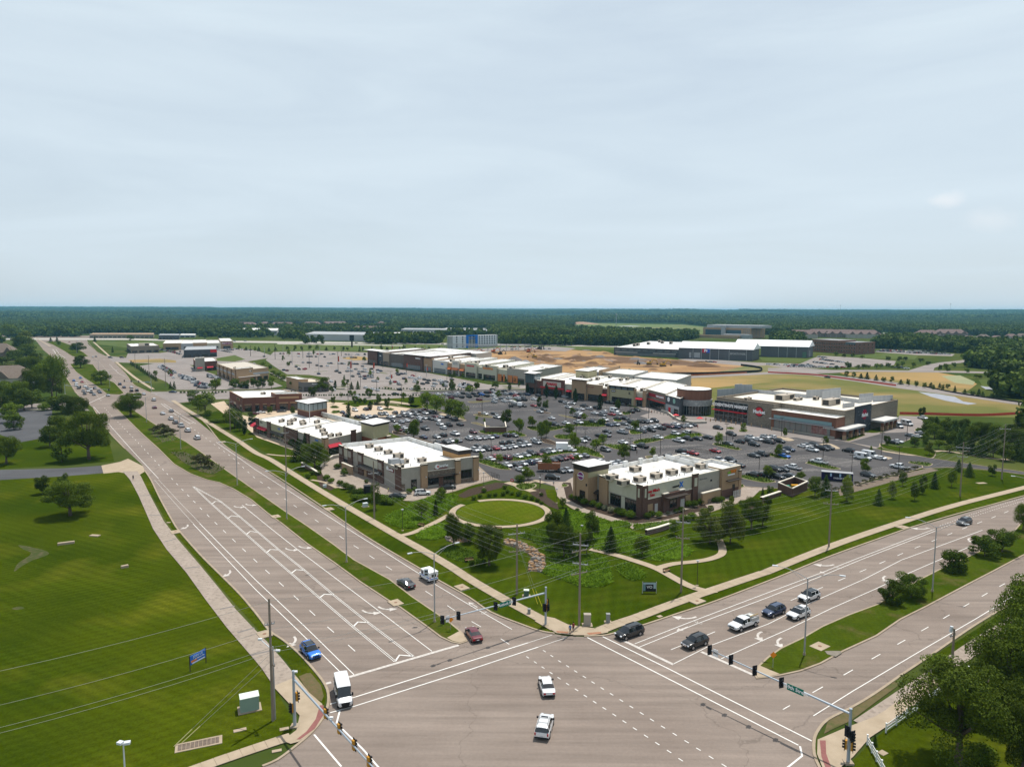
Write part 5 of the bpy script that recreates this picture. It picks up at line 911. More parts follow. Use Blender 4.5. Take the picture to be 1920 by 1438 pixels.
# drive-under canopies
for (n,r,l,z0,zt_) in (((X5(660),760+355/7.68),(X5(935),760+278/7.68),(X5(405),760+290/7.68),3.6,4.3),((X5(1210),760+232/7.68),(X5(1455),760+180/7.68),(X5(1040),760+200/7.68),3.8,4.5)):
    a0,b0=b.loc(*n,zt_); a1,_=b.loc(*r,zt_); _,b1=b.loc(*l,zt_); b1=max(b1,.45)
    b.box('canopy_slab',a0,a1,b0,b1,z0,zt_,METAL); b.box('canopy_top',a0+.3,a1-.3,b0+.3,b1-.1,zt_,zt_+.08,M('pale_canopy',(.62,.60,.57)))
    for k in range(4): x=a0+.5+(a1-a0-2.2)*k/3; b.box('canopy_pillar',x,x+1.2,b0+.4,b0+1.6,0,1.9,TANB); b.box('canopy_post',x+.1,x+1.1,b0+.5,b0+1.5,1.9,z0,WOODB)
PANW=M('screen_panel',(.36,.37,.38),(.46,.46,.46),.35,stretch=(0,(3,3,.1)),rough=.6)
def scr(p0,p1,z0,h):
    z0+=1.2; h-=.6
    a0,b0=b.loc(*p0,z0); a1,b1=b.loc(*p1,z0); out_=max(b0,b1)>Lv+.5 or min(b0,b1)<-.5 or max(a0,a1)>Lu+.5
    if out_: h+=z0; z0=0
    e=MB(); P=[b.pt(a0,b0,0),b.pt(a1,b1,0)]; d=(Vector(P[1])-Vector(P[0])); n=Vector((-d.y,d.x,0)).normalized()*.15
    vs=[Vector(P[0])+n,Vector(P[0])-n,Vector(P[1])-n,Vector(P[1])+n]; e.add([(v.x,v.y,z0) for v in vs]+[(v.x,v.y,z0+h) for v in vs],[(0,1,5,4),(1,2,6,5),(2,3,7,6),(3,0,4,7),(4,5,6,7)]); e.build('roof_screen',PANW,b.e)
q=lambda v,w:(1220+v/3.84,700+w/3.84)
for p0,p1,h in [((480,140),(605,132),2.4),((605,132),(730,135),4.5),((605,132),(655,128),4.5),((730,138),(1120,178),2.4),((1120,178),(1245,172),4.6),((1232,192),(1365,175),4.6),((1245,172),(1365,160),4.6),((1365,195),(1500,215),2.4),((1500,215),(1590,205),3.0),((1500,200),(1600,192),4.0),((1600,205),(1740,198),3.4),((1385,250),(1465,240),2.6),((1385,250),(1385,225),2.6)]: scr(q(*p0),q(*p1),8.6,h)
for x,y,s_ in [(965,170,(11,5,2.4)),(1300,205,(11,4,2.6)),(1190,180,(3,2,1.6)),(1060,185,(6,2,1.2)),(700,185,(4,2,1.4))]: b.rtu(*q(x,y),9.85,s_)
# ---------------- sports hall
b=Bld('sports_hall','huge charcoal sports hall with white gabled roof and red and blue wall sign',(1410,677),(1470,661),(1272,672))
X=lambda v:1290+v/7.68; S=lambda v:b.B(X(v),0,0,675); H_=11.8
CH_=M('charcoal_metal_wall',(.085,.088,.096),(.11,.112,.12),.05,stretch=(0,(1,1,.1)),rough=.6)
W_=34; b.box('wall',0,W_,0,b.Lv,0,H_,CH_)
e=MB(); vs=[b.pt(*p) for p in ((-1,-1.5,H_),(W_/2,-1.5,H_+6.5),(W_+1,-1.5,H_),(-1,b.Lv+1,H_),(W_/2,b.Lv+1,H_+6.5),(W_+1,b.Lv+1,H_))]; e.add(vs,[(0,1,4,3),(1,2,5,4),(0,1,2),(3,4,5),(0,3,5,2)]); e.build('roof',M('white_metal_roof',(.86,.86,.86),rough=.6),b.e)
for v in (70,190,315,440,590,840): b.fv('pale_pilaster',S(v)-.25,S(v)+.25,0,H_-.4,GREYP,.3)
b.fv('sign_panel_red',(S(203)+S(310))/2,S(203),7.2,11.2,M('sign_red2',(.5,.02,.05)),.4); b.fv('sign_panel_blue',S(310),(S(203)+S(310))/2,7.2,11.2,M('sign_blue2',(.04,.10,.5)),.4); b.txt('v','F+',(S(203)+S(310))/2,9.2,3.4,WHT,off=-.5,bold=.08)
b.txt('v','SPORTS PARK',S(715),6.9,2.6,GREYP,off=-.2,bold=.06)
for v in (30,100,130,155): b.fv('tall_window',S(v)-1.2,S(v)+1.2,1.5,7,GREYP,.2)
b2=Bld('sports_hall','right wing of the sports hall with white gabled roof and green windows',(1514,671.5),(1545,662),(1426,669))
b2.box('wall',0,34,0,b2.Lv,0,H_+.6,CH_); e=MB(); hh=H_+.6; vs=[b2.pt(*p) for p in ((-1,-1.5,hh),(17,-1.5,hh+6.5),(35,-1.5,hh),(-1,b2.Lv+30,hh),(17,b2.Lv+30,hh+6.5),(35,b2.Lv+30,hh))]; e.add(vs,[(0,1,4,3),(1,2,5,4),(0,1,2),(3,4,5),(0,3,5,2)]); e.build('roof',MATS['white_metal_roof'],b2.e)
S=lambda v:b2.B(X(v),0,0,670)
for v in (1300,1425,1555): b2.fv('pale_pilaster',S(v)-.25,S(v)+.25,0,H_,GREYP,.3)
b2.win('v',S(1705),S(1645),0.5,6.8,0,3,rows=3,glass=M('green_glass',(.10,.19,.14),rough=.2)); b2.win('u',8,16,1,8,0,3,rows=3,glass=GREYP)
b3=Bld('sports_offices','low dark two storey office wing with flat white roof left of the hall',(1272,671),(1330,652),(1151,665.5))
b3.block(0,b3.Lu*.8,0,b3.Lv,9.2,DGREY,par=.6,roof=WHITE,cope=DARKM)
for k in range(9):
    w=b3.Lv/9
    b3.win('v',k*w+1.2,(k+1)*w-1.2,5.2,7.6,0,3,glass=GLASSB)
b3.fv('balcony_band',3,b3.Lv*.38,3.6,4.3,METAL,.6); b3.fv('balcony_band',b3.Lv*.62,b3.Lv-2,3.6,4.3,METAL,.6); b3.fv('glazing',4,b3.Lv-3,.5,3.2,GLASSB,.15)
for x,y in [(1237,640),(1242,642),(1258,643),(1216,644),(1190,647),(1196,646)]: b3.rtu(x,y,8.7,(6,4,3))
# ---------------- hotel, hospital, offices
def storeys(b,face,L,n,rows,z0,dz,w,h,glass=GLASSB,off=0,x0=1.5,fr=GREYP):
    for k in range(n):
        for j in range(rows):
            c=x0+(L-2*x0)*(k+.5)/n; b.win(face,c-w/2,c+w/2,z0+j*dz,z0+j*dz+h,off,1,glass=glass,fr=fr)
b=Bld('hotel','five storey grey and white hotel with bright blue corner frame',(843,654),(933,650),(831,651))
Lu=b.Lu; HH=17; b.block(0,Lu,0,16,HH,GREYP,par=.6,roof=WHITE); HW=M('hotel_white',(.62,.64,.68)); b.fu('white_wall',Lu*.06,Lu*.33,0,HH,HW,.3); b.fu('white_wall',Lu*.57,Lu*.97,2.5,HH,HW,.3); HB=M('hotel_blue',(.02,.16,.55))
b.fu('blue_frame',Lu*.33,Lu*.38,0,HH+.8,HB,1.2); b.fu('blue_frame',Lu*.52,Lu*.57,0,HH+.8,HB,1.2); b.fu('blue_frame',Lu*.38,Lu*.52,HH-1,HH+.8,HB,1.2); b.fu('blue_frame',Lu*.38,Lu*.52,HH-4.4,HH-3.6,HB,1.0)
for a0,a1,n in ((.08,.32,2),(.38,.52,2),(.58,.96,7)):
    for k in range(n):
        for j in range(5 if a0<.5 else 4):
            c=Lu*(a0+(a1-a0)*(k+.5)/n); zz=1.6+j*3.15+(3.15 if a0>.5 else 0)-(0); 
            if zz<HH-1.5: b.win('u',c-1.2,c+1.2,zz,zz+1.9,-.3,2,glass=M('dark_blue_glass',(.05,.07,.11),rough=.1))
storeys(b,'v',16,2,5,1.6,3.15,2,1.8)
b=Bld('hospital','big tan hospital block with glass front and grey penthouse behind sports hall',(1407,635),(1434,633),(1318,632))
S=lambda v:b.B(1120+v/4.79,0,0,632); HH=19.5; TAN2=M('hospital_tan',(.33,.22,.13),(.37,.25,.15),.1)
b.block(0,b.Lu,0,b.Lv,HH,TAN2,par=.8,roof=GREYP); b.fv('glass_front',S(1290),S(1155),4,15.5,M('teal_glass',(.06,.10,.12),rough=.1),.5); b.fv('glass_front',S(1110),S(970),4,15.5,MATS['teal_glass'],.5); b.box('stair_tower',-2,10,S(1150),S(1112),0,HH+4,GREYP); b.box('penthouse',6,b.Lu*.8,S(1460),S(970),HH,HH+5,GREYP)
storeys(b,'v',S(1300)-0,4,4,3,3.9,2.4,1.9); storeys(b,'u',b.Lu,4,4,3,3.9,3.0,1.9)
b.box('low_wing',-22,-4,S(1400),S(1170),0,8,GREYP); b.box('low_wing',-30,-22.1,S(1330),S(900),0,5.5,TAN2)
for j in range(4):
    for s0,s1 in ((1290,1155),(1110,970)): b.fv('spandrel',S(s0),S(s1),5.5+j*3.2,5.8+j*3.2,DARKM,.6)
b=Bld('office_block','long three storey red brown brick office block right of the sports hall',(1606,664.5),(1640,663),(1520,659))
b.block(0,b.Lu,0,b.Lv,14.5,M('office_brick',(.17,.085,.06),(.21,.11,.08),.3),par=.7,roof=GREYP,cope=TANB); b.block(0.1,b.Lu-.1,b.Lv*.4,b.Lv*.98,16,MATS['office_brick'],par=.5,z0=13.9,roof=GREYP)
storeys(b,'v',b.Lv,18,3,2.2,4.1,1.9,1.9,glass=GLASS,fr=TANB); storeys(b,'u',b.Lu,4,3,2.2,4.1,2.2,1.9,glass=GLASS,fr=TANB); b.fv('sign_panel',2,16,12,13.8,GLASSB,.3)
def ware(label,O,U,V,h,m,roof=WHITE,n=0,name='warehouse'):
    b=Bld(name,label,O,U,V); b.block(0,b.Lu,0,b.Lv,h,m,par=.4,roof=roof)
    for k in range(n): w=b.Lu/n; b.win('u',w*k+w*.2,w*(k+1)-w*.2,h*.45,h*.7,0,1,glass=GLASS,fr=m)
    return b
PALEW=M('pale_metal_wall',(.40,.40,.40),(.46,.46,.46),.05)
ware('long grey warehouse with pale metal roof beyond the highway',(572,638),(725,641),(590,632),11,PALEW,GREYP); ware('right half of the long grey warehouse with bright roof behind the trees',(727,641),(812,640),(740,633),10,M('grey_metal_wall',(.26,.27,.28)),WHITE)
ware('white two storey office with dark window band on the wooded skyline',(752,627),(836,628),(760,624),11,M('office_white',(.45,.45,.45)),GREYP,14,'office_block'); ware('flat roofed pale building above the blue cornered hotel',(861,626),(918,627),(866,624),8,PALEW,GREYP)
ware('low white roofed building directly behind the hotel',(832,621),(908,622),(838,620),7,PALEW,WHITE); ware('pale shed with dark loading side left of far trees',(450,627),(520,629),(460,622),10,PALEW,WHITE,8)
ware('low grey shed among trees right of the hotel',(935,634),(1000,637),(940,630),7,GREYS,WHITE); ware('long low grey store beyond the construction site trees',(990,640),(1080,643),(1000,634),7,GREYS,GREYP); ware('tiny white roofed farm shed far out in the forest on right',(1590,601),(1605,601),(1591,599.6),8,PALEW,WHITE); ware('second tiny white roofed farm shed far out in the forest',(1616,601),(1628,601),(1617,599.6),8,PALEW,WHITE)
ware('distant white sheds glinting in the forest above the green field',(1210,592.6),(1224,592.6),(1211,591.4),10,PALEW,WHITE)
for i in range(16):
    x=[60,140,250,330,480,560,700,860,980,1100,1380,1480,1700,1790,1850,1905][i]; y=[603,600,607,599,601,598,600,603,598,601,600,606,603,609,600,605][i]
    ware('tiny pale roof among the far woods, '+['leftmost','second from left','third from left','fourth from left','fifth from left','sixth from left','seventh from left','eighth from left','eighth from right','seventh from right','sixth from right','fifth from right','fourth from right','third from right','second from right','rightmost'][i],(x,y),(x+6+i%4*2,y),(x+1,y-.5),13,PALEW,GREYP if i%3 else WHITE)
# houses with hipped roofs
ROOFB=M('brown_shingle',(.135,.105,.085),(.18,.145,.12),.8,bump=.3); ROOFR=M('mauve_shingle',(.16,.11,.10),(.20,.14,.125),.2); SIDING=M('house_siding',(.36,.33,.29),(.42,.39,.34),.2); SIDB=M('brown_siding',(.19,.15,.12),(.23,.18,.15),.2)
def house(label,x,y,w,d,h,rh,ang,roof,wall,name='house',group=None,gables=2,win=3):
    p=g(x,y); t=empty(name,p,math.radians(-ang),label,'house' if name=='house' else 'apartment block',group)
    e=MB(); e.box(-w/2,w/2,-d/2,d/2,0,h); e.build('wall',wall,t)
    e=MB(); o=.6; r=min(w,d)*.42; vs=[(-w/2-o,-d/2-o,h),(w/2+o,-d/2-o,h),(w/2+o,d/2+o,h),(-w/2-o,d/2+o,h),(-w/2+r,0,h+rh),(w/2-r,0,h+rh)]; e.add(vs,[(0,1,5,4),(1,2,5),(2,3,4,5),(3,0,4),(0,3,2,1)])
    for k in range(gables):
        c=-w/2+w*(k+.5)/gables; gw=w/gables*.32; e.add([(c-gw,-d/2-1.2,h+.02),(c+gw,-d/2-1.2,h+.02),(c,-d/2-1.2,h+rh*.62),(c,-d*.08,h+rh*.62)],[(0,2,3),(1,3,2),(0,1,2)])
    e.build('roof',roof,t)
    st=max(1,int(h/3))
    for j in range(st):
        for k in range(win):
            c=-w/2+w*(k+.5)/win; e=MB(); e.box(c-.6,c+.6,-d/2-.06,-d/2+.02,.9+j*3,2.3+j*3); f=e.build('window',WHT,t); e=MB(); e.box(c-.5,c+.5,-d/2-.09,-d/2-.05,1+j*3,2.2+j*3); e.build('pane',GLASS,f)
    return t
house('brown two storey house with steep hipped roof at the left edge',-2,676,34,24,8.5,9,-20,ROOFB,SIDB,gables=3,win=5)
house('low house with broad tan hipped roof behind the left trees',8,722,40,26,5.5,8,-30,ROOFB,SIDING,gables=3,win=4)
house('small roof peeking above trees at the far left edge',-12,640,28,18,7,7,0,ROOFB,SIDB)
k=0
for x,y,w,lab in [(462,613,60,'leftmost mauve roofed apartment block on the wooded skyline'),(497,612,30,'short mauve roofed block between two longer ones on the skyline'),(530,613,70,'second long mauve roofed apartment block on the skyline'),(585,612,55,'mauve roofed apartment block left of centre skyline'),(628,611,80,'widest mauve roofed apartment block on the skyline'),(690,623,75,'rust roofed building nearer than the skyline apartments'),(715,611,26,'small pale building right of the skyline apartments')]:
    house(lab,x,y,w,22,7.5,7,0,ROOFR,SIDING,'apartment_building',win=6,gables=4)
for x,y,w,lab in [(1500,634,60,'apartment block just above the white sports hall roof'),(1540,632,60,'mauve roofed apartment block behind the brick offices, left one'),(1580,633,60,'mauve roofed apartment block behind the brick offices, middle one'),(1618,634,60,'mauve roofed apartment block behind the brick offices, right one'),(1737,634,42,'apartment block just right of the pale concrete yard'),(1780,632,60,'wide mauve roofed block on the right wooded slope')]:
    house(lab,x,y,w,22,8,8,10,ROOFR,SIDB if y<634 else SIDING,'apartment_building',win=6,gables=4)
for i,(x,y) in enumerate([(1788,640),(1828,645),(1848,649),(1868,641),(1880,648),(1905,645),(1925,650),(1895,637),(1843,638),(1816,641),(1915,636)]):
    house(['white house with grey roof nearest the concrete yard','grey house in the lower left of the hillside houses','grey house lowest on the hillside','tan house in the middle of the upper hillside row','tan house just right of the lowest hillside house','hillside house left of the frame edge, in the lower row','rightmost hillside house cut by the frame','small house in the upper hillside row towards the right','upper hillside house left of the tan one','leftmost house of the upper hillside row','uppermost hillside house near the right frame edge'][i],x,y,20,14,6,5,-15+i*7,ROOFR if i%2 else ROOFB,SIDING if i%3 else WHT,group='houses on the wooded hillside',win=3)
# enclosures, garden walls
def wallbox(name,label,cat,pts,h,w,m,cap=True):
    P=PX(pts); t=empty(name,P[0],0,label,cat); e=MB(); Q=[p-P[0] for p in P]; kerb(e,Q,w,0,h); e.build('wall',m,t)
    if cap: e=MB(); kerb(e,Q,w+.2,h,h+.22); e.build('cap',COPE,t)
wallbox('trash_enclosure','dark brick bin enclosure with open top on the lawn edge by the small parking lot','enclosure',[(1459,920),(1485,932),(1513,918),(1489,909),(1459,920)],2.4,.3,BRICK)
wallbox('trash_enclosure','brown brick bin enclosure in the middle of the parking lot','enclosure',[(909,802),(910,812),(949,811),(947,801)],2.4,.3,BRICK)
wallbox('garden_wall','low brown garden wall with cream cap on the lawn in front of the right building','wall',[(1211,1003),(1232,998),(1257,990)],1.1,.6,BRICK); wallbox('garden_wall','short brown wall with cream cap running into the bin enclosure','wall',[(1427,940),(1463,928)],1.0,.6,BRICK)
wallbox('garden_wall','low brown wall with pale cap beside the left drive','wall',[(566,873),(580,881),(597,892)],1.0,.5,BRICK); wallbox('retaining_wall','curved grey retaining wall beside the left drive','wall',[(602,881),(610,868),(624,860),(642,857)],1.0,.35,GREYS)
wallbox('curved_wall','curved low wall round the cafe terrace by the rotunda','wall',[(1240,772),(1252,776),(1262,784),(1275,791),(1300,795),(1325,794)],1.0,.4,GREYS)
e=MB(); o=g(1490,918); e.box(-1,1,-.6,.6,0,1.5); tag(e.build('dumpster',M('yellow_bin',(.6,.3,.03)),None,o),'orange yellow bin standing inside the dark brick enclosure','bin')
e=MB(); o=g(1474,918); e.box(-1,1,-.6,.6,0,1.3); tag(e.build('dumpster',M('green_bin',(.02,.2,.12)),None,o),'green bin standing inside the dark brick enclosure','bin')
# steel frame of the unfinished building
o=g(905,659); t=empty('steel_frame',o,0,'unfinished grey steel frame standing in front of the hotel','steel frame')
e=MB(); e.box(-50,62,0,1.0,7,7.9); e.box(-50,62,34,35,7,7.9); e.build('beam',GREYP,t)
for k in range(15):
    for yy in (.5,34.5): e=MB(); e.tube((-50+k*8,yy,0),(-50+k*8,yy,7),.35,n=4); e.build('column',GREYP,t)
# ================================================================ VEHICLES
def paint_mat():
    m=bpy.data.materials.new('car_paint'); m.use_nodes=True; t=m.node_tree; b=t.nodes['Principled BSDF']
    oi=nn(t,'ShaderNodeObjectInfo'); t.links.new(oi.outputs['Color'],b.inputs['Base Color']); b.inputs['Roughness'].default_value=.32; b.inputs['Metallic'].default_value=.15; b.inputs['Coat Weight'].default_value=.6; b.inputs['Coat Roughness'].default_value=.08
    return m
CARP=paint_mat(); CGL=M('car_glass',(.012,.015,.018),rough=.05,spec=.9); TYRE=M('tyre_rubber',(.018,.018,.018),rough=.8); RIM=M('wheel_rim',(.38,.38,.39),rough=.35,metal=.6); TRIM=M('black_trim',(.02,.02,.022),rough=.55)
LAMP=M('headlamp',(.65,.67,.70),rough=.15); TAIL=M('tail_lamp',(.35,.012,.015),rough=.25); PLATE=M('number_plate',(.55,.56,.58),rough=.5); CHROME=M('chrome',(.6,.6,.62),rough=.2,metal=.9)
CC={'w':(.72,.73,.74),'g':(.20,.21,.22),'s':(.40,.42,.44),'k':(.014,.015,.017),'b':(.03,.15,.50),'r':(.36,.018,.025),'d':(.13,.012,.022),'n':(.025,.045,.10),'t':(.06,.065,.07),'e':(.36,.31,.24),'B':(.012,.16,.62)}
CN={'w':'white','g':'grey','s':'silver','k':'black','b':'blue','r':'red','d':'dark red','n':'navy','t':'charcoal','e':'beige','B':'bright blue'}
TN={'s':'sedan','u':'SUV','p':'pickup truck','v':'cargo van','m':'minivan','j':'jeep'}
# station rows: x, floor z, belt z, roof z, half width, roof half width, glass flag to next station
SPEC={
's':(4.75,1.83,[(-2.37,.42,.62,0,.72,.6,0),(-2.30,.26,.86,0,.84,.7,0),(-2.0,.24,.96,0,.90,.7,0),(-1.55,.24,.99,1.02,.91,.62,1),(-.95,.24,.98,1.36,.915,.60,1),(-.35,.24,.97,1.44,.915,.61,0),(-.27,.24,.97,1.44,.915,.61,1),(.45,.24,.955,1.40,.915,.60,1),(1.15,.24,.93,.96,.91,.66,0),(1.55,.24,.90,0,.90,.66,0),(2.05,.25,.80,0,.87,.6,0),(2.30,.30,.66,0,.78,.5,0),(2.38,.40,.52,0,.62,.4,0)]),
'u':(4.7,1.9,[(-2.35,.45,.80,0,.78,.6,0),(-2.28,.32,1.02,1.05,.88,.6,1),(-1.98,.30,1.06,1.52,.93,.63,1),(-1.78,.30,1.07,1.64,.94,.66,0),(-1.66,.30,1.07,1.65,.94,.66,1),(-.75,.30,1.06,1.69,.95,.68,0),(-.65,.30,1.06,1.69,.95,.68,1),(.35,.30,1.04,1.65,.95,.67,1),(1.10,.30,1.02,1.06,.94,.72,0),(1.55,.30,1.0,0,.93,.7,0),(2.05,.31,.92,0,.90,.6,0),(2.28,.36,.78,0,.82,.5,0),(2.36,.45,.6,0,.68,.4,0)]),
'm':(5.1,1.98,[(-2.55,.40,.80,0,.82,.6,0),(-2.5,.30,1.0,1.03,.92,.6,1),(-2.28,.28,1.05,1.55,.96,.68,1),(-2.05,.28,1.06,1.70,.97,.72,0),(-1.93,.28,1.06,1.71,.98,.72,1),(-.6,.28,1.05,1.75,.99,.72,0),(-.5,.28,1.05,1.75,.99,.72,1),(.6,.28,1.03,1.68,.98,.70,1),(1.65,.28,1.0,1.04,.96,.72,0),(2.05,.29,.93,0,.93,.65,0),(2.4,.32,.78,0,.85,.55,0),(2.54,.42,.6,0,.7,.4,0)]),
'j':(4.3,1.88,[(-2.1,.5,1.1,1.12,.86,.72,1),(-2.05,.48,1.12,1.75,.86,.74,0),(-1.9,.48,1.12,1.82,.86,.76,1),(-.8,.48,1.12,1.84,.86,.76,0),(-.7,.48,1.12,1.84,.86,.76,1),(.2,.48,1.12,1.80,.86,.75,1),(.55,.48,1.12,1.16,.86,.72,0),(1.4,.48,1.06,0,.84,.66,0),(1.9,.5,1.0,0,.78,.6,0),(2.0,.55,.92,0,.7,.5,0)]),
'p':(5.85,2.02,[(-2.92,.55,.95,0,.93,.9,0),(-2.88,.5,1.0,0,.98,.93,0),(-.95,.45,1.0,0,1.0,.93,0),(-.90,.45,1.18,1.22,1.0,.74,1),(-.72,.45,1.18,1.80,1.0,.74,0),(-.62,.45,1.18,1.84,1.0,.75,1),(.15,.45,1.18,1.86,1.0,.75,0),(.25,.45,1.18,1.86,1.0,.75,1),(.85,.45,1.17,1.80,1.0,.74,1),(1.5,.45,1.14,1.18,.99,.78,0),(2.1,.46,1.10,0,.98,.74,0),(2.65,.48,1.02,0,.96,.7,0),(2.88,.5,.85,0,.9,.6,0),(2.94,.55,.65,0,.8,.5,0)]),
'v':(5.9,2.06,[(-2.95,.5,1.2,0,.94,.9,0),(-2.93,.4,1.25,2.40,.98,.84,0),(-2.80,.36,1.25,2.52,1.0,.86,0),(-1.6,.36,1.25,2.56,1.01,.87,0),(-.2,.36,1.25,2.56,1.01,.87,0),(.75,.36,1.25,2.54,1.01,.86,0),(.85,.36,1.25,2.53,1.01,.86,1),(1.35,.36,1.25,2.40,1.0,.84,1),(2.10,.36,1.22,1.30,.98,.80,0),(2.55,.36,1.10,0,.94,.7,0),(2.85,.4,.92,0,.86,.6,0),(2.95,.5,.65,0,.74,.5,0)])}
WX={'s':(-1.40,1.42,.33),'u':(-1.38,1.42,.36),'m':(-1.5,1.58,.35),'j':(-1.25,1.25,.40),'p':(-1.85,1.82,.40),'v':(-1.85,1.95,.36)}
def carmesh(ty):
    L_,W_,st=SPEC[ty]; rows=[]
    for (x,zl,zb,zr,w,rw,gf) in st:
        if zr<=zb: r=[(w*.86,zl),(w,zl+.14),(w*1.0,zl+(zb-zl)*.62),(w*.97,zb-.03),(w*.93,zb),(rw*.98 if rw<w*.93 else w*.9,zb+.025),(rw*.6,zb+.035),(0,zb+.045)]
        else: r=[(w*.86,zl),(w,zl+.14),(w*1.0,zl+(zb-zl)*.62),(w*.975,zb-.02),(w*.94,zb+.01),(rw+.03 if zr-zb>.2 else w*.82,zr-.05 if zr-zb>.2 else zb+.03),(rw*.72,zr),(0,zr+.015)]
        rows.append([(x,y,z) for y,z in r]+[(x,-y,z) for y,z in reversed(r[:-1])])
    n=len(rows[0]); V=[p for r in rows for p in r]; body=[];glass=[]
    for i in range(len(rows)-1):
        a,b=st[i],st[i+1]; ra=a[3]-a[2];rb=b[3]-b[2]
        for j in range(n-1):
            f=(i*n+j,i*n+j+1,(i+1)*n+j+1,(i+1)*n+j); k=j if j<7 else 13-j   # band index
            isg=False
            if a[6]:
                if k==4 and ra>.2 and rb>.2: isg=True
                if (ra>.2)!=(rb>.2) and k in (4,5,6): isg=True
                if k in (5,6) and abs(a[3]-b[3])>.20 and ra>.2 and rb>.2 and ty!='v': isg=True
            if ty=='s' and ra<=.2 and rb>.2 and a[6] and k in(4,5,6): isg=True
            (glass if isg else body).append(f)
    body.append(tuple(range(n))); body.append(tuple((len(rows)-1)*n+i for i in range(n)))
    return V,body,glass
def mk(name,V,Fs,mat,smooth=True):
    me=bpy.data.meshes.new(name); used=sorted({i for f in Fs for i in f}); mp={u:i for i,u in enumerate(used)}
    me.from_pydata([V[u] for u in used],[],[tuple(mp[i] for i in f) for f in Fs]); me.materials.append(mat)
    bm=bmesh.new(); bm.from_mesh(me); bmesh.ops.recalc_face_normals(bm,faces=bm.faces); bm.to_mesh(me); bm.free()
    if smooth:
        me.polygons.foreach_set('use_smooth',[True]*len(me.polygons)); 
        try: me.set_sharp_from_angle(angle=math.radians(38))
        except Exception: pass
    me.update(); return me
def wheelmesh(r,w,full=True):
    e=MB(); N=16 if full else 10
    e.tube((0,-w/2,0),(0,w/2,0),r,n=N,mi=0); e.tube((0,-w/2-.01,0),(0,w/2+.01,0),r*.62,n=N,mi=1)
    return e
MESH={}
for ty in SPEC:
    V,bf,gf=carmesh(ty); MESH[ty]=(mk('body',V,bf,CARP),mk('window_glass',V,gf,CGL)); 
    r=WX[ty][2]; o=wheelmesh(r,.24).build('wheel',[TYRE,RIM]); MESH[ty]+=(o.data,); bpy.data.objects.remove(o)
    L_,W_,st=SPEC[ty]; fr=L_/2; zb=st[-3][2]
    e=MB()                                     # trim: sills, arches, grille, bumpers
    e.box(-L_/2+.25,L_/2-.3,-W_/2+.06,W_/2-.06,.2 if ty!='p' else .38,.42)
    for x in WX[ty][:2]:
        for s in (1,-1):
            e.tube((x,s*(W_/2-.10),r+.02),(x,s*(W_/2+.012),r+.02),r+.075,n=14)
    e.box(fr-.12,fr+.01,-.48,.48,.42,zb-.12 if ty!='v' else .85); e.box(-fr-.02,-fr+.12,-W_/2+.14,W_/2-.14,.34,.52)
    if ty in 'um': e.box(-1.6,.3,.60,.64,SPEC[ty][2][5][3]-.02,SPEC[ty][2][5][3]+.06); e.box(-1.6,.3,-.64,-.60,SPEC[ty][2][5][3]-.02,SPEC[ty][2][5][3]+.06)
    if ty=='p': e.box(-2.8,-1.0,-.80,.80,.98,1.052)
    if ty=='j': e.tube((-2.1,0,.95),(-2.28,0,.95),.38,n=12)
    if ty=='v': e.box(-1.5,-.35,.985,1.02,1.5,2.05); e.box(-1.5,-.35,-1.02,-.985,1.5,2.05)
    o=e.build('trim',TRIM); MESH[ty]+=(o.data,); bpy.data.objects.remove(o)
    hz_=zb-.13; e=MB(); e.box(fr-.24,fr-.02,.5,W_/2-.16,hz_-.1,hz_+.06); o=e.build('headlight',LAMP); a=o.data; bpy.data.objects.remove(o)
    tz=st[1][2]-.12; e=MB(); 
    if ty in 'umvj': e.box(-fr-.01,-fr+.10,W_/2-.26,W_/2-.09,tz-.22,tz+.10)
    else: e.box(-fr-.012,-fr+.12,W_/2-.45,W_/2-.13,tz-.14,tz+.04)
    o=e.build('tail_light',TAIL); b_=o.data; bpy.data.objects.remove(o)
    e=MB(); q=.95 if ty in 'smj' else 1.1
    mx={'s':.75,'u':.75,'m':1.2,'j':.4,'p':1.1,'v':1.55}[ty]; e.box(mx-.1,mx+.1,W_/2-.06,W_/2+.17,q,q+(.17 if ty!='v' else .4)); o=e.build('mirror',TRIM); c_=o.data; bpy.data.objects.remove(o)
    e=MB(); e.box(-fr-.03,-fr,-.2,.2,.55,.68); o=e.build('number_plate',PLATE); d_=o.data; bpy.data.objects.remove(o); MESH[ty]+=(a,b_,c_,d_)
def mirror(me):
    m=me.copy(); m.transform(Matrix.Scale(-1,4,(0,1,0))); m.flip_normals(); return m
for ty in MESH: MESH[ty]+=(mirror(MESH[ty][4]),mirror(MESH[ty][5]),mirror(MESH[ty][6]))
CARS=[]
def car(ty,col,p,az,label=None,group=None,near=False,scale=1.0):
    ms=MESH[ty]; t=empty('parked_car' if not near else {'p':'pickup_truck','v':'cargo_van','m':'minivan'}.get(ty,'car'),(p.x,p.y,.03),math.radians(90-az),label,{'p':'pickup','v':'van','m':'minivan'}.get(ty,'car'),group)
    t.scale=(scale,)*3
    b=link('body',ms[0],t); b.color=(*CC[col],1); link('window_glass',ms[1],t); link('trim',ms[3],t)
    xr,xf,r=WX[ty]; W_=SPEC[ty][1]
    for x in (xr,xf):
        for s in (1,-1): w=link('wheel',ms[2],t); w.location=(x,s*(W_/2-.10),r)
    link('headlight',ms[4],t); link('headlight',ms[8],t); link('tail_light',ms[5],t); link('tail_light',ms[9],t)
    if near: link('mirror',ms[6],t); link('mirror',ms[10],t); link('number_plate',ms[7],t)
    CARS.append((t,ty,col)); return t
def gz(x,y,z=.75): p=g(x,y,z); return Vector((p.x,p.y,0))
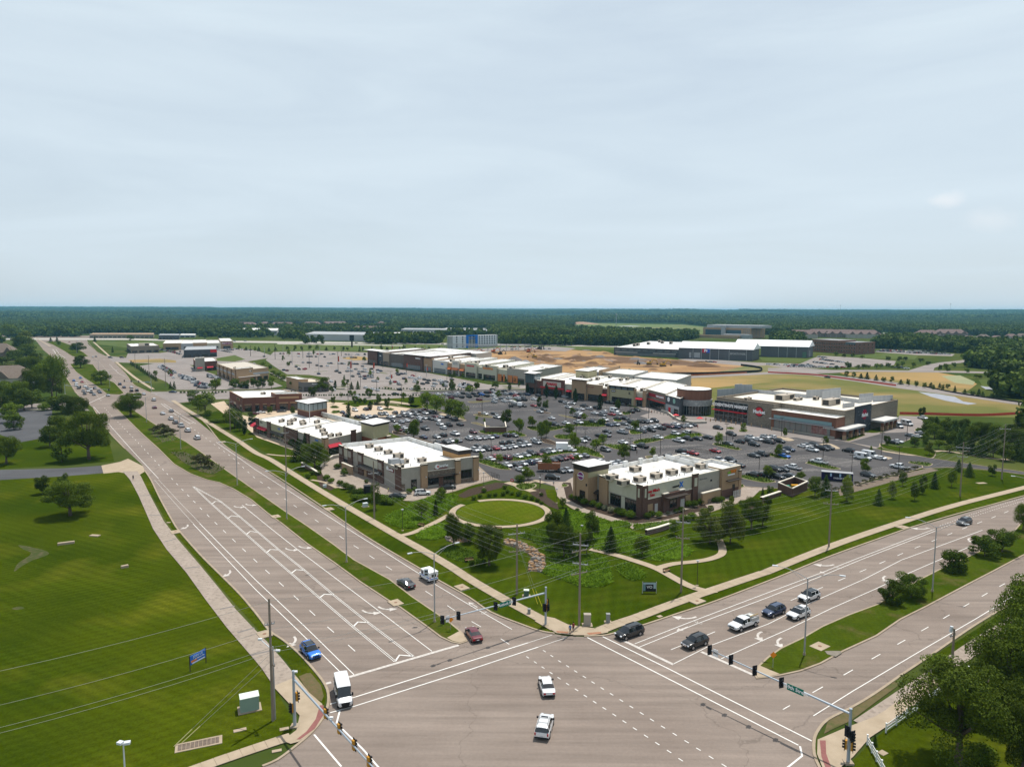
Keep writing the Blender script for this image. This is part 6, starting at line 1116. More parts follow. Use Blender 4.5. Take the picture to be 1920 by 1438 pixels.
# --- cars on the two roads near the camera
def addbox(t,name,x0,x1,y0,y1,z0,z1,m): e=MB(); e.box(x0,x1,y0,y1,z0,z1); return e.build(name,m,t)
car('s','w',gz(1025,1283),-6,'white sedan crossing the intersection, seen from behind, the farther of two white cars',near=True)
c=car('u','w',gz(1021,1356,.9),12,'white SUV with roof rails crossing the intersection nearest the camera, seen from behind',near=True)
for k in (-1.2,-.2): addbox(c,'roof_bar',k,k+.06,-.62,.62,1.74,1.78,METAL)
addbox(c,'sunroof',-.1,.3,-.45,.45,1.69,1.715,CGL)
c=car('u','B',gz(582,1217,.9),143,'bright blue SUV with black roof turning lane on the left road',near=True); addbox(c,'sunroof',-1.3,.2,-.55,.55,1.68,1.715,CGL)
c=car('v','w',gz(643,1292,1.3),160,'white passenger van with grey grille at the left crosswalk',near=True,scale=.98)
for s in (1,-1): addbox(c,'side_window',-2.6,.7,.985*s-.02,.985*s+.02,1.45,2.0,CGL)
addbox(c,'grille',2.78,2.98,-.55,.55,.6,.95,TRIM)
car('m','k',gz(1180,1182,.9),-124,'black minivan at the corner, first in the right turn lane by the kerb',near=True)
c=car('u','k',gz(1303,1200,.9),-124,'black SUV with chrome grille waiting at the stop line of the right road',near=True); addbox(c,'grille',2.2,2.38,-.4,.4,.55,.85,CHROME)
c=car('p','w',gz(1394,1165,1.0),-124,'white utility pickup with rack and tools in its bed',near=True)
addbox(c,'tool_box',-2.7,-1.1,.68,.95,1.02,1.5,METAL); addbox(c,'tool_box',-2.7,-1.1,-.95,-.68,1.02,1.5,METAL); addbox(c,'bed_load',-2.2,-1.4,-.3,.3,1.05,1.75,M('tank_white',(.6,.6,.55))); 
e=MB(); e.tube((-2.8,.9,1.5),(-.9,.9,2.0),.04); e.tube((-2.8,.9,1.0),(-2.8,.9,1.6),.04); e.tube((-2.8,-.9,1.0),(-2.8,-.9,1.6),.04); e.tube((-2.8,-.9,1.6),(-2.8,.9,1.6),.04); e.build('ladder_rack',METAL,c); addbox(c,'ladder',-2.6,-.6,.75,.9,1.95,2.05,M('ladder_tan',(.35,.25,.12)))
car('u','n',gz(1451,1142,.9),-124,'navy blue SUV behind the white utility pickup',near=True)
c=car('u','w',gz(1497,1147,.9),-124,'white SUV with sunroof beside the tall lamp pole, nearer of two white SUVs',near=True); addbox(c,'sunroof',-.7,.2,-.45,.45,1.68,1.715,CGL)
c=car('u','w',gz(1517,1115,.9),-124,'white SUV with black roof, farther of two white SUVs by the lamp pole',near=True); addbox(c,'black_roof',-1.5,.35,-.58,.58,1.66,1.712,CGL)
car('u','t',gz(1808,977,.8),-122,'dark grey SUV alone on the far part of the right road',near=True)
car('s','d',gz(888,1187,.7),-20,'dark red hatchback driving off past the median nose on the left road',near=True)
car('s','t',gz(761,1091,.8),-37,'dark grey sedan driving away beside the mail van',near=True)
# mail van
p=gz(803,1078,.9); t=empty('mail_van',(p.x,p.y,.03),math.radians(90+37),'white boxy mail van with blue stripe driving away on the left road','van')
e=MB(); e.box(-2.1,1.1,-.95,.95,.45,2.0); e.build('cargo_body',WHT,t); e=MB(); e.add([(1.1,-.9,.45),(1.1,.9,.45),(1.1,.9,2.0),(1.1,-.9,2.0),(1.45,-.85,1.15),(1.45,.85,1.15),(2.2,-.8,1.0),(2.2,.8,1.0),(2.25,-.8,.45),(2.25,.8,.45)],[(3,2,5,4),(4,5,7,6),(6,7,9,8),(0,3,4,6,8),(1,2,5,7,9)]); e.build('cab',WHT,t)
e=MB(); e.box(-2.15,1.2,-1.0,1.0,2.0,2.12); e.build('roof',M('mail_roof',(.75,.76,.75)),t); e=MB(); e.box(-2.13,-2.09,-.5,.5,1.15,1.75); e.build('rear_window',CGL,t); e=MB(); e.box(-2.0,1.0,-.97,-.94,.95,1.1); e.box(-2.0,1.0,.94,.97,.95,1.1); e.box(-2.125,-2.1,-.8,.8,.75,.9); e.build('blue_stripe',BLUS,t)
e=MB(); e.box(.3,1.0,-.975,-.94,1.2,1.8); e.box(.3,1.0,.94,.975,1.2,1.8); e.build('side_window',CGL,t); e=MB(); e.box(-2.2,-2.1,-.95,.95,.4,.55); e.build('bumper',TRIM,t)
for s in (1,-1):
    e=MB(); e.box(-2.14,-2.1,s*.75,s*.92,1.0,1.3); e.build('tail_light',TAIL,t)
    for x in (-1.3,1.4): w=link('wheel',MESH['s'][2],t); w.location=(x,s*.85,.33)
# --- queue and traffic further up the left road
Z1=(0,560,4)
for a,b,c_,d in [(510,548,'sw','white sedan alone ahead of the far queue'),(603,592,'sb','blue car at the back right of the far queue'),(553,612,'sb','blue car at the back left of the far queue'),(615,622,'sr','red car in the far queue'),(573,632,'sw','white car in the left lane of the far queue, third row'),(571,648,'uw','white SUV in the left lane of the far queue, fourth row'),(590,668,'uk','black SUV in the left lane of the far queue'),(637,655,'sw','white car in the middle lane of the far queue, upper'),(655,668,'sg','grey car in the middle lane of the far queue'),(625,690,'sg','grey car under the far signal arm'),(660,690,'sw','white car in the middle lane of the far queue, lower'),(635,710,'sk','black car at the front left of the far queue'),(685,700,'sk','black car at the far stop line, middle lane'),(705,716,'sg','grey sedan at the front of the far queue'),(712,668,'sg','grey car at the back of the right lane'),(750,700,'sn','navy car at the front right of the far queue'),(810,722,'ss','silver sedan turning out of the far queue'),(680,678,'sw','white car in the third lane of the far queue'),(740,690,'sk','black car just behind the navy one in the far queue')]:
    car(c_[0],c_[1],gz(a/4,560+b/4),144,d,'cars queueing at the far signals')
for a,b,c_,d in [(898,640,'un','navy SUV heading away beyond the far signals, leftmost'),(930,662,'sn','navy sedan heading away beyond the far signals'),(985,662,'sw','white sedan heading away beyond the far signals'),(985,690,'uk','black SUV in the crossing, left'),(1025,687,'uk','black SUV in the crossing, right'),(1035,715,'uk','black SUV nearest in the crossing'),(1078,712,'sw','white sedan in the crossing'),(1153,757,'uw','white SUV just past the crossing'),(1158,813,'sd','dark red sedan below the crossing'),(1285,838,'sg','grey sedan in the kerb lane below the crossing'),(1220,857,'sw','white sedan below the dark red one'),(1282,897,'uw','white SUV behind the grey SUV in the line of cars'),(1315,925,'ug','grey SUV in the line of cars'),(1358,950,'pw','white pickup in the line of cars'),(1407,985,'uw','white SUV behind the white pickup'),(1478,1040,'uw','white SUV last and nearest in the line of cars')]:
    car(c_[0],c_[1],gz(a/4,560+b/4),-37,d,'cars driving away on the left road')
car('s','n',gz(1297/4,560+697/4),95,'navy sedan leaving the crossing into the side road'); car('u','k',gz(828/4,560+440/4),95,'black SUV on the small side road, left'); car('u','k',gz(915/4,560+440/4),95,'black SUV on the small side road, right')
car('s','r',gz(130,641),-37,'red car far up the left road near the top crossing'); car('s','w',gz(145,639),-37,'white car far up the left road near the top crossing'); car('s','g',gz(180,668),-37,'grey car beside the white one near the small side road'); car('s','w',gz(174,669),-37,'white car beside the grey one near the small side road')
# --- car parks, read off row by row in survey sheets
LOT=[]
def lot(z,reg,s):
    for w in s.split():
        a,b,c_=w.split(','); LOT.append((z[0]+float(a)/z[2],z[1]+float(b)/z[2],c_[0],c_[1],reg))
SA=(600,680,6.4);SB=(800,700,6.4);SCc=(1050,700,6.4);SD=(1300,740,6.4);SE=(1500,760,7.68);SF=(680,640,5.647);SG=(460,640,6.4)
lot(SA,'west',"270,590,sn 300,630,uk 420,565,uw 550,555,uk 720,550,uw 440,650,uk 510,640,ug 545,655,ss 590,637,sw 660,638,sk 730,615,ut 790,612,us 830,650,ss 870,640,sw 900,598,ut 940,635,sg 1000,600,us 1010,628,sk 1070,605,sw 1130,580,sk 1160,615,ug 1205,578,sk 1265,600,sw 1250,560,sd 1350,592,pk 1190,655,sw 1255,660,ss 1330,668,uk 1410,682,sw 1385,640,sd 1455,648,sw 1540,650,pk 1615,675,uk 1040,690,sw 975,705,ss 1190,695,ug 920,745,sw 1010,780,sw 940,800,sd 1040,825,st 1260,785,pt 1440,732,uw 1540,742,pk 1480,778,uw 1680,735,sk 1620,850,pw 1840,828,ud 1400,884,ss 1480,862,uk 1240,888,sn 1410,950,sk 1515,945,st 1572,930,sw 1660,930,sg 1790,902,uw 1890,902,sw 1090,640,sg 880,690,sk")
lot(SB,'south',"680,768,sg 760,762,sw 822,748,sn 960,738,uk 1050,738,sg 580,915,uw 645,912,sw 730,900,uk 822,893,sr 900,888,sw 970,883,sg 1045,868,sw 1132,858,us 1205,848,uw 1322,822,us 1300,793,sw 920,832,uk 1010,815,sk 1130,802,sk 620,865,sk 765,1022,sw 825,995,sr 960,1008,ud 1098,988,sw 1190,973,ss 1255,953,uk 1345,960,sd 1420,940,ut 1492,928,uw 1572,918,sw 1740,912,sw 968,1092,sw 1068,1090,sk 1158,1075,ss 1242,1062,un 1330,1048,sw 1512,1038,sk 1582,1022,sk 1642,1012,ud 1730,1003,sr 1805,985,sw 1895,978,sg 1130,1145,sw 1605,1160,st 1690,1152,ss")
lot(SB,'middle',"845,522,pw 810,477,sk 1360,455,ss 1405,430,ut 1500,533,sw 1672,590,sw 1822,585,pw 1540,608,uk 1812,515,ut 1820,478,sw 1285,383,sr 1290,307,sw 1170,315,uk 1100,325,sk 1160,385,uk 930,328,sw 810,338,ss 820,303,sw 630,313,sd 295,290,sd 700,480,sw")
lot(SB,'north',"420,282,sk 350,268,sg 510,278,pk 600,268,uk 722,268,sk 800,265,sw 640,235,st 720,225,sk 790,217,sw 930,212,sk 870,237,sg 950,242,ss 1000,243,sn 1060,235,sw 1130,247,st 1212,252,un 1072,268,sr 1090,290,sw 1150,282,sg 985,292,sw 900,300,ug 840,243,sw 140,252,sw 232,247,sw 310,250,sg 370,240,sw 432,235,sk 790,192,sk 745,222,sd 560,240,sk 500,245,sg 660,250,sb 1340,262,st 280,262,sg 1240,215,sk")
lot(SCc,'centre',"60,277,ss 20,335,sk 75,352,uw 150,352,sw 100,402,uw 210,432,sg 252,425,sw 290,387,pt 350,417,uw 430,408,pk 230,470,sw 205,518,sk 415,473,sw 510,495,ug 525,460,uw 620,488,sr 655,452,vw 700,478,sw 530,553,pw 400,577,uk 575,345,uk 625,352,uk 662,352,uk 760,372,sk 855,457,uk 912,438,pk 690,538,uk 782,538,uk 860,585,uk 590,613,sn 660,610,ps 770,600,sg 970,575,uk 1025,580,uk 1068,568,sw 1135,563,uk 840,650,uw 905,662,sw 960,655,sg 1025,648,sw 1110,637,sw 980,688,ug 1095,678,uk 1165,625,sw 1215,655,uk 1265,615,sd 1318,635,ud 1395,640,sn 1385,602,sw 1455,633,sk 1530,627,pw 1595,615,sk 565,692,sk 748,702,ps 560,738,sg 475,742,sk 320,772,st")
lot(SCc,'east',"270,802,sw 545,912,ug 758,822,sw 862,893,jw 985,868,pk 1180,762,sw 1390,722,jw 1520,708,jw 1425,802,pw 1530,778,pk 1650,778,sk 1770,762,sk 1897,652,uk 1450,928,uk 1482,978,sw 1600,952,sr 1865,925,sr 700,1058,ss 480,1045,sw 1310,992,sk 620,1075,sw")
lot(SD,'east',"455,468,uk 415,582,st 555,558,uk 690,512,uw 770,528,sw 670,545,sk 730,592,uk 865,503,uw 935,503,uw 900,560,pt 1038,552,uk 1150,652,un 1085,675,sg 1092,728,sB 725,722,st 820,705,pt 1320,612,sw 1365,598,sg 1430,657,uw 1450,600,ut 1560,642,uk 1622,632,uk 1862,665,uk 1510,802,pw 300,782,ps 450,777,uk 470,822,sw 545,840,sk 720,953,uk 1015,980,uk 1150,962,st 1200,868,pw 1070,888,sk 985,888,uk 850,955,sk")
lot(SE,'far east',"905,750,vw 1010,718,vw 1150,750,sw 980,995,ut 1435,882,pw 1345,525,sk 1405,512,sw 1600,425,sg 1740,390,ss 1700,440,sw 1410,298,vw 1540,265,vw 1770,178,pw")
lot(SF,'store',"20,290,ss 90,290,uk 108,320,sw 160,303,un 190,312,un 20,367,sd 20,392,sn 265,388,ss 378,352,uk 412,342,sn 335,427,sr 385,452,sg 445,392,sd 500,382,sw 530,362,sr 560,402,sw 552,427,sw 605,382,sw 635,447,uk 685,437,uk 700,412,sk 760,410,sg 770,447,ss 750,472,sw 815,417,sw 845,437,sn 885,427,st 875,472,sg 945,402,ut 1030,472,sw 1065,485,sw 1050,455,sk 1140,467,sk 1090,490,ss 525,502,sw 390,507,sk 155,512,uw 100,502,sw 30,487,sw 345,554,pk")
lot(SG,'store',"860,287,sk 910,297,sk 985,292,sw 610,302,sk 645,332,sk 705,332,sr 880,387,sn 1090,357,uk 1220,357,sg 1240,317,sw 1325,332,sg 1405,297,sg 1440,332,sw 460,342,sn 500,348,sd 1030,477,sw 1050,552,sk 1060,577,sw 105,267,sw 1340,655,uw 225,180,sk")
lot(SG,'brick',"110,862,sd 190,848,sw 435,832,st")
# side lot rows, tiny in the photograph
random.seed(5)
for a,b,n in [((1190,512),(1290,562),9),((1345,578),(1450,612),8),((1440,625),(1550,640),8),((1490,660),(1560,668),5),((1560,582),(1640,600),6),((1250,540),(1300,590),4),((1195,375),(1345,415),10),((1640,370),(1720,385),6),((1250,392),(1350,396),6),((1560,365),(1630,375),5),((1790,655),(1850,665),4)]:
    for k in range(n):
        if random.random()<.9: q=k/max(1,n-1); LOT.append(((a[0]+(b[0]-a[0])*q)/4+random.uniform(-.3,.3),560+(a[1]+(b[1]-a[1])*q)/4,random.choice('ssuup'),random.choice('wwgskknrt'),'side'))
LMK=[(0,0,'')]
LANDS=[(875,790,'the row of leafy trees'),(700,800,'the twin towered shops'),(930,806,'the brown bin enclosure'),(830,880,'the left corner building'),(1110,860,'the left end of the right corner building'),(1250,860,'the back of the right corner building'),(1370,880,'the orange signed end of the right corner building'),(1065,735,'the red lettered store'),(1150,745,'the cream store with dark shopfronts'),(1230,760,'the wine store'),(1300,775,'the round brown pavilion'),(1380,790,'the market entrance'),(1500,820,'the market windows'),(1600,835,'the market canopy'),(1630,880,'the long garden bed on the lawn edge'),(960,735,'the orange panelled store corner'),(860,715,'the white far stores'),(740,700,'the dark brown far store'),(590,700,'the low grey shop'),(500,680,'the curving bed at the far lot edge'),(470,770,'the brown brick shop'),(430,710,'the balcony shop'),(300,690,'the small side lot entrance'),(330,655,'the far tan strip'),(1050,800,'the middle of the big lot'),(960,850,'the long green bed in the lot'),(1180,830,'the green beds before the right building'),(1720,790,'the market service drive'),(1480,905,'the dark bin enclosure')]
def near_land(x,y): return min(LANDS,key=lambda l:(l[0]-x)**2+((l[1]-y)*2.2)**2)[2]
LOT.sort(key=lambda c:-c[1]); seen={}
HEAD={'brick':-20}
random.seed(3); placed=[]
NMAX=300-58
extra=[]
for i,(x,y,ty,col,reg) in enumerate(LOT):
    az=147 if random.random()<.6 else -33
    if reg=='brick': az=60
    if reg=='far east' and y<806: az={0:170}.get(0)
    if (ty,col)==('p','k') and reg=='store': az=95
    if reg=='side': az=150
    p=gz(x,y)
    if len(placed)>=NMAX: extra.append((ty,col,p,az)); continue
    nb=sorted([c for c in LOT if c is not LOT[i]],key=lambda c:(c[0]-x)**2+((c[1]-y)*2)**2)[:2]; nb.sort(key=lambda c:c[0])
    d=f"{CN[col]} {TN[ty]} near {near_land(x,y)}"; nbs=[f"{CN[c[3]]} {TN[c[2]]}" for c in nb]
    if nb[0][0]<x<nb[1][0]: d2=f", between {nbs[0]} and {nbs[1]}"
    elif nb[0][0]>=x: d2=f", left of {nbs[0]} and {nbs[1]}"
    else: d2=f", right of {nbs[0]} and {nbs[1]}"
    placed.append([x,y,d,d2,car(ty,col,p,az+random.uniform(-2.5,2.5),None,'cars parked in the shopping centre lots',scale=random.uniform(.96,1.04))])
from collections import Counter
c1=Counter(q[2]+q[3] for q in placed); rank={}
for q in sorted(placed,key=lambda q:q[0]):
    k=q[2]+q[3]; lab=k
    if c1[k]>1:
        rank[k]=rank.get(k,0)+1; w=['leftmost','second from left','third from left','fourth from left','fifth from left','sixth from left'][min(5,rank[k]-1)]; lab=q[2]+', '+w+q[3].replace(', ',', ')
    ws=lab.split()
    if len(ws)>16: lab=q[2]+(', '+{1:'leftmost',2:'second',3:'third'}.get(rank.get(k,0),'') if c1[k]>1 else '')
    q[4]['label']=lab.rstrip(', ')
cl=Counter(q[4]['label'] for q in placed)
rk={}
for q in sorted(placed,key=lambda q:q[1]):
    l=q[4]['label']
    if cl[l]>1:
        rk[l]=rk.get(l,0)+1; base=' '.join(l.replace(',',' ,').split()[:99]).replace(' ,',','); core=q[2]; q[4]['label']=core+', '+['farthest','second farthest','third farthest','fourth farthest','fifth farthest','sixth farthest','seventh farthest'][min(6,rk[l]-1)]+' of its kind there'
for q in placed:
    w_=q[4]['label'].split()
    if len(w_)>16: q[4]['label']=' '.join(w_[:16]).rstrip(',').rsplit(' and',1)[0]
cl=Counter(q[4]['label'] for q in placed)
ordn=['first','second','third','fourth','fifth','sixth']; rk={}
for q in sorted(placed,key=lambda q:q[0]):
    l=q[4]['label']
    if cl[l]>1: rk[l]=rk.get(l,0)+1; q[4]['label']=(q[2]+', '+ordn[min(5,rk[l]-1)]+' such from the left')
# everything smaller still: distant parked cars as one mass
def carstuff(name,items):
    e=MB()
    for ty,col,p,az in items:
        R=Matrix.Translation((p.x,p.y,.12))@Matrix.Rotation(math.radians(90-az),4,'Z'); mi=list(CC).index(col); h=1.45 if ty!='v' else 2.3
        e.box(-2.3,2.3,-.9,.9,.25,.95,mi,R); 
        vs=[R@Vector(v) for v in ((-1.7,-.82,.95),(1.1,-.82,.95),(1.1,.82,.95),(-1.7,.82,.95),(-1.3,-.66,h-.06),(.4,-.66,h-.06),(.4,.66,h-.06),(-1.3,.66,h-.06))]; e.add(vs,[(0,1,5,4),(1,2,6,5),(2,3,7,6),(3,0,4,7)],len(CC)); e.box(-1.32,.42,-.67,.67,h-.07,h,mi,R)
        for x in (-1.4,1.4): e.box(x-.32,x+.32,-.92,.92,0,.55,len(CC)+1,R)
    ms=[M('far_paint_'+CN[c].replace(' ','_'),CC[c],rough=.35) for c in CC]+[CGL,TYRE]
    return tag(e.build(name,ms),kind='stuff')
random.seed(9)
def rowcars(a,b,n,az,dens=.85):
    A=g(*a);B=g(*b)
    for k in range(n):
        if random.random()<dens: extra.append((random.choice('ssuuv' if random.random()<.2 else 'suu'),random.choice('wwwgsskknrt'),A.lerp(B,k/max(1,n-1)),az+random.uniform(-3,3)))
rowcars((1440,684),(1520,686),18,100); rowcars((1480,688),(1580,690),20,100); rowcars((1540,675),(1580,680),12,100); rowcars((1528,680),(1560,684),10,100); rowcars((1536,670),(1556,672),8,100,.6); rowcars((1310,679),(1340,680),5,120)
rowcars((1645,659),(1770,664),55,10); rowcars((1650,657),(1760,660),45,10,.6); rowcars((1700,662),(1780,665),30,10,.7); rowcars((1680,690),(1700,692),3,100)
rowcars((298,688),(322,702),11,150,1); rowcars((303,686),(328,699),10,150,1); rowcars((336,704),(365,712),12,150,1); rowcars((340,710),(372,718),10,150,1); rowcars((360,715),(392,724),10,150,1); rowcars((366,724),(392,727),8,150,1); rowcars((390,704),(412,712),8,150); rowcars((312,691),(340,706),9,150); rowcars((298,656),(338,664),14,60); rowcars((410,652),(435,657),9,60,1); rowcars((400,656),(432,661),10,60); rowcars((440,655),(470,657),7,60)
for a_,b_ in (((560,669),(680,672)),((540,680),(680,684)),((560,692),(760,702)),((640,706),(860,716)),((700,716),(900,724)),((520,664),(690,666)),((620,699),(800,711))): rowcars(a_,b_,30,150,.42)
rowcars((20,633),(110,634),6,95,.5); rowcars((440,641),(830,646),6,92,.8); rowcars((950,652),(1040,651),20,90,.5); rowcars((960,656),(1030,655),10,90,.4); rowcars((-20,768),(20,768),0,0)
rowcars((560,664),(760,667),10,90,.4); rowcars((440,640),(500,641),4,92,.5)
carstuff('distant_parked_cars',extra)
car('u','k',gz(1551,707),-30,'lone black SUV on the pale road by the red silt fence'); car('u','k',gz(1036,893,.9),100,'black van standing on the drive between the two corner buildings',near=True); car('s','k',gz(840,912),80,'black sedan parked against the stone fronted corner building'); car('s','t',gz(746,928),97,'charcoal sedan parked nose right beside the left corner building'); car('u','w',gz(792,923),80,'white SUV parked beside the left corner building near the lawn')
# box van, orange dump trailer, concrete mixer, dark container
p=Z(SB)(1655,905,1); t=empty('box_truck',(p.x,p.y,.05),math.radians(90-95),'white box truck among the cars beside the long green bed','truck')
e=MB(); e.box(-3.2,1.2,-1.15,1.15,.8,3.3); e.build('cargo_box',WHT,t); e=MB(); e.box(1.3,3.0,-1.0,1.0,.5,1.5); e.box(1.3,2.3,-.95,.95,1.5,2.2); e.build('cab',WHT,t)
for x in (-2,2.2):
    for s in (1,-1): w=link('wheel',MESH['p'][2],t); w.location=(x,s*.95,.4)
p=Z(SB)(1470,1140,1); t=empty('dump_trailer',(p.x,p.y,.05),math.radians(90-95),'orange brown high sided trailer behind the right corner building','trailer'); OB=M('rusty_orange',(.32,.12,.05),(.22,.10,.06),2)
e=MB(); kerb(e,[Vector(q) for q in ((-3.6,-1.2,0),(3.6,-1.2,0),(3.6,1.2,0),(-3.6,1.2,0),(-3.6,-1.2,0))],.12,.8,2.9); e.build('side_board',OB,t); e=MB(); e.box(-3.5,3.5,-1.15,1.15,.7,2.5); e.build('load',M('pale_load',(.5,.47,.42)),t)
for k in range(9): e=MB(); e.box(-3.5+k*.85,-3.38+k*.85,-1.32,-1.25,.8,2.9); e.build('board_rib',OB,t)
for x in (-1.5,-.5,2.8):
    for s in (1,-1): w=link('wheel',MESH['p'][2],t); w.location=(x,s*1.0,.4)
p=Z(SB)(1055,385,1); t=empty('concrete_mixer',(p.x,p.y,.05),math.radians(90-110),'concrete mixer truck with grey drum parked in the middle of the lot','truck')
e=MB(); e.tube((-3.2,0,3.4),(-1,0,2.6),.5,1.3,12); e.tube((-1,0,2.6),(1.2,0,2.1),1.3,.9,12); e.build('drum',METAL,t,smooth=True); e=MB(); e.box(-3.5,4,-1.1,1.1,.7,1.1); e.build('chassis',TRIM,t); e=MB(); e.box(1.9,4,-1.1,1.1,1.1,2.8); e.build('cab',WHT,t); e=MB(); e.tube((-3.4,0,3.2),(-4.6,0,1.6),.25,.2); e.build('chute',METAL,t)
for x in (-2.6,-1.5,3):
    for s in (1,-1): w=link('wheel',MESH['p'][2],t); w.location=(x,s*1.0,.4)
p=Z(SE)(530,1060,.5); t=empty('dark_trailer',(p.x,p.y,.05),math.radians(90-112),'long low navy container trailer with pale blue panels parked at the lot edge','trailer'); NV=M('navy_vinyl',(.012,.012,.045),(.03,.02,.08),.8)
e=MB(); e.box(-4.4,4.4,-1.2,1.2,.35,2.6); e.build('container_body',NV,t); e=MB(); e.box(-4.45,4.45,-1.25,1.25,2.6,2.72); e.build('roof',GREYP,t)
for k in range(3): e=MB(); e.box(-3.6+k*2.6,-2.0+k*2.6,-1.24,-1.2,1.5,2.4); f=e.build('print_panel',BLK,t); e=MB(); e.box(-2.0+k*2.6,-1.5+k*2.6,-1.25,-1.21,1.4,2.4); e.build('blue_panel',M('ice_blue',(.35,.5,.65)),f)
text3d('DREAM BIG',.7,WHT,t,Matrix.Translation((.8,-1.27,.95))@Matrix.Rotation(math.pi/2,4,'X'))
# ================================================================ TREES AND PLANTS
def leafmat(name,c,c2,trans=.25):
    m=bpy.data.materials.new(name); m.use_nodes=True; t=m.node_tree; b=t.nodes['Principled BSDF']; L=t.links.new
    b.inputs['Roughness'].default_value=.7; b.inputs['Specular IOR Level'].default_value=.08
    ge=nn(t,'ShaderNodeNewGeometry'); oi=nn(t,'ShaderNodeObjectInfo'); x=nn(t,'ShaderNodeMixRGB'); x.inputs['Color1'].default_value=(*c,1); x.inputs['Color2'].default_value=(*c2,1); L(ge.outputs['Random Per Island'],x.inputs['Fac'])
    mr=nn(t,'ShaderNodeMapRange'); mr.inputs['To Min'].default_value=.62; mr.inputs['To Max'].default_value=1.38; L(oi.outputs['Random'],mr.inputs['Value'])
    v=nn(t,'ShaderNodeMixRGB',blend_type='MULTIPLY'); v.inputs['Fac'].default_value=1; L(x.outputs[0],v.inputs['Color1']); L(mr.outputs[0],v.inputs['Color2']); L(v.outputs[0],b.inputs['Base Color'])
    tr=nn(t,'ShaderNodeBsdfTranslucent'); L(v.outputs[0],tr.inputs['Color']); ms=nn(t,'ShaderNodeMixShader'); ms.inputs[0].default_value=trans; out=t.nodes['Material Output']; L(b.outputs[0],ms.inputs[1]); L(tr.outputs[0],ms.inputs[2]); L(ms.outputs[0],out.inputs['Surface'])
    MATS[name]=m; return m
LF={'o':leafmat('leaf_dark_green',(.044,.072,.006),(.115,.158,.012)),'r':leafmat('leaf_mid_green',(.070,.112,.008),(.155,.215,.018)),'w':leafmat('leaf_spring_green',(.050,.088,.007),(.11,.165,.015)),'m':leafmat('leaf_deep_green',(.038,.066,.006),(.095,.135,.012)),'c':leafmat('needle_green',(.026,.050,.007),(.066,.105,.014),.1),'k':leafmat('leaf_black_green',(.014,.030,.008),(.034,.064,.015),.1),'y':leafmat('leaf_olive_bloom',(.085,.125,.010),(.22,.25,.045)),'s':leafmat('box_leaf',(.042,.080,.004),(.105,.155,.008),.15),'f':leafmat('flowering_leaf',(.05,.09,.02),(.45,.42,.30),.15),'p':leafmat('dull_red_green_leaf',(.055,.055,.022),(.10,.10,.04)),'x':leafmat('grass_blade',(.085,.155,.005),(.125,.21,.008),.3),'t':leafmat('forest_leaf',(.038,.068,.008),(.110,.150,.018),.15)}
BARK=M('bark',(.09,.068,.05),(.14,.11,.085),6,bump=.4)
def leaves(P,Nn,size,rg,shape=1.5):
    n=len(P); a=rg.normal(size=(n,3)); a/=np.linalg.norm(a,axis=1)[:,None]
    nr=Nn+a*.75; nr/=np.linalg.norm(nr,axis=1)[:,None]
    u=np.cross(nr,rg.normal(size=(n,3))); u/=np.linalg.norm(u,axis=1)[:,None]; w=np.cross(nr,u)
    s=(size*(.6+.8*rg.random(n)))[:,None]
    V=np.stack([P-u*s*.5-w*s*.2,P+u*s*.1-w*s*.5,P+u*s*.55+w*s*.15,P-u*s*.1+w*s*.5],1).reshape(-1,3)
    return V
def crownmesh(name,V,mat):
    n=len(V)//4; me=bpy.data.meshes.new(name); me.vertices.add(len(V)); me.vertices.foreach_set('co',V.astype(np.float32).ravel()); me.loops.add(len(V)); me.polygons.add(n)
    me.loops.foreach_set('vertex_index',np.arange(len(V),dtype=np.int32)); me.polygons.foreach_set('loop_start',np.arange(0,len(V),4,dtype=np.int32)); me.polygons.foreach_set('loop_total',np.full(n,4,dtype=np.int32)); me.materials.append(mat); me.update(calc_edges=True); return me
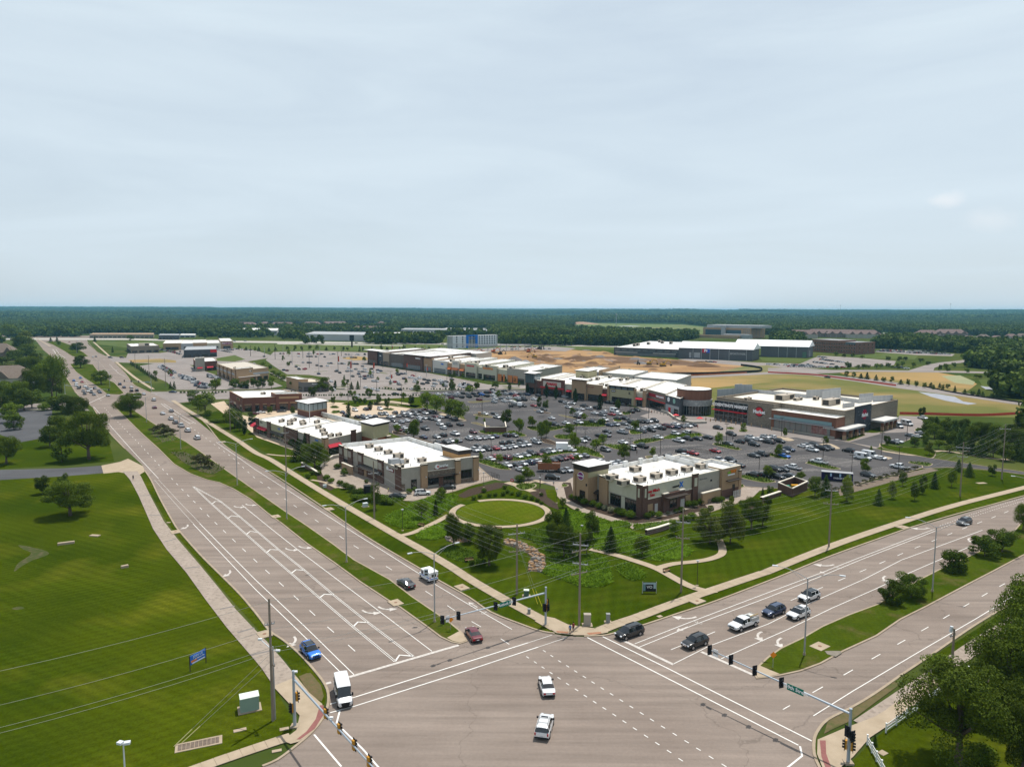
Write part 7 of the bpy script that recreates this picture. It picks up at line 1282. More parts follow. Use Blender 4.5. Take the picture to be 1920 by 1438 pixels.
def crown(kind,N,ls,seed):
    rg=np.random.default_rng(seed); P=[];Q=[]
    def lobe(c,r,n,sq=1.0):
        d=rg.normal(size=(n,3)); d/=np.linalg.norm(d,axis=1)[:,None]; rad=r*(.55+.45*rg.random(n)**.5)*(1+.16*np.sin(d[:,0]*5+seed)*np.cos(d[:,1]*4))
        p=c+d*rad[:,None]*np.array([1,1,sq]); P.append(p); Q.append(d)
    cs=[]
    if kind in 'orpytw':
        nl={'o':26,'r':15,'p':9,'y':20,'t':7,'w':18}[kind]
        for i in range(nl):
            if kind=='y': zz=.22+.70*rg.random()**1.1; rr=.36*(1-((zz-.2)/.85)**1.4)+.03
            else: zz=.30+.55*rg.random(); rr=.36*math.sqrt(max(.04,1-((zz-.52)/.42)**2))
            if kind=='w': zz=.16+.54*rg.random(); rr=.36*math.sqrt(max(.05,1-((zz-.35)/.52)**2))
            th=i*2.4+rg.random(); k=(.35+.75*rg.random()) if kind!='y' else (.5+.5*rg.random()); c=np.array([math.cos(th)*rr*k,math.sin(th)*rr*k,zz]); r=(.105+.085*rg.random())*(1.5 if kind=='t' else (1.15 if kind=='r' else 1)); cs.append(c); lobe(c,r,int(N/nl),.85)
        top=np.array([0,0,{'y':.9,'w':.72}.get(kind,.83)]); lobe(top,.12 if kind!='y' else .08,int(N/nl*.6))
    elif kind in 'm':
        for i in range(12): zz=.20+.68*rg.random(); rr=.32*math.sqrt(max(.05,1-((zz-.55)/.42)**2)); th=i*2.4; c=np.array([math.cos(th)*rr*.7,math.sin(th)*rr*.7,zz]); cs.append(c); lobe(c,.15,int(N/12),1.0)
    elif kind=='k':
        for i in range(10): zz=.12+.8*i/9; rr=.34*math.sin(math.pi*min(1,.18+.82*(i/9))) ; c=np.array([rg.normal()*.06,rg.normal()*.06,zz]); cs.append(c); lobe(c,.28*math.sin(math.pi*(.14+.8*i/9))+.06,int(N/10),.5)
    elif kind=='c':
        for i in range(14):
            zz=.06+.9*i/13; R=.42*(1-i/13.5)**.85+.03; n=int(N/14*(1.5-i/13)); th=rg.random(n)*6.283; k=rg.random(n)**.45; br=1+.28*np.sin(th*(5+i%3)+i); p=np.stack([np.cos(th)*R*k*br,np.sin(th)*R*k*br,zz-.07*k+rg.normal(size=n)*.015],1); P.append(p); Q.append(np.stack([np.cos(th)*.6,np.sin(th)*.6,np.full(n,.7)],1))
    elif kind in 'sf':
        for i in range(6): th=i*1.05; c=np.array([math.cos(th)*.16,math.sin(th)*.16,.45]); lobe(c,.30,int(N/7),1.1)
        lobe(np.array([0,0,.55]),.33,int(N/7),1.1)
    P=np.concatenate(P);Q=np.concatenate(Q); P[:,2]=np.clip(P[:,2],.02,1.2)
    return leaves(P,Q,ls,rg),cs
TP={}
for kind,vs_,lods in (('o',4,((30000,.0145),(4600,.036),(800,.080))),('r',3,((9000,.024),(2800,.042),(600,.085))),('m',3,((5000,.028),(2400,.042),(500,.085))),('c',3,((8000,.024),(2600,.042),(600,.08))),('k',2,((3000,.04),(1800,.05),(400,.10))),('w',2,((9000,.026),(3400,.042),(600,.085))),('y',2,((15000,.021),(3400,.042),(600,.08))),('s',2,((1700,.055),(900,.08),(250,.15))),('f',1,((1700,.055),(900,.08),(250,.15))),('p',2,((5000,.03),(1800,.05),(500,.09)))):
    TP[kind]=[]
    for v in range(vs_):
        row=[]
        for li,(N,ls) in enumerate(lods):
            V,cs=crown(kind,N,ls,100*ord(kind)+v); me=crownmesh('crown',V,LF[kind]); tm=None
            if kind not in 'sf':
                e=MB(); th=.10 if kind=='w' else .22 if kind in 'orpy' else (.25 if kind=='m' else .12); nseg=8 if li==0 else 5
                rt={'o':.030,'r':.024,'p':.02,'w':.02,'y':.02,'m':.02,'c':.018,'k':.018}[kind]
                e.tube((0,0,-.02),(.008,0,th),rt*1.25,rt*.85,nseg); e.tube((.008,0,th),(0,.01,.70),rt*.85,rt*.25,nseg)
                if li<2:
                    for c in cs[:(10 if li==0 else 6)]:
                        a=Vector((.006,0,th*.9+.12*random.random())); b_=Vector(c.tolist()); md=a.lerp(b_,.5)+Vector((0,0,-.02)); e.path([a,md,b_],[rt*.5,rt*.32,rt*.12],5)
                o=e.build('trunk',BARK,smooth=True); tm=o.data; bpy.data.objects.remove(o)
            row.append((me,tm))
        TP[kind].append(row)
TREES=[]
KN={'o':'round dark green tree','r':'light green leafy tree','m':'upright oval tree','c':'dark conifer','k':'narrow columnar tree','y':'yellow green flowering tree','s':'clipped round shrub','f':'pale flowering shrub','p':'dull reddish shrubby tree','w':'low spreading tree'}
KC={'s':'shrub','f':'shrub'}
KO={'c':'conifer','s':'round_shrub','f':'flowering_shrub','k':'columnar_tree'}
def hpx(x,yb,yt):
    p=g(x,yb); v=ray(x,yt); return max(.5,CH+v[2]*p.y/v[1])
def tree(x,yb,yt,w,kind,where=None,label=None,group=None):
    p=g(x,yb); h=hpx(x,yb,yt); dpt=p.y*math.cos(PITCH)+CH*math.sin(PITCH); W_=w*dpt/F
    kk=kind; hp=yb-yt; lod=0 if hp>45 else (1 if hp>16 else 2)
    if kk in 'sf': lod=0 if hp>12 else (1 if hp>6 else 2)
    pr=random.choice(TP[kk]); me,tm=pr[lod]
    cw={'o':.92,'r':.88,'m':.80,'c':.85,'k':.66,'y':.86,'w':.95,'s':.95,'f':.95,'p':.85}[kk]
    t=empty({'w':'spreading_tree'}.get(kind,KO.get(kind,'tree')),p,random.uniform(0,6.28),label,KC.get(kind,'tree'),group)
    sx=W_/cw; t.scale=(sx,sx,h/({'o':.98,'r':.96,'m':1.0,'c':1.0,'k':1.02,'y':.98,'w':.86,'s':.88,'f':.88,'p':.96}[kk]))
    link('crown',me,t); 
    if tm: link('trunk',tm,t)
    TREES.append([x,yb,KN[kind],where,t,label]); return t
def T(s,where,group='trees of the place'):
    for w in s.split():
        a=w.split(','); tree(float(a[0]),float(a[1]),float(a[2]),float(a[3]),a[4],where,None,group)
random.seed(21)
T("132,967,899,92,o 80,926,888,30,m 118,924,885,26,m","on the mown left lawn",'trees on the lawns')
T("92,930,914,22,s","under the trees on the left lawn",'shrubs')
T("167,861,769,86,o 94,838,797,46,o 116,866,822,42,m 12,870,816,54,o","on the small lawn above the dark driveway")
T("110,822,777,46,o 142,792,741,48,o 118,775,738,50,m 22,792,754,40,r 26,806,776,42,m 84,770,754,26,s","beside the small left car park")
T("70,752,688,58,o 32,762,712,48,o 98,748,664,52,r 57,712,666,52,o 47,702,674,40,m 50,674,644,42,o 48,652,620,34,y 17,634,607,36,o 37,662,628,30,o 80,708,680,36,r 106,744,700,30,y 45,770,728,42,o 60,765,724,42,m 15,748,713,48,o -5,762,718,46,o 5,700,668,40,o 100,768,742,30,o 20,716,690,36,m 62,690,660,34,o 30,680,655,34,o 88,730,695,34,o 4,768,735,38,m","in the grove beside the left roofs",'trees of the left grove')
T("245,781,735,56,o 190,721,693,36,o 151,690,665,29,o 145,661,641,29,o 95,641,632,7,c 107,641,631,7,c 111,648,639,9,o","on the long grass median",'trees on the grass medians')
T("307,818,795,34,p 293,813,798,22,p 377,877,850,34,p 368,868,853,24,p 392,878,862,20,p 322,815,803,20,p","in the shrub bed on the long median",'trees on the grass medians')
T("385,778,735,44,r 362,756,731,24,m 390,784,767,17,s 374,766,740,20,m 403,792,785,26,s 413,792,785,24,s 423,792,785,20,s 440,802,770,40,o 449,808,777,20,m 459,815,785,10,k 430,790,765,24,o 470,792,772,14,m","beside the walk left of the brick shop")
for k in range(13): tree(246+k*3.9,684+k*2.55,675+k*2.4,6,'c','row',f"dark conifer in the close row beside the side car park",'conifers in the roadside row')
T("320,729,715,7,c 327,730,714,8,c 405,737,709,24,r 437,729,713,18,m 441,727,709,16,r 462,728,711,14,m 475,726,708,15,o 492,727,706,16,m 509,728,705,14,r 452,728,714,14,m 484,729,713,14,m","in front of the balcony shop")
T("557,729,708,26,o 607,734,706,28,o 587,743,721,20,m 492,694,679,15,r 530,714,702,14,m 512,706,694,13,m 522,710,698,14,r 545,722,712,12,m","around the low grey shop")
T("622,737,722,11,m 645,729,712,11,r 659,730,715,10,c 671,730,713,9,c 657,743,731,12,r 629,731,712,6,k 625,758,741,11,m 666,757,740,14,m 675,757,745,10,s 684,757,746,10,s 710,759,736,12,m 726,767,742,13,m 692,746,725,16,m 771,760,739,15,m 757,752,735,9,r 782,737,720,16,o 654,785,755,9,k 694,769,751,10,k 506,776,761,13,m 549,778,760,11,m 665,744,733,9,r 640,745,735,8,m 705,757,751,12,s","on the planted strip north of the twin towered shops")
T("776,824,785,30,o 744,812,795,15,r","behind the twin towered shops")
T("801,769,734,32,r 819,774,740,32,r 845,782,746,34,r 859,787,750,34,r","in the leafy row of four in the lot",'four leafy trees in a row')
T("848,736,709,15,m 880,738,722,21,r 894,732,716,13,o 929,728,714,17,o 955,732,717,7,k 989,738,718,7,k 1024,746,718,8,k 1043,749,722,8,k 1079,757,727,9,k 1011,764,744,12,m 1023,768,748,14,m 934,747,732,12,r 964,758,747,10,s 1126,768,738,11,k","near the store row with the red lettering",'trees in the car park')
T("949,799,766,24,o 973,815,783,22,r 908,794,784,5,r 894,788,780,7,r 998,801,780,19,r 1015,825,789,19,o 1024,820,786,21,r 1067,816,793,21,o 1078,843,810,27,r 901,864,848,12,r 937,870,851,15,r 1025,882,849,21,o 990,900,874,28,o 975,903,889,24,s 856,834,821,10,m","in the southern half of the big lot",'trees in the car park')
T("1082,866,852,15,r 1118,847,822,22,r 1170,863,832,24,o 1223,858,838,13,r 1130,833,813,17,r 1191,808,788,17,r 1128,796,784,17,s 1073,780,764,12,r 1095,789,774,12,r 1158,771,746,13,m 1281,794,778,11,r 1347,834,811,17,r 1170,845,830,14,s","in the eastern half of the big lot",'trees in the car park')
T("1394,809,793,11,r 1472,819,800,10,m 1549,835,817,12,r 1459,857,831,16,o 1440,895,872,26,o 1501,904,884,19,r 1663,835,814,14,m 1715,838,816,20,m 1734,836,815,14,m 1633,848,836,6,r 1728,784,760,14,m","on the islands before the market",'trees in the car park')
T("1430,929,912,7,c 1444,929,909,16,m 1528,931,891,28,o 1548,930,889,26,c 1587,940,893,27,y 1647,947,915,19,c 1672,935,900,18,y 1692,911,885,16,r 1715,938,899,19,m 1730,926,891,17,m 1752,916,884,17,c 1784,913,881,18,r 1817,894,865,18,c 1797,884,860,17,c 1860,892,868,17,m 1622,888,858,22,o 1742,854,828,19,y 1400,953,945,8,s","on the sloping right lawn",'trees on the lawns')
T("850,1025,962,40,o 881,1017,980,32,o 917,1060,984,62,o 827,942,913,22,r 790,972,938,28,r 704,955,905,24,m 817,967,935,14,c 875,1012,990,24,o","by the circular lawn",'trees of the corner park')
T("1055,952,933,14,r 1037,1014,955,38,m 1061,1020,948,36,c 1057,1046,982,42,o 1110,1012,958,34,m 1085,1046,994,36,r 1145,1034,985,32,c 1204,1042,1004,32,o 1264,1003,972,24,r 1040,1030,980,32,o 1072,1050,1005,34,m 1100,1040,990,26,o","in the tall grass of the corner park",'trees of the corner park')
T("1331,1018,947,64,y 1369,1019,929,52,y","beside the curving path",'trees of the corner park')
T("1409,993,930,46,o 1430,986,943,32,o 1440,950,930,16,o","right of the two flowering trees",'trees of the corner park')
T("590,878,826,50,o 560,864,820,32,c 572,846,812,16,c 575,876,834,34,o 608,872,840,26,o 548,838,822,18,o","left of the corner shop drive",'trees of the corner park')
T("1672,1131,1085,54,w 1708,1121,1074,60,w 1789,1072,1029,56,w 1846,1043,1003,58,w 1879,1036,989,60,w 1918,995,942,34,o","on the right grass median",'trees on the grass medians')
tree(1797,1432,1244,200,'o',None,'big broad tree filling the bottom right corner, nearest the white fence','big trees in the right corner')
tree(1885,1340,1165,150,'o',None,'big tree behind the corner one, rising over the old path','big trees in the right corner')
tree(1935,1262,1086,150,'o',None,'big tree cut by the right edge, highest in the corner group','big trees in the right corner')
tree(1915,1460,1290,120,'o',None,'big dark tree at the lower right frame edge','big trees in the right corner')
tree(1760,1262,1225,50,'r',None,'small leafy tree poking out left of the corner trees'); tree(1841,1430,1395,60,'s',None,'bright low bush under the corner trees'); tree(1640,1398,1374,12,'c',None,'tiny dark conifer by the end of the white fence')
# shrubs round the corner shops
def SH(z,s,where,k='s',hh=.9):
    for w in s.split():
        a,b,d=[float(q) for q in w.split(',')]; x,y=z[0]+a/z[2],z[1]+b/z[2]; wd=d/z[2]; tree(x,y+wd*.30,y-wd*hh*.55,wd*1.08,k,where,None,'shrubs')
RZ=(1050,840,5.486)
SH(RZ,"120,505,70 165,515,75 205,530,80 250,555,88 340,575,90 405,598,88 600,655,100 640,670,110 725,692,112 900,700,85 945,680,80 1015,690,92 1190,650,60 1245,635,75 1320,580,92 1380,580,100 1445,555,82 1570,540,70 1615,537,78 1665,530,78 1260,722,90 1310,728,90 1360,705,100 1875,570,80",'against the right corner building')
SH(RZ,"465,618,75 525,640,85 1110,672,55",'against the right corner building','f')
SH((620,800,6.4),"80,480,90 165,560,95 115,680,90 180,715,110 245,745,120 290,790,110 360,775,95 430,660,60 940,780,85 1010,750,60 20,640,60",'beside the left corner building')
SH((620,800,6.4),"300,840,130 380,850,150 450,860,140 650,890,130 720,900,110",'in the mound left of the utility pole','s',.5)
SH((800,820,4),"355,455,44 400,440,40 470,435,42 515,432,38 575,425,44 605,408,40 640,420,38 690,425,48 740,445,46 790,455,44 830,475,42 862,495,38 430,400,44 585,375,40 700,412,36 860,430,36 1020,525,20 1130,545,36 1190,600,26",'around the back of the circular lawn')
SH((800,820,4),"340,940,50 395,945,60 430,930,44",'under the park trees')
SH((1440,820,4),"130,190,0",'x') if 0 else None
SH((400,720,4),"680,1180,30",'x') if 0 else None
SH((400,560,4),"710,1330,50 740,1310,44 790,1310,46 850,1345,60 880,1370,50 930,1260,50 985,1290,50",'by the curved drive of the left shop')
for k in range(12): tree(1568+k*13.5,921-k*3.6,913-k*3.6,13,'p','in the rocky bed',f"scrubby bush {'at the left end' if k==0 else 'at the right end' if k==11 else 'partway along'} of the rocky bed above the sloping lawn",'scrubby bushes in the rocky bed')
# dense grove on the right and roadside row
random.seed(33)
for x,yb,hh,w,k in [(1740,812,28,26,'m'),(1755,806,26,24,'c'),(1752,822,30,30,'o'),(1772,818,32,30,'o'),(1790,822,36,30,'c'),(1808,826,36,28,'c'),(1768,832,28,28,'o'),(1785,838,34,26,'m'),(1800,842,38,30,'c'),(1820,838,42,32,'o'),(1838,836,46,34,'o'),(1820,852,36,28,'c'),(1840,856,40,30,'c'),(1858,846,48,30,'c'),(1862,858,36,30,'o'),(1880,850,44,30,'m'),(1896,850,50,34,'o'),(1915,848,46,32,'o'),(1905,862,40,30,'c'),(1885,864,36,30,'o'),(1925,866,50,36,'c'),(1872,830,36,34,'o'),(1900,828,38,36,'m'),(1850,822,30,32,'o'),(1830,816,26,30,'o'),(1806,810,26,30,'o'),(1782,806,24,28,'m'),(1920,818,34,36,'o'),(1760,842,18,18,'r'),(1735,826,16,16,'r'),(1780,848,14,20,'r'),(1746,798,18,18,'o')]:
    tree(x,yb,yb-hh,w,k,'in the dense grove beyond the market drive',None,'trees of the right grove')
for a,b in [(428,588),(483,595),(537,600),(583,605),(650,615),(706,625),(768,632),(835,645),(890,655),(952,662),(1012,670),(1062,662),(1082,680),(1127,670),(1150,690),(1187,675),(1240,705),(1315,715),(1375,725),(1420,725),(1450,735),(1522,740)]:
    tree(1480+a/4,560+b/4,560+b/4-random.uniform(9,15),random.uniform(7,11),random.choice('cmc'),'in the row along the pale far road',None,'young trees along the far road')
for a,b in [(410,440),(475,440),(350,430),(545,450),(740,465),(825,470),(870,465),(430,510),(515,530),(555,530),(590,520),(655,525),(740,515),(815,530),(930,520),(450,525),(350,530),(690,520),(770,520),(850,510),(985,480),(1040,500),(1170,530),(1235,520),(1130,540),(1190,545),(1330,560),(1430,600),(1470,590),(1400,600)]:
    tree(1480+a/4,560+b/4,560+b/4-random.uniform(6,12),random.uniform(8,12),random.choice('omr'),'around the far sports car parks',None,'young trees along the far road')
random.seed(41)
for k in range(46):
    x=random.uniform(500,980); y=random.uniform(663,727)
    if y<686+(x-760)*.095 and x>684: continue
    if x<620 and y>698: continue
    tree(x,y,y-random.uniform(8,14),random.uniform(5,9),random.choice('mmrc'),'on the far pale lot',None,'young trees on the far lot')
for k in range(26): tree(445+k*15+random.uniform(-5,5),658+random.uniform(-2,2),658-random.uniform(7,12),random.uniform(5,8),random.choice('mcr'),'along the highway grass',None,'young trees along the highway')
for a,b,w,k in [(1245,570,26,'o'),(1275,578,10,'o'),(1165,585,10,'o'),(978,320,14,'o'),(712,325,7,'c'),(845,405,5,'c'),(1650,305,12,'m'),(1540,305,10,'m')]:
    tree(a/4 if w!=26 else 1182,560+b/4 if w!=26 else 705,560+b/4-12 if w!=26 else 693,w,k,'beyond the far shops',None,'trees of the place')
for x,y in [(1176,703),(1204,706),(1263,722),(1292,724),(1180,700)]: tree(x,y,y-9,11,'o','on the tan field edge',None,'trees of the place')
# labels that single each plant out
from collections import defaultdict
cnt=defaultdict(list)
for q in TREES:
    if q[5] is None: cnt[(q[2],q[3])].append(q)
ORD=['leftmost','second from left','third from left','fourth from left','fifth from left','sixth from left','seventh from left','eighth from left','ninth from left','tenth from left']
for (nm,wh),l in cnt.items():
    l.sort(key=lambda q:q[0]); n=len(l)
    for i,q in enumerate(l):
        if n==1: s=f"only {nm} {wh}"
        else:
            if i<n/2: w=ORD[i] if i<10 else f"{i+1}th from left"
            else: j=n-1-i; w=['rightmost','second from right','third from right','fourth from right','fifth from right','sixth from right','seventh from right','eighth from right','ninth from right','tenth from right'][j] if j<10 else f"{j+1}th from right"
            s=f"{nm} {wh}, {w}"
        ws=s.split()
        if len(ws)>16: s=' '.join((nm+' '+wh.replace('the ','')+', '+w).split()[:16])
        q[4]['label']=s
gl=[q for q in TREES if q[5] and q[5].startswith(('dark conifer in the close row','scrubby bush partway'))]
for i,q in enumerate(gl): q[4]['label']=q[5].replace('dark conifer','conifer').replace('scrubby bush','bush')+', '+(ORD[i%13] if i%13<10 else f"{i%13+1}th from left")
# ---- far woods (geometry nodes instances on points)
def inpoly(x,y,P):
    c=False;n=len(P);j=n-1
    for i in range(n):
        if ((P[i][1]>y)!=(P[j][1]>y)) and (x<(P[j][0]-P[i][0])*(y-P[i][1])/(P[j][1]-P[i][1])+P[i][0]): c=not c
        j=i
    return c
def toPx(X,Y,Zz=0):
    cP,sP=math.cos(PITCH),math.sin(PITCH); d=Y*cP+(CH-Zz)*sP; up=Y*sP-(CH-Zz)*cP; rx=F*X/d; ry=-F*up/d; c,s=math.cos(ROLL),math.sin(ROLL); return 960+c*rx-s*ry,719+s*rx+c*ry
def woods(name,P,protos,smin,smax):
    me=bpy.data.meshes.new(name); me.from_pydata([tuple(p) for p in P],[],[]); o=link(name,me); tag(o,kind='stuff')
    for i,pm in enumerate(protos):
        pass
    ng=bpy.data.node_groups.new(name+'_instancer','GeometryNodeTree'); ng.interface.new_socket('Geometry',in_out='INPUT',socket_type='NodeSocketGeometry'); ng.interface.new_socket('Geometry',in_out='OUTPUT',socket_type='NodeSocketGeometry')
    N=ng.nodes; Lk=ng.links.new; gi=N.new('NodeGroupInput'); go=N.new('NodeGroupOutput'); mp_=N.new('GeometryNodeMeshToPoints'); Lk(gi.outputs[0],mp_.inputs[0]); jn=N.new('GeometryNodeJoinGeometry')
    k=len(protos)
    rv=N.new('FunctionNodeRandomValue'); rv.data_type='INT'; rv.inputs['Min'].default_value=0; rv.inputs['Max'].default_value=k-1; rv.inputs['Seed'].default_value=3
    for i,pm in enumerate(protos):
        oi=N.new('GeometryNodeObjectInfo'); oi.inputs['Object'].default_value=pm; ip=N.new('GeometryNodeInstanceOnPoints'); Lk(mp_.outputs[0],ip.inputs['Points']); Lk(oi.outputs['Geometry'],ip.inputs['Instance'])
        cm=N.new('FunctionNodeCompare'); cm.data_type='INT'; cm.operation='EQUAL'; Lk(rv.outputs[2],cm.inputs[2]); cm.inputs[3].default_value=i; Lk(cm.outputs[0],ip.inputs['Selection'])
        r1=N.new('FunctionNodeRandomValue'); r1.data_type='FLOAT_VECTOR'; r1.inputs[0].default_value=(0,0,0); r1.inputs[1].default_value=(0,0,6.28); r1.inputs['Seed'].default_value=11; Lk(r1.outputs[0],ip.inputs['Rotation'])
        r2=N.new('FunctionNodeRandomValue'); r2.data_type='FLOAT'; r2.inputs[2].default_value=smin; r2.inputs[3].default_value=smax; r2.inputs['Seed'].default_value=5; Lk(r2.outputs[1],ip.inputs['Scale']); Lk(ip.outputs[0],jn.inputs[0])
    Lk(jn.outputs[0],go.inputs[0]); md=o.modifiers.new('woods','NODES'); md.node_group=ng; return o
protos=[]
for v in range(4):
    V,cs=crown('t',260,.17,900+v); me=crownmesh('forest_crown',V,LF['t']); protos.append(bpy.data.objects.new('forest_crown_source',me))
clumps=[]
for v in range(3):
    rg=np.random.default_rng(70+v); Vs=[]
    for k in range(26):
        V,_=crown('t',46,.30,500+v*40+k); s=.7+.7*rg.random(); V=V*np.array([13*s,13*s,12*s]); V+=np.array([rg.uniform(-42,42),rg.uniform(-42,42),0]); Vs.append(V)
    me=crownmesh('forest_clump',np.concatenate(Vs),LF['t']); clumps.append(bpy.data.objects.new('forest_clump_source',me))
HOLES=[[(1030,618),(1100,604),(1279,606),(1326,611),(1330,630),(1279,631),(1189,628),(1100,622)],[(1305,650),(1310,628),(1445,628),(1450,650)],[(1648,640),(1648,622),(1730,626),(1740,640)],[(1500,648),(1500,629),(1655,630),(1655,648)],[(446,616),(446,609),(660,607),(735,608),(735,616),(660,617)],[(440,630),(440,623),(535,624),(535,632)],[(565,640),(572,628),(820,630),(820,642)],[(745,630),(745,621),(925,622),(925,630)],[(655,625),(655,618),(730,618),(735,625)],[(828,623),(828,616),(915,616),(915,623)],[(985,642),(985,631),(1085,636),(1085,645)],[(820,650),(820,634),(940,634),(940,652)],[(150,640),(150,626),(375,628),(375,640)],[(1715,640),(1715,628),(1820,629),(1925,634),(1925,652),(1830,651),(1780,642)],[(1180,594),(1180,590.5),(1240,590.5),(1240,594)],[(1580,603),(1580,598.5),(1640,598.5),(1640,603)],[(430,641),(430,636),(570,637),(570,643)]]
rg=np.random.default_rng(4); pts=[]
def scatter(Pp,dens,holes=True,jit=0,prob=None):
    W_=[g(*q) for q in Pp]; x0=min(p.x for p in W_);x1=max(p.x for p in W_);y0=min(p.y for p in W_);y1=max(p.y for p in W_); n=int((x1-x0)*(y1-y0)*dens); out=[]
    X=rg.uniform(x0,x1,n);Y=rg.uniform(y0,y1,n); Wp=[(p.x,p.y) for p in W_]
    nz=vnoise(X+5000,Y+5000,130,8)
    for i in range(n):
        if inpoly(X[i],Y[i],Wp):
            if prob and nz[i]>prob: continue
            if holes:
                a,b=toPx(X[i],Y[i])
                if any(inpoly(a,b,h) for h in HOLES): continue
            out.append((X[i],Y[i]))
    return out
A_=scatter([(-160,632),(-160,604),(2080,604),(2080,640),(1920,634),(1700,628),(1290,629),(1000,630),(620,617),(440,616),(430,632)],1/105)
A_+=scatter([(430,640),(430,616),(1000,620),(1000,644),(830,638)],1/170,True,0,.62)
A_+=scatter([(1000,648),(985,630),(1290,628),(1312,634),(1275,641),(1160,649)],1/80)
A_+=scatter([(1640,654),(1640,636),(1720,640),(1800,651),(1930,652),(2080,654),(2080,706),(1925,697),(1862,694),(1812,688),(1836,674),(1860,664),(1800,663),(1720,656)],1/75)
A_+=scatter([(1440,648),(1440,636),(1500,636),(1520,640),(1520,652)],1/120)
A_+=scatter([(1872,745),(1868,714),(1925,708),(2080,712),(2080,770),(1925,750)],1/70,False)
A_+=scatter([(-160,700),(-160,634),(-10,634),(0,640),(-30,700)],1/110,False)
A_+=scatter([(1925,810),(2100,800),(2200,880),(2000,870)],1/80,False)
A_+=scatter([(560,645),(560,643.5),(640,644.5),(640,646)],1/260,False); A_+=scatter([(690,645),(690,641),(830,641),(830,645)],1/60,False); A_+=scatter([(935,646),(935,641),(1000,642),(1000,647)],1/90,False)
P=[(x,y,float(hgt(x,y))) for x,y in A_]
woods('forest',[(x,y,z-1) for x,y,z in P],protos,11,19)
th=rg.uniform(-.82,.82,26000); rr=np.sqrt(rg.uniform(3150**2,13500**2,26000)); X=rr*np.sin(th);Y=rr*np.cos(th); nz=vnoise(X+9e4,Y+9e4,700,12); Hh=hgt(X,Y)
ok=(nz<.68); k=rg.random(26000)<np.clip(1.15-rr/22000,0,1); X,Y,Hh=X[ok&k],Y[ok&k],Hh[ok&k]
P=[]
for x,y,z in zip(X.tolist(),Y.tolist(),Hh.tolist()):
    a,b=toPx(x,y,z)
    if b<603.5 and not(1180<a<1240 and 590<b<594.5) and not(1575<a<1645 and 598<b<603): P.append((x,y,z-1.5))
woods('distant_forest',P,clumps,.7,1.6)
# ---- tall grass, rocks, low shrubs
def grassbed(px,dens,h,label=None,mat='x',name='tall_grass',base=True):
    W_=smooth_pts([Vector((p[0],p[1],0)) for p in px],True,4); fl=None if not base else flat('grass_bed',W_,M('bed_soil_green',(.070,.130,.004),(.095,.160,.006),1.2,bump=.8,bs=3),.07)
    Wp=[(p.x,p.y) for p in W_]; x0=min(p[0] for p in Wp);x1=max(p[0] for p in Wp);y0=min(p[1] for p in Wp);y1=max(p[1] for p in Wp); n=int((x1-x0)*(y1-y0)*dens)
    X=rg.uniform(x0,x1,n);Y=rg.uniform(y0,y1,n); ok=np.array([inpoly(a,b,Wp) for a,b in zip(X,Y)]); X=X[ok];Y=Y[ok]; n=len(X)
    hh=h*(.55+.6*rg.random(n))*(.6+.8*vnoise(X+500,Y+500,2.2,9)); t=rg.uniform(0,6.28,n); dx=np.cos(t)*.14;dy=np.sin(t)*.14; lx=rg.normal(size=n)*.3;ly=rg.normal(size=n)*.3
    V=np.stack([np.stack([X-dx,Y-dy,np.zeros(n)+.05],1),np.stack([X+dx,Y+dy,np.zeros(n)+.05],1),np.stack([X+lx+dx*.7,Y+ly+dy*.7,hh*.8],1),np.stack([X+lx*1.5-dx*.3,Y+ly*1.5-dy*.3,hh],1)],1).reshape(-1,3)
    o=link(name,crownmesh(name,V,LF[mat])); tag(o,kind='stuff')
Z3=(800,820,4); Z4=(400,880,4)
for z,pts in ((Z4,[(1290,385),(1330,330),(1420,300),(1500,255),(1600,215),(1700,185),(1830,200),(1790,270),(1700,340),(1620,395),(1500,438),(1380,432)]),(Z4,[(1525,505),(1600,440),(1720,412),(1790,450),(1700,520),(1580,525)]),(Z3,[(110,835),(200,812),(330,850),(385,890),(370,930),(260,930),(160,895)]),(Z3,[(700,745),(800,700),(900,662),(940,700),(985,790),(1080,880),(1050,915),(920,930),(885,860),(800,780)]),(Z3,[(872,1005),(950,940),(1150,885),(1290,880),(1360,950),(1385,1050),(1350,1110),(1200,1122),(1030,1075),(900,1030)]),(Z3,[(1010,560),(1100,550),(1280,600),(1500,690),(1650,745),(1800,770),(1917,800),(1990,860),(1917,905),(1720,925),(1520,870),(1350,860),(1235,835),(1130,760),(1050,640)]),(Z3,[(1425,965),(1500,950),(1590,985),(1640,1025),(1620,1060),(1550,1072),(1470,1040)]),(Z4,[(1040,190),(1120,170),(1250,190),(1380,200),(1430,230),(1300,255),(1160,250),(1060,225)]),((1040,820,4),[(595,660),(700,645),(870,632),(930,640),(800,675),(690,695),(620,690)]),((1040,820,4),[(440,640),(500,628),(560,645),(565,670),(500,672)])):
    grassbed([Z(z)(a,b) for a,b in pts],30,.40)
for q_ in ([(320,848),(345,848),(410,872),(420,880),(400,890),(375,885),(345,868)],[(280,808),(300,800),(325,812),(330,826),(305,830),(288,818)]): grassbed(PX(q_),2.2,.6,None,'x','shrub_bed_plants',False)
for q_ in PLANTED: grassbed(inset([Vector((v[0],v[1],0)) for v in q_],.5),5,.75,None,'s','island_planting',False)
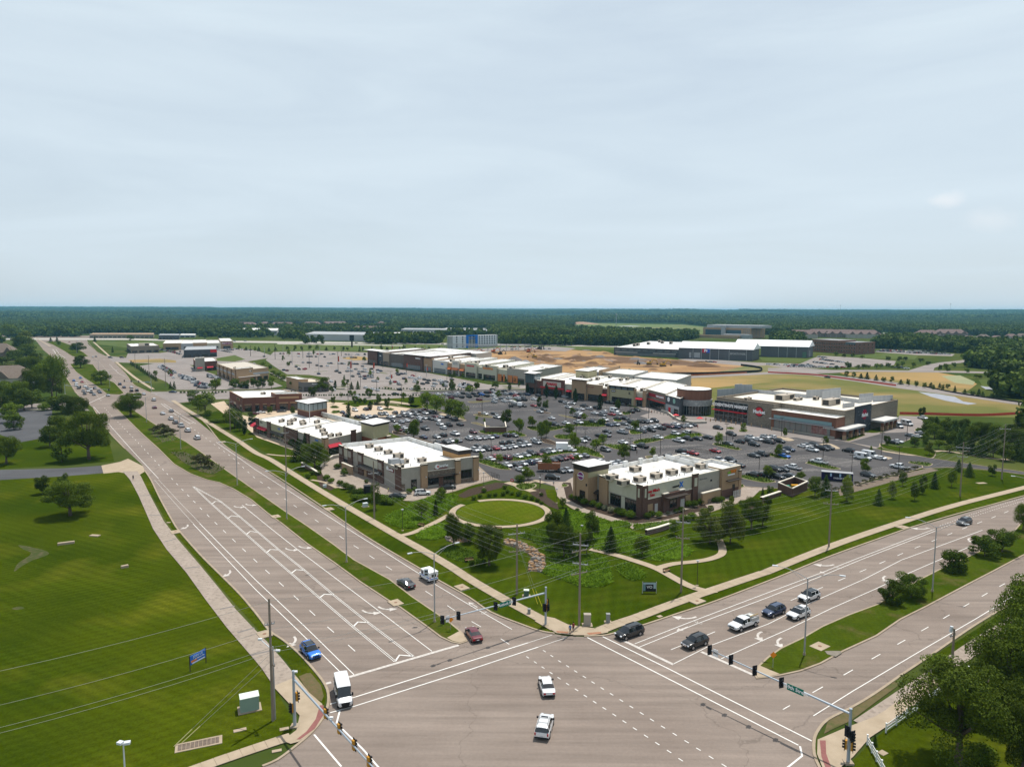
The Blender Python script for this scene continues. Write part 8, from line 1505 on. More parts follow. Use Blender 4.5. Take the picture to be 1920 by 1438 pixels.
def rocks(px,n,s0,s1,name='riprap_rocks'):
    W_=[(p[0],p[1]) for p in px]; flat('rock_bed',[Vector((a,b,0)) for a,b in W_],M('riprap_bed',(.19,.15,.12),(.27,.215,.17),1.5,bump=.6),.06)
    x0=min(p[0] for p in W_);x1=max(p[0] for p in W_);y0=min(p[1] for p in W_);y1=max(p[1] for p in W_); e=MB(); k=0
    while k<n:
        x=random.uniform(x0,x1);y=random.uniform(y0,y1)
        if not inpoly(x,y,W_): continue
        k+=1; s=random.uniform(s0,s1)*(1.8 if random.random()<.12 else 1); c=Vector((x,y,s*.2)); a=random.random()*6.28
        vs=[c+Vector((math.cos(a+i*1.257)*s*random.uniform(.4,.6),math.sin(a+i*1.257)*s*random.uniform(.4,.6),-s*.3)) for i in range(5)]+[c+Vector((math.cos(a+i*1.257)*s*random.uniform(.25,.45),math.sin(a+i*1.257)*s*random.uniform(.25,.45),s*random.uniform(.15,.35))) for i in range(5)]
        e.add(vs,[(i,(i+1)%5,5+(i+1)%5,5+i) for i in range(5)]+[(5,6,7,8,9)],k%3)
    tag(e.build(name,[M('rock_tan',(.27,.205,.155)),M('rock_grey',(.20,.18,.16)),M('rock_orange',(.30,.18,.09))]),kind='stuff')
rocks([Z(Z3)(a,b) for a,b in [(580,762),(700,785),(800,830),(875,885),(890,960),(860,1012),(770,1000),(765,950),(795,905),(745,860),(650,820),(580,800)]],420,.35,.9)
rocks([Z(Z3)(a,b) for a,b in [(135,750),(220,748),(300,765),(310,785),(200,790),(150,775)]],90,.35,.8); rocks([Z(Z4)(a,b) for a,b in [(1500,360),(1600,300),(1700,285),(1720,320),(1640,370),(1540,380)]],160,.2,.4)
e=MB()
for (x0,y0),(x1,y1),n in (((569,742),(790,742),46),((660,741.5),(760,741),10),((700,729),(870,731),30),((340,737),(430,736),14),((470,737),(560,735),14)):
    for k in range(n):
        p=g(x0+(x1-x0)*k/n+random.uniform(-1,1),y0+(y1-y0)*k/n); s=random.uniform(.6,1.3); e.tube(p,p+Vector((0,0,s)),s*.75,s*.4,6)
tag(e.build('median_shrubs',M('shrub_dark',(.03,.05,.012),(.05,.075,.02),2)),kind='stuff')
# ================================================================ STREET FURNITURE, PEOPLE, SMALL THINGS
GALV=M('galvanised_steel',(.33,.34,.35),(.40,.41,.42),1.5,rough=.5,metal=.3); GALVL=M('painted_mast',(.36,.41,.46),rough=.45,metal=.2); WOODP=M('weathered_pole_wood',(.20,.16,.125),(.28,.235,.19),3,bump=.4,stretch=(0,(3,3,.2))); LHEAD=M('lamp_head',(.62,.65,.68),rough=.4); YEL=M('signal_yellow',(.50,.24,.03),rough=.5); SGRN=M('street_sign_green',(.0,.17,.12),rough=.4); LENS=M('dark_lens',(.03,.02,.02),rough=.2)
ZA=g
def lamp_post(x,yb,yt,az,label,rise=1.1,reach=4.2,group='street lamps on the medians'):
    p=g(x,yb); h=hpx(x,yb,yt); t=empty('street_lamp',p,0,label,'street lamp',group)
    e=MB(); e.tube((0,0,0),(0,0,h),.13,.085,10); e.build('pole',GALV,t); e=MB(); e.tube((0,0,0),(0,0,.5),.28,.2,8); e.build('base',CONC,t)
    for s in (1,-1):
        d=azv(az)*s; e=MB(); P=[Vector((0,0,h-.1))+d*reach*q+Vector((0,0,rise*(1-(1-q)**2))) for q in (0,.3,.6,.85,1)]; e.path(P,[.06,.05,.045,.04,.04],6); e.tube(Vector((0,0,h-.9)),P[2],.025,n=4); a=e.build('arm',GALV,t)
        c=P[-1]; q=Vector((-d.y,d.x,0)); e=MB(); vs=[c+d*u*.45+q*v*.16+Vector((0,0,w)) for w in (-.08,.06) for u,v in ((-.3,-.8),(1.5,-1),(1.5,1),(-.3,.8))]; e.add(vs,[(0,1,2,3),(4,5,6,7),(0,1,5,4),(1,2,6,5),(2,3,7,6),(3,0,4,7)]); e.build('lamp_head',LHEAD,a)
    return t
for x,yb,yt,l in [(144,662,643,'farthest street lamp on the left road median'),(185,694,676,'street lamp far up the left road just before the small road'),(206,727,697,'street lamp beside the far signal arm'),(275,793,745,'street lamp right of the round median tree'),(339,843,780,'street lamp between the two shrub beds on the median'),(445,910,832,'street lamp right of the lower shrub bed'),(538,974,886,'street lamp at the double turn arrows on the left road'),(650,1055,950,'street lamp halfway down the narrow left median'),(815,1167,1038,'street lamp nearest the median nose on the left road')]: lamp_post(x,yb,yt,54,l)
for x,yb,yt,l in [(1508,1229,1084,'street lamp on the right median nose beside two white SUVs'),(1748,1110,988,'street lamp between the round median trees on the right road'),(1937,1010,906,'street lamp at the right frame edge with only its left arm in view')]: lamp_post(x,yb,yt,116,l,1.3,4.4)
def sighead(parent,c,facing,back=BLK,n=3):
    f=azv(facing); q=Vector((-f.y,f.x,0)); e=MB(); h=.36*n
    def bb(e,c,a,b,hh): e.add([c+f*u*a+q*v*b+Vector((0,0,w*hh)) for w in (-1,1) for u,v in ((-1,-1),(1,-1),(1,1),(-1,1))],[(0,1,2,3),(4,5,6,7),(0,1,5,4),(1,2,6,5),(2,3,7,6),(3,0,4,7)])
    bb(e,c,.03,.33,h/2+.14); o=e.build('signal_head',BLK,parent); e=MB(); bb(e,c-f*.12,.12,.20,h/2); e.build('housing',back,o)
    for k in range(n):
        z=Vector((0,0,h/2-.18-.36*k)); e=MB(); e.tube(c+f*.03+z,c+f*.26+z,.13,n=8); e.build('visor',BLK,o); e=MB(); e.tube(c+f*.05+z,c+f*.08+z,.12,n=8); e.build('lens',LENS,o)
    return o
def mast(label,base,top,arm_px,za,heads,facing,signs=(),post=(),r=.2,back=YEL):
    p=g(*base); h=hpx(base[0],base[1],top); t=empty('signal_mast',p,0,label,'traffic signal')
    e=MB(); e.tube((0,0,0),(0,0,h),r,r*.75,10); e.tube((0,0,h),(0,0,h+.08),r*.9,n=10); e.build('pole',GALVL,t); e=MB(); e.box(-.5,.5,-.5,.5,0,.22); e.build('footing',CONC,t)
    E_=g(arm_px[0],arm_px[1],za+.55); A=Vector((0,0,za)); Bv_=E_-p; e=MB(); P=[A.lerp(Vector((Bv_.x,Bv_.y,za+.55)),q)+Vector((0,0,.0)) for q in (0,.25,.5,.75,1)]; e.path(P,[.15,.13,.11,.09,.07],8); a=e.build('mast_arm',GALVL,t)
    d=(P[-1]-P[0]); dn=Vector((d.x,d.y,0)).normalized(); L_=d.length
    def onarm(x,y):
        best=None
        for k in range(101):
            c=P[0].lerp(P[-1],k/100)+p; u,v=toPx(c.x,c.y,c.z); dd=(u-x)**2+(v-y)**2
            if best is None or dd<best[0]: best=(dd,c-p)
        return best[1]
    for x,y in heads: sighead(t,onarm(x,y)+azv(facing)*.18,facing,back)
    for x0,y0,x1,y1,txt,col in signs:
        c0,c1=onarm(x0,y0),onarm(x1,y1); 
        if (c1-c0).length<.3: c1=c0+dn*.6
        mid=(c0+c1)/2; u=(c1-c0).normalized(); f=azv(facing if txt[:1]!='!' else facing)
        if u.cross(Vector((0,0,1))).dot(f)<0: u=-u
        u.z=0; u.normalize(); n_=u.cross(Vector((0,0,1))); R=Matrix((u,Vector((0,0,1)),n_)).transposed().to_4x4(); w=(c1-c0).length; e=MB(); hh=.42 if col is SGRN else .5
        e.box(-w/2,w/2,-hh,hh*.9 if col is SGRN else hh,.16,.2,0,Matrix.Translation(mid)@R); s=e.build('street_sign' if col is SGRN else 'regulatory_sign',col,t)
        if txt: text3d(txt,.62 if col is SGRN else .35,WHT if col is SGRN else BLK,s,Matrix.Translation(mid)@R@Matrix.Translation((0,0,.21)),depth=.01,bold=.03)
    for az,hh,bk in post:
        sighead(t,Vector((0,0,hh))+azv(az)*.45,az,bk); e=MB(); e.tube(Vector((0,0,hh)),Vector((0,0,hh))+azv(az)*.4,.05,n=5); e.build('bracket',GALVL,t)
    return t,onarm
t,on=mast('near left traffic signal mast whose arm runs down to the frame bottom',(553,1362),1258,(712,1452),6.3,[(613,1333),(639,1363),(665,1392),(692,1424)],52,post=((60,3.9,YEL),(230,2.6,YEL)),back=YEL)
e=MB(); c=Vector((.1,0,7.3)); e.box(-.1,.5,-.12,.12,7.15,7.35); e.build('camera_box',WHT,t)
e=MB(); c=on(619,1352); e.box(c.x-.2,c.x+.2,c.y-.1,c.y+.1,c.z+.3,c.z+.5); e.build('camera_box',WHT,t)
t,on=mast('centre traffic signal mast with green street name sign before the corner park',(1023,1172),1101,(826,1162),5.6,[(829,1160),(861,1152),(930,1133),(964,1123)],-160+0,signs=((935,1131,956,1125,'Antioch Rd',SGRN),(834,1159,840,1157,'ONLY',WHT)),post=((-150,3.2,BLK),(30,3.8,YEL),(120,3.2,YEL)),back=BLK)
t,on=mast('right traffic signal mast with green 159th Street sign on its long arm',(1590,1430),1329,(1327,1216),6.0,[(1329,1218),(1369,1235),(1414,1255),(1465,1277)],160,signs=((1479,1283,1510,1297,'159th Street',SGRN),(1338,1221,1348,1226,'ONLY',WHT)),post=((-120,4.0,YEL),(150,3.5,BLK),(-60,2.2,YEL),(120,2.2,YEL)),back=BLK)
mast('far left traffic signal arm reaching over the queueing cars',(122,739),718,(206,731),5.5,[(150,736),(175,734),(204,731)],150,r=.18,back=BLK)
mast('far traffic signal mast beside the walk with tiny green sign',(284,733),709,(231,714),5.5,[(233,713),(246,714),(260,714)],-30,signs=((272,712,280,713,'',SGRN),),r=.18,back=BLK)
# ---- utility poles and wires
UP=[]
def upole(x,yb,yt,arms,label,h=None,az=100,extra=False):
    p=g(x,yb); hh=h or hpx(x,yb,yt); t=empty('utility_pole',p,0,label,'utility pole','wooden utility poles along the streets')
    e=MB(); e.tube((0,0,0),(0,0,hh),.20,.13,9); e.build('pole',WOODP,t)
    for k,(dz,L_,a) in enumerate(arms):
        d=azv(a); e=MB(); c=Vector((0,0,hh-dz)); 
        q=Vector((-d.y,d.x,0)); e.add([c+d*u*L_/2+q*v*.07+q*.17+Vector((0,0,w*.07)) for w in (-1,1) for u,v in ((-1,-1),(1,-1),(1,1),(-1,1))],[(0,1,2,3),(4,5,6,7),(0,1,5,4),(1,2,6,5),(2,3,7,6),(3,0,4,7)]); ar=e.build('crossarm',GALV if k%2==0 else WOODP,t)
        for u in (-.95,-.45,.45,.95):
            b_=c+d*u*L_/2+q*.17+Vector((0,0,.07)); e=MB(); e.tube(b_,b_+Vector((0,0,.28)),.06,.03,6); e.build('insulator',GREYP,ar)
    UP.append((p,hh)); return t
ARM=((2.0,3.2,70),(3.4,3.2,70),(5.6,2.6,70),(7.0,2.6,70))
upole(537,893,797,((2.5,2.4,60),(5,2,60)),'utility pole left of the corner drive trees')
upole(702,973,864,((3.2,2.6,60),(6,2.2,60)),'utility pole rising in front of the left corner building')
upole(969,1115,982,((1.9,3.2,70),(5.2,3.0,70)),'utility pole beside the rock bed in the park')
upole(1086,1174,1000,((2.0,2.6,110),(3.0,3.0,60),(5.2,2.6,110),(6.8,3.2,60)),'tall utility pole at the corner with several crossarms')
upole(1277,1110,954,((2.6,2.6,110),(5.6,2.4,110)),'utility pole beside the park bench path')
upole(1554,1025,907,((1.6,2.6,110),(4.6,3.0,110)),'utility pole midway along the right sidewalk')
upole(1800,930,829,((1.6,3.4,110),(2.6,3.4,110),(4.2,2.6,110)),'utility pole on the slope between young trees')
upole(1878,899,795,((1.6,3.0,110),),'utility pole before the dense right grove')
upole(512,1351,1122,((3.4,1.2,60),(8.6,1.4,140)),'tall utility pole on the left lawn beside the wide path')
upole(432,809,745,((2,2.4,60),(4.5,2.4,60)),'utility pole by the brick shop walk'); upole(371,774,727,((2,2.4,60),),'utility pole between small trees above the far crossing')
upole(311,725,672,((2,2.4,60),),'utility pole by the small side car park'); upole(280,708,666,((2,2.4,60),),'utility pole among the conifer row'); upole(254,692,662,((2,2.4,60),),'farthest utility pole in the roadside line')
upole(1786,1227,1178,((1.2,1.4,60),),'short utility pole with grey transformer beside the right road')
p=g(516,1348); t=empty('lamp_pole',p,0,'thin grey steel pole with twin lamp brackets beside the tall wooden pole','lamp pole'); hh=hpx(516,1348,1240); e=MB(); e.tube((0,0,0),(0,0,hh+2),.11,.08,8); e.build('pole',GALV,t)
for k,s in ((0,1),(1,-1)): e=MB(); a=Vector((0,0,hh+1.5)); b_=a+azv(-60)*2.3*s*(1 if s>0 else .4)+Vector((0,0,.9 if s>0 else .2)); e.path([a,b_],[.06,.05],6); o=e.build('arm',LHEAD,t); e=MB(); e.box(b_.x-.25,b_.x+.25,b_.y-.15,b_.y+.15,b_.z-.1,b_.z+.1); e.build('lamp_head',LHEAD,o)
p=g(1786,1227); e=MB(); e.tube(p+azv(-90)*.5+Vector((0,0,3.6)),p+azv(-90)*.4+Vector((0,0,4.5)),.24,n=10); tag(e.build('transformer',LHEAD),'grey pole transformer hanging on the short pole beside the right road','transformer')
WIRE=M('wire_aluminium',(.30,.30,.28),rough=.5)
def wire(pts,hs,off,label,r=.013,sag=.9):
    P=[]
    for i in range(len(pts)-1):
        a=pts[i]+Vector((0,0,hs[i]));b=pts[i+1]+Vector((0,0,hs[i+1])); d=(b-a); n=Vector((-d.y,d.x,0)).normalized()*off; L_=d.length
        for k in range(13 if i<len(pts)-2 else 14): q=k/13; P.append(a.lerp(b,q)+n-Vector((0,0,4*sag*(L_/45)**1.3*q*(1-q))))
    e=MB(); e.path(P,r,4); tag(e.build('power_line',WIRE),label,'power line','power lines of the street poles')
U=[u[0] for u in UP]; Hh_=[u[1] for u in UP]
farW=g(-260,1330); offL=U[8]+(U[8]-U[3])*1.0
line1=[U[13],U[12],U[11],U[10],U[9],U[0],U[1],U[2],U[3],U[4],U[5],U[6],U[7],U[7]+(U[7]-U[6])*2]; hl_=[Hh_[i] for i in (13,12,11,10,9,0,1,2,3,4,5,6,7,7)]
for k,(dh,off,l) in enumerate([(.1,0,'topmost'),(1.8,1.2,'upper outer'),(1.8,-1.2,'upper inner'),(3.2,1.0,'second tier outer'),(3.2,-1.0,'second tier inner'),(5.2,.9,'third tier outer'),(5.2,-.9,'third tier inner'),(6.8,.2,'lowest')]): wire(line1,[h-dh for h in hl_],off,f'{l} wire of the line along the corner park side')
line2=[offL,U[8],U[3]]; 
for k,(dh,off,l) in enumerate([(.3,0,'topmost'),(4.2,.5,'upper'),(6.2,-.4,'middle'),(7.2,.4,'lowest')]): wire(line2,[Hh_[8]-dh,Hh_[8]-dh,Hh_[3]-dh*.9],off,f'{l} wire crossing the left lawn and the left road',.02,1.1)
for k,(dh,off) in enumerate([(3,.3),(5.4,-.3)]): wire([U[3],g(1290,1560),],[Hh_[3]-dh,9],off,f"{'higher' if k==0 else 'lower'} wire leaving the corner pole towards the camera",.02) if 0 else None
# guy wires with yellow guards
for k,(a,b) in enumerate((((326,1399),(353,1366)),((341,1392),(370,1362)))):
    p=g(*a); q=U[8]+Vector((0,0,9-k)); e=MB(); e.tube(p,q,.02,n=4); o=e.build('guy_wire',WIRE); tag(o,f"{'left' if k==0 else 'right'} guy wire staking the tall left pole to the lawn",'guy wire'); e=MB(); e.tube(p,p+(q-p).normalized()*2.6,.05,n=5); e.build('guard',M('guard_yellow',(.62,.55,.28)),o)
for k,(a,b) in enumerate((((1008,1132),(968,1118)),((1016,1136),(970,1118)))):
    p=g(*a); q=U[2]+Vector((0,0,10)); e=MB(); e.tube(p,q,.02,n=4); o=e.build('guy_wire',WIRE); tag(o,f"{'left' if k==0 else 'right'} guy wire of the pole beside the rock bed",'guy wire'); e=MB(); e.tube(p,p+(q-p).normalized()*2.8,.05,n=5); e.build('guard',M('guard_bright',(.62,.50,.05)),o)
# ---- lot lamps and path lamps
def lot_lamp(x,yb,yt,label,m=DARKM,w=.9,group='dark car park lamps',ban=None):
    p=g(x,yb); h=hpx(x,yb,yt); t=empty('lot_lamp',p,0,label,'lamp post',group); k=max(1,p.length/260); e=MB(); e.tube((0,0,0),(0,0,h),.09*k,.07*k,6); e.build('pole',m,t)
    e=MB(); e.box(-w,-.1,-.18,.18,h-.05,h+.12); e.box(.1,w,-.18,.18,h-.05,h+.12); e.box(-.1,.1,-.08,.08,h,h+.08); e.build('lamp_head',m,t)
    if ban: e=MB(); e.box(.12,1.1,-.03,.03,h*.5,h*.78); e.build('banner',ban,t)
LL=[(904,781,745),(955,781,754),(1097,843,804),(1080,813,777),(1181,858,822),(1238,853,814),(1201,826,790),(1061,793,755),(1362,828,795),(1465,818,783),(1423,886,856),(1543,861,824),(1550,816,794),(1596,898,853),(1652,855,812),(1684,889,838),(1700,826,798),(1013,912,888),(921,858,815),(1216,790,762),(1181,786,758),(707,756,712),(653,765,712),(753,762,722)]
for i,(x,a,b_) in enumerate(LL): lot_lamp(x,a,b_,f"car park lamp near {near_land(x,a)}, {ORD[sum(1 for q in LL if near_land(q[0],q[1])==near_land(x,a) and q[0]<x)]} there")
RB=M('red_banner',(.45,.08,.05))
for i,(x,a,b_) in enumerate([(516,674,646),(548,684,655),(580,690,660),(657,713,668),(676,726,700),(531,668,648),(640,668,649),(703,668,649),(735,661,645),(600,668,650),(700,709,672),(733,722,697),(634,696,660),(598,700,668),(762,700,676),(800,706,684),(838,712,690),(780,730,700),(718,690,668),(660,690,664),(568,672,652),(496,668,650),(760,664,648),(800,662,648),(470,668,648)]):
    lot_lamp(x,a,b_,f"thin lamp post on the far pale lot, {ORD[i] if i<10 else str(i+1)+'th'} one",GALV if i%2 else DARKM,1.1,'thin lamp posts on the far lot',RB if i in (3,8,10,11,14,15,12) else None)
def path_lamp(x,yb,yt,label):
    p=g(x,yb); h=hpx(x,yb,yt); t=empty('path_lamp',p,0,label,'path lamp','dark path lamps of the park'); e=MB(); e.tube((0,0,0),(0,0,h),.05,n=6); e.build('pole',DARKM,t); e=MB(); e.tube((0,0,h-.25),(0,0,h),.15,.24,8); e.tube((0,0,h),(0,0,h+.08),.36,.30,8); e.build('lamp_shade',GREYP,t); e=MB(); e.tube((0,0,0),(0,0,.12),.3,n=8); e.build('footing',CONC,t)
for x,a,b_,l in [(755,995,955,'path lamp in the tall grass left of the circle path'),(1307,1098,1051,'path lamp on the lawn beside the bench path'),(1044,943,916,'path lamp at the mouth of the drive lane'),(1012,924,895,'path lamp on the mulch bed by the small island'),(907,914,886,'path lamp beside the left building walk'),(849,935,910,'path lamp behind the charcoal sedan hedge'),(1091,1012,985,'path lamp between the park conifers')]: path_lamp(x,a,b_,l)
def bx1(name,label,cat,x,y,w,d,h,m,a): e=MB(); e.box(-w/2,w/2,-d/2,d/2,0,h,0,Matrix.Rotation(math.radians(a),4,'Z')); tag(e.build(name,m,None,g(x,y)),label,cat)
bx1('culvert','pale stone culvert end with dark mouth on the left lawn, upper one','culvert',124,1020,3.2,.7,.5,WALK,28); bx1('culvert','pale stone culvert end on the left lawn, lower one','culvert',234,1064,1.3,.7,.5,WALK,40); bx1('culvert','flat pale apron slab highest on the left lawn','culvert',178,1005,2.2,1.0,.25,WALK,-10)
p=g(240,1550); t=empty('lamp_post',p,0,'white twin headed lamp post cut by the bottom edge on the left lawn','lamp post'); hh=hpx(240,1550,1394); e=MB(); e.tube((0,0,0),(0,0,hh),.10,.07,8); e.build('pole',LHEAD,t)
for s in (-1,1): e=MB(); e.box(s*.35-.28,s*.35+.28,-.25,.2,hh-.05,hh+.18,0,Matrix.Rotation(.3*s,4,'Z')); e.build('lamp_head',LHEAD,t)
# ---- cabinets, pads, signs, benches
def boxthing(name,label,cat,x,y,w,d,h,m,rz=0,pad=True,lid=None,z0=0):
    p=g(x,y); t=empty(name,p,math.radians(rz),label,cat); e=MB(); e.box(-w/2,w/2,-d/2,d/2,z0+(.12 if pad else 0),h); e.build('cabinet',m,t)
    if pad: e=MB(); e.box(-w/2-.3,w/2+.3,-d/2-.3,d/2+.3,0,.12); e.build('pad',CONC,t)
    e=MB(); e.box(-w/2-.04,w/2+.04,-d/2-.04,d/2+.04,h,h+.08); e.build('lid',lid or m,t)
    e=MB(); e.box(-w*.3,w*.3,-d/2-.02,-d/2,h*.3,h*.85); e.build('door',m,t); return t
boxthing('transformer_box','pale green pad transformer on the left lawn beside the tall pole','transformer',468,1329,2.3,1.5,1.9,M('pale_green_steel',(.25,.34,.28)),25,lid=M('pale_green_top',(.62,.68,.60)))
boxthing('signal_cabinet','tan signal cabinet on a concrete pad at the street corner','cabinet',1101,1172,1.1,.8,1.9,M('tan_steel',(.36,.32,.26)),0); boxthing('utility_pedestal','narrow grey pedestal right of the signal cabinet','pedestal',1140,1167,.6,.6,1.5,M('grey_steel',(.26,.27,.26)),0); boxthing('utility_pedestal','small grey pedestal beside the sidewalk left of the signal mast','pedestal',992,1151,.5,.5,.9,MATS['grey_steel'],0)
boxthing('utility_box','green box with pale lid on the lawn behind the centre mast','utility box',987,1118,.9,.8,1.2,M('green_steel',(.10,.16,.12)),0,lid=MATS['pale_green_top']); boxthing('utility_box','white pale box in the lawn below the left hedge','utility box',685,950,1.2,1.0,1.0,M('pale_box',(.5,.55,.55)),30); boxthing('utility_box','small pale box on the lawn above the left hedge','utility box',609,914,.9,.7,.8,MATS['pale_box'],30,False)
boxthing('bin_shed','black slatted bin shed behind the utility pole and left building','shed',690,925,2.2,1.8,2.3,BLK,20); boxthing('parking_kiosk','small tan kiosk on the island left of the bin enclosure','kiosk',899,779,1.6,1.2,1.6,TANB,0)
for i,(x,y,w,d,a,l) in enumerate([(450,1369,1.5,.6,25,'pale vault lid on the lawn left of the tall pole'),(533,1367,1.1,.6,20,'pale vault lid at the foot of the near mast'),(519,1408,1.1,.5,20,'pale vault lid in the kerb verge at bottom left'),(1910,1398,.7,.5,0,'x'),(1655,1412,1.0,.8,30,'square lid on the lawn beside the white fence'),(1237,1156,.9,.7,30,'round pale lid beside the sidewalk'),(1205,1148,1.3,.6,35,'flat pad beside the right sidewalk'),(316,980,.9,.6,0,'pale lid in the left verge'),(1840,906,3,1.4,10,'long flat slab on the right lawn'),(1065,1167,2.0,.7,-50,'x')]):
    if l!='x': p=g(x,y); e=MB(); e.box(-w/2,w/2,-d/2,d/2,0,.07,0,Matrix.Rotation(math.radians(a),4,'Z')); o=tag(e.build('utility_cover',WALK,None,p+Vector((0,0,.04))),l,'vault lid')
p=g(373,1395); t=empty('vault_cover',p,math.radians(22),'long brown grated vault cover in a concrete frame on the left lawn','vault cover'); e=MB(); e.box(-2.6,2.6,-.9,.9,0,.10); e.build('frame',WALK,t)
for k in range(10): e=MB(); e.box(-2.3+k*.46,-1.9+k*.46,-.62,.62,.10,.13); e.build('grate',M('grate_brown',(.19,.15,.12),(.12,.09,.07),3),t)
for i,(x,y,a,l) in enumerate([(617,955,-36,'left road east kerb'),(517,969,-36,'left median upper side'),(742,1131,-36,'left median lower side'),(866,1102,-36,'kerb near the mail van'),(1307,1128,54,'kerb beside the right sidewalk fork'),(1692,989,60,'kerb farther along the right sidewalk'),(496,1190,-36,'left kerb above the blue SUV'),(329,998,-36,'left kerb at the middle of the path'),(1537,1213,54,'right median beside the trench'),(418,829,-36,'kerb above the street lamp')]):
    p=g(x,y); e=MB(); e.box(-1.0,1.0,-1.3,1.3,0,.19,0,Matrix.Rotation(math.radians(90-a-90),4,'Z')); o=tag(e.build('storm_inlet',WALK,None,p),f"storm inlet slab at the {l}",'storm inlet','storm inlet slabs along the kerbs'); e=MB(); e.tube((0,0,.19),(0,0,.2),.3,n=10); e.build('manhole_lid',M('rusty_lid',(.22,.12,.08)),o)
def panel_sign(name,label,x0,y0,x1,y1,ztop,zbot,m,posts=DARKM):
    a=g(x0,y0);b=g(x1,y1); t=empty(name,a,0,label,'sign'); d=b-a; L_=d.length; u=d.normalized(); n=u.cross(Vector((0,0,1))); R=Matrix((u,n,Vector((0,0,1)))).transposed().to_4x4()
    e=MB(); e.box(0,L_,-.04,.04,zbot,ztop,0,R); e.build('panel',m,t)
    for s in (-.04,L_+.04): e=MB(); e.box(s-.05,s+.05,-.05,.05,0,ztop+.12,0,R); e.build('post',posts,t)
    return t,L_,R,u,n
t,L_,R,u,n=panel_sign('banner_sign','blue banner sign on two black posts on the left lawn',357,1259,386,1243,2.3,.95,BLUS)
RT=Matrix((u,Vector((0,0,1)),n)).transposed().to_4x4()
text3d('JOIN US',.48,M('pale_blue_print',(.55,.68,.8)),t,Matrix.Translation(u*L_/2+n*.06+Vector((0,0,1.97)))@RT,depth=.01); text3d('for Summer Fun',.26,WHT,t,Matrix.Translation(u*L_*.6+n*.06+Vector((0,0,1.55)))@RT,depth=.01); e=MB(); e.box(.15,L_*.42,.045,.06,1.25,1.55,0,R@Matrix.Scale(-1,4,(0,1,0)) if 0 else R); e.build('orange_strip',ORG,t); e=MB(); e.box(.15,L_*.42,-.07,-.045,1.25,1.55,0,R); e.build('orange_strip',ORG,t)
e=MB(); e.box(.3,L_-.2,-.07,-.045,1.05,1.16,0,R); e.box(.3,L_-.2,.045,.07,1.05,1.16,0,R); e.build('print_line',WHT,t)
t,L_,R,u,n=panel_sign('lot_sign','dark pictured real estate board standing on the corner lawn',1205,1112,1230,1112,2.1,.35,BLK,METAL)
RT=Matrix((u,Vector((0,0,1)),n)).transposed().to_4x4(); SK=M('sign_sky_print',(.30,.42,.48),(.42,.5,.52),1)
for a0,a1,z0,z1,m_ in [(.05,L_-.05,1.75,2.05,SK),(.05,.5,.5,1.75,M('sign_teal_print',(.16,.26,.27))),(L_-.5,L_-.05,.9,1.75,SK)]: e=MB(); e.box(a0,a1,-.07,-.045,z0,z1,0,R); e.box(a0,a1,.045,.07,z0,z1,0,R); e.build('print_panel',m_,t)
text3d('VO',.75,WHT,t,Matrix.Translation(u*L_/2+n*.08+Vector((0,0,1.2)))@RT,depth=.01)
for x,y,h,l in [(845,1183,2.2,'orange diamond road sign on the left median nose'),(1449,1253,2.3,'orange diamond road sign on the right median nose')]:
    p=g(x,y); t=empty('road_sign',p,0,l,'road sign'); e=MB(); e.tube((0,0,0),(0,0,h),.035,n=5); e.build('post',GALV,t); e=MB(); e.add([(-.5,-.05,h-.2),(0,-.05,h-.7),(.5,-.05,h-.2),(0,-.05,h+.3)],[(0,1,2,3)]); e.add([(-.5,.0,h-.2),(0,.0,h-.7),(.5,.0,h-.2),(0,.0,h+.3)],[(0,1,2,3)]); e.build('sign_face',M('road_orange',(.75,.25,.02)),t)
for x,y,l,c in [(960,914,'small red and white no entry sign by the parking exit',REDS),(810,1010-24,'x',WHT)]:
    if l=='x': continue
    p=g(x,y); t=empty('road_sign',p,0,l,'road sign'); e=MB(); e.tube((0,0,0),(0,0,2.6),.04,n=5); e.build('post',GALV,t); e=MB(); e.box(-.45,.45,-.08,-.04,1.8,2.6); e.build('sign_face',c,t); e=MB(); e.box(-.3,.3,-.1,-.08,2.1,2.3); e.build('bar',WHT,t)
p=g(816,1150); 
t=empty('lane_sign',g(814,1163)+Vector((0,0,0)),0,'small white lane arrow sign hanging beside the street lamp','road sign'); e=MB(); e.box(-1.6,-.9,-.04,.04,7.6,8.9); e.build('sign_face',M('pale_sign',(.5,.58,.62)),t); e=MB(); e.box(-1.5,-1.0,-.07,-.04,7.9,8.2); e.box(-1.5,-1.0,-.07,-.04,8.4,8.7); e.build('arrow_print',DARKM,t); e=MB(); e.tube((-1.6,0,8.95),(0,0,8.95),.03,n=4); e.build('bracket',GALV,t)
def bench(x,y,a,l):
    t=empty('park_bench',g(x,y),math.radians(a),l,'bench'); WB=M('bench_wood',(.20,.12,.07))
    for k in range(3): e=MB(); e.box(-.9,.9,-.25+k*.17,-.12+k*.17,.42,.46); e.build('seat_slat',WB,t)
    for k in range(2): e=MB(); e.box(-.9,.9,.28,.31,.55+k*.17,.68+k*.17); e.build('back_slat',WB,t)
    for s in (-.8,.8): e=MB(); e.box(s-.04,s+.04,-.25,.3,0,.42); e.box(s-.04,s+.04,.26,.32,.42,.9); e.build('leg',DARKM,t)
bench(789,987,-30,'wooden bench beside the path into the circle lawn'); bench(1250,1073,40,'wooden bench where the park paths fork'); bench(935,993,160,'wooden bench at the near edge of the circle lawn'); bench(880,1053,20,'pale low bench under the large park tree')
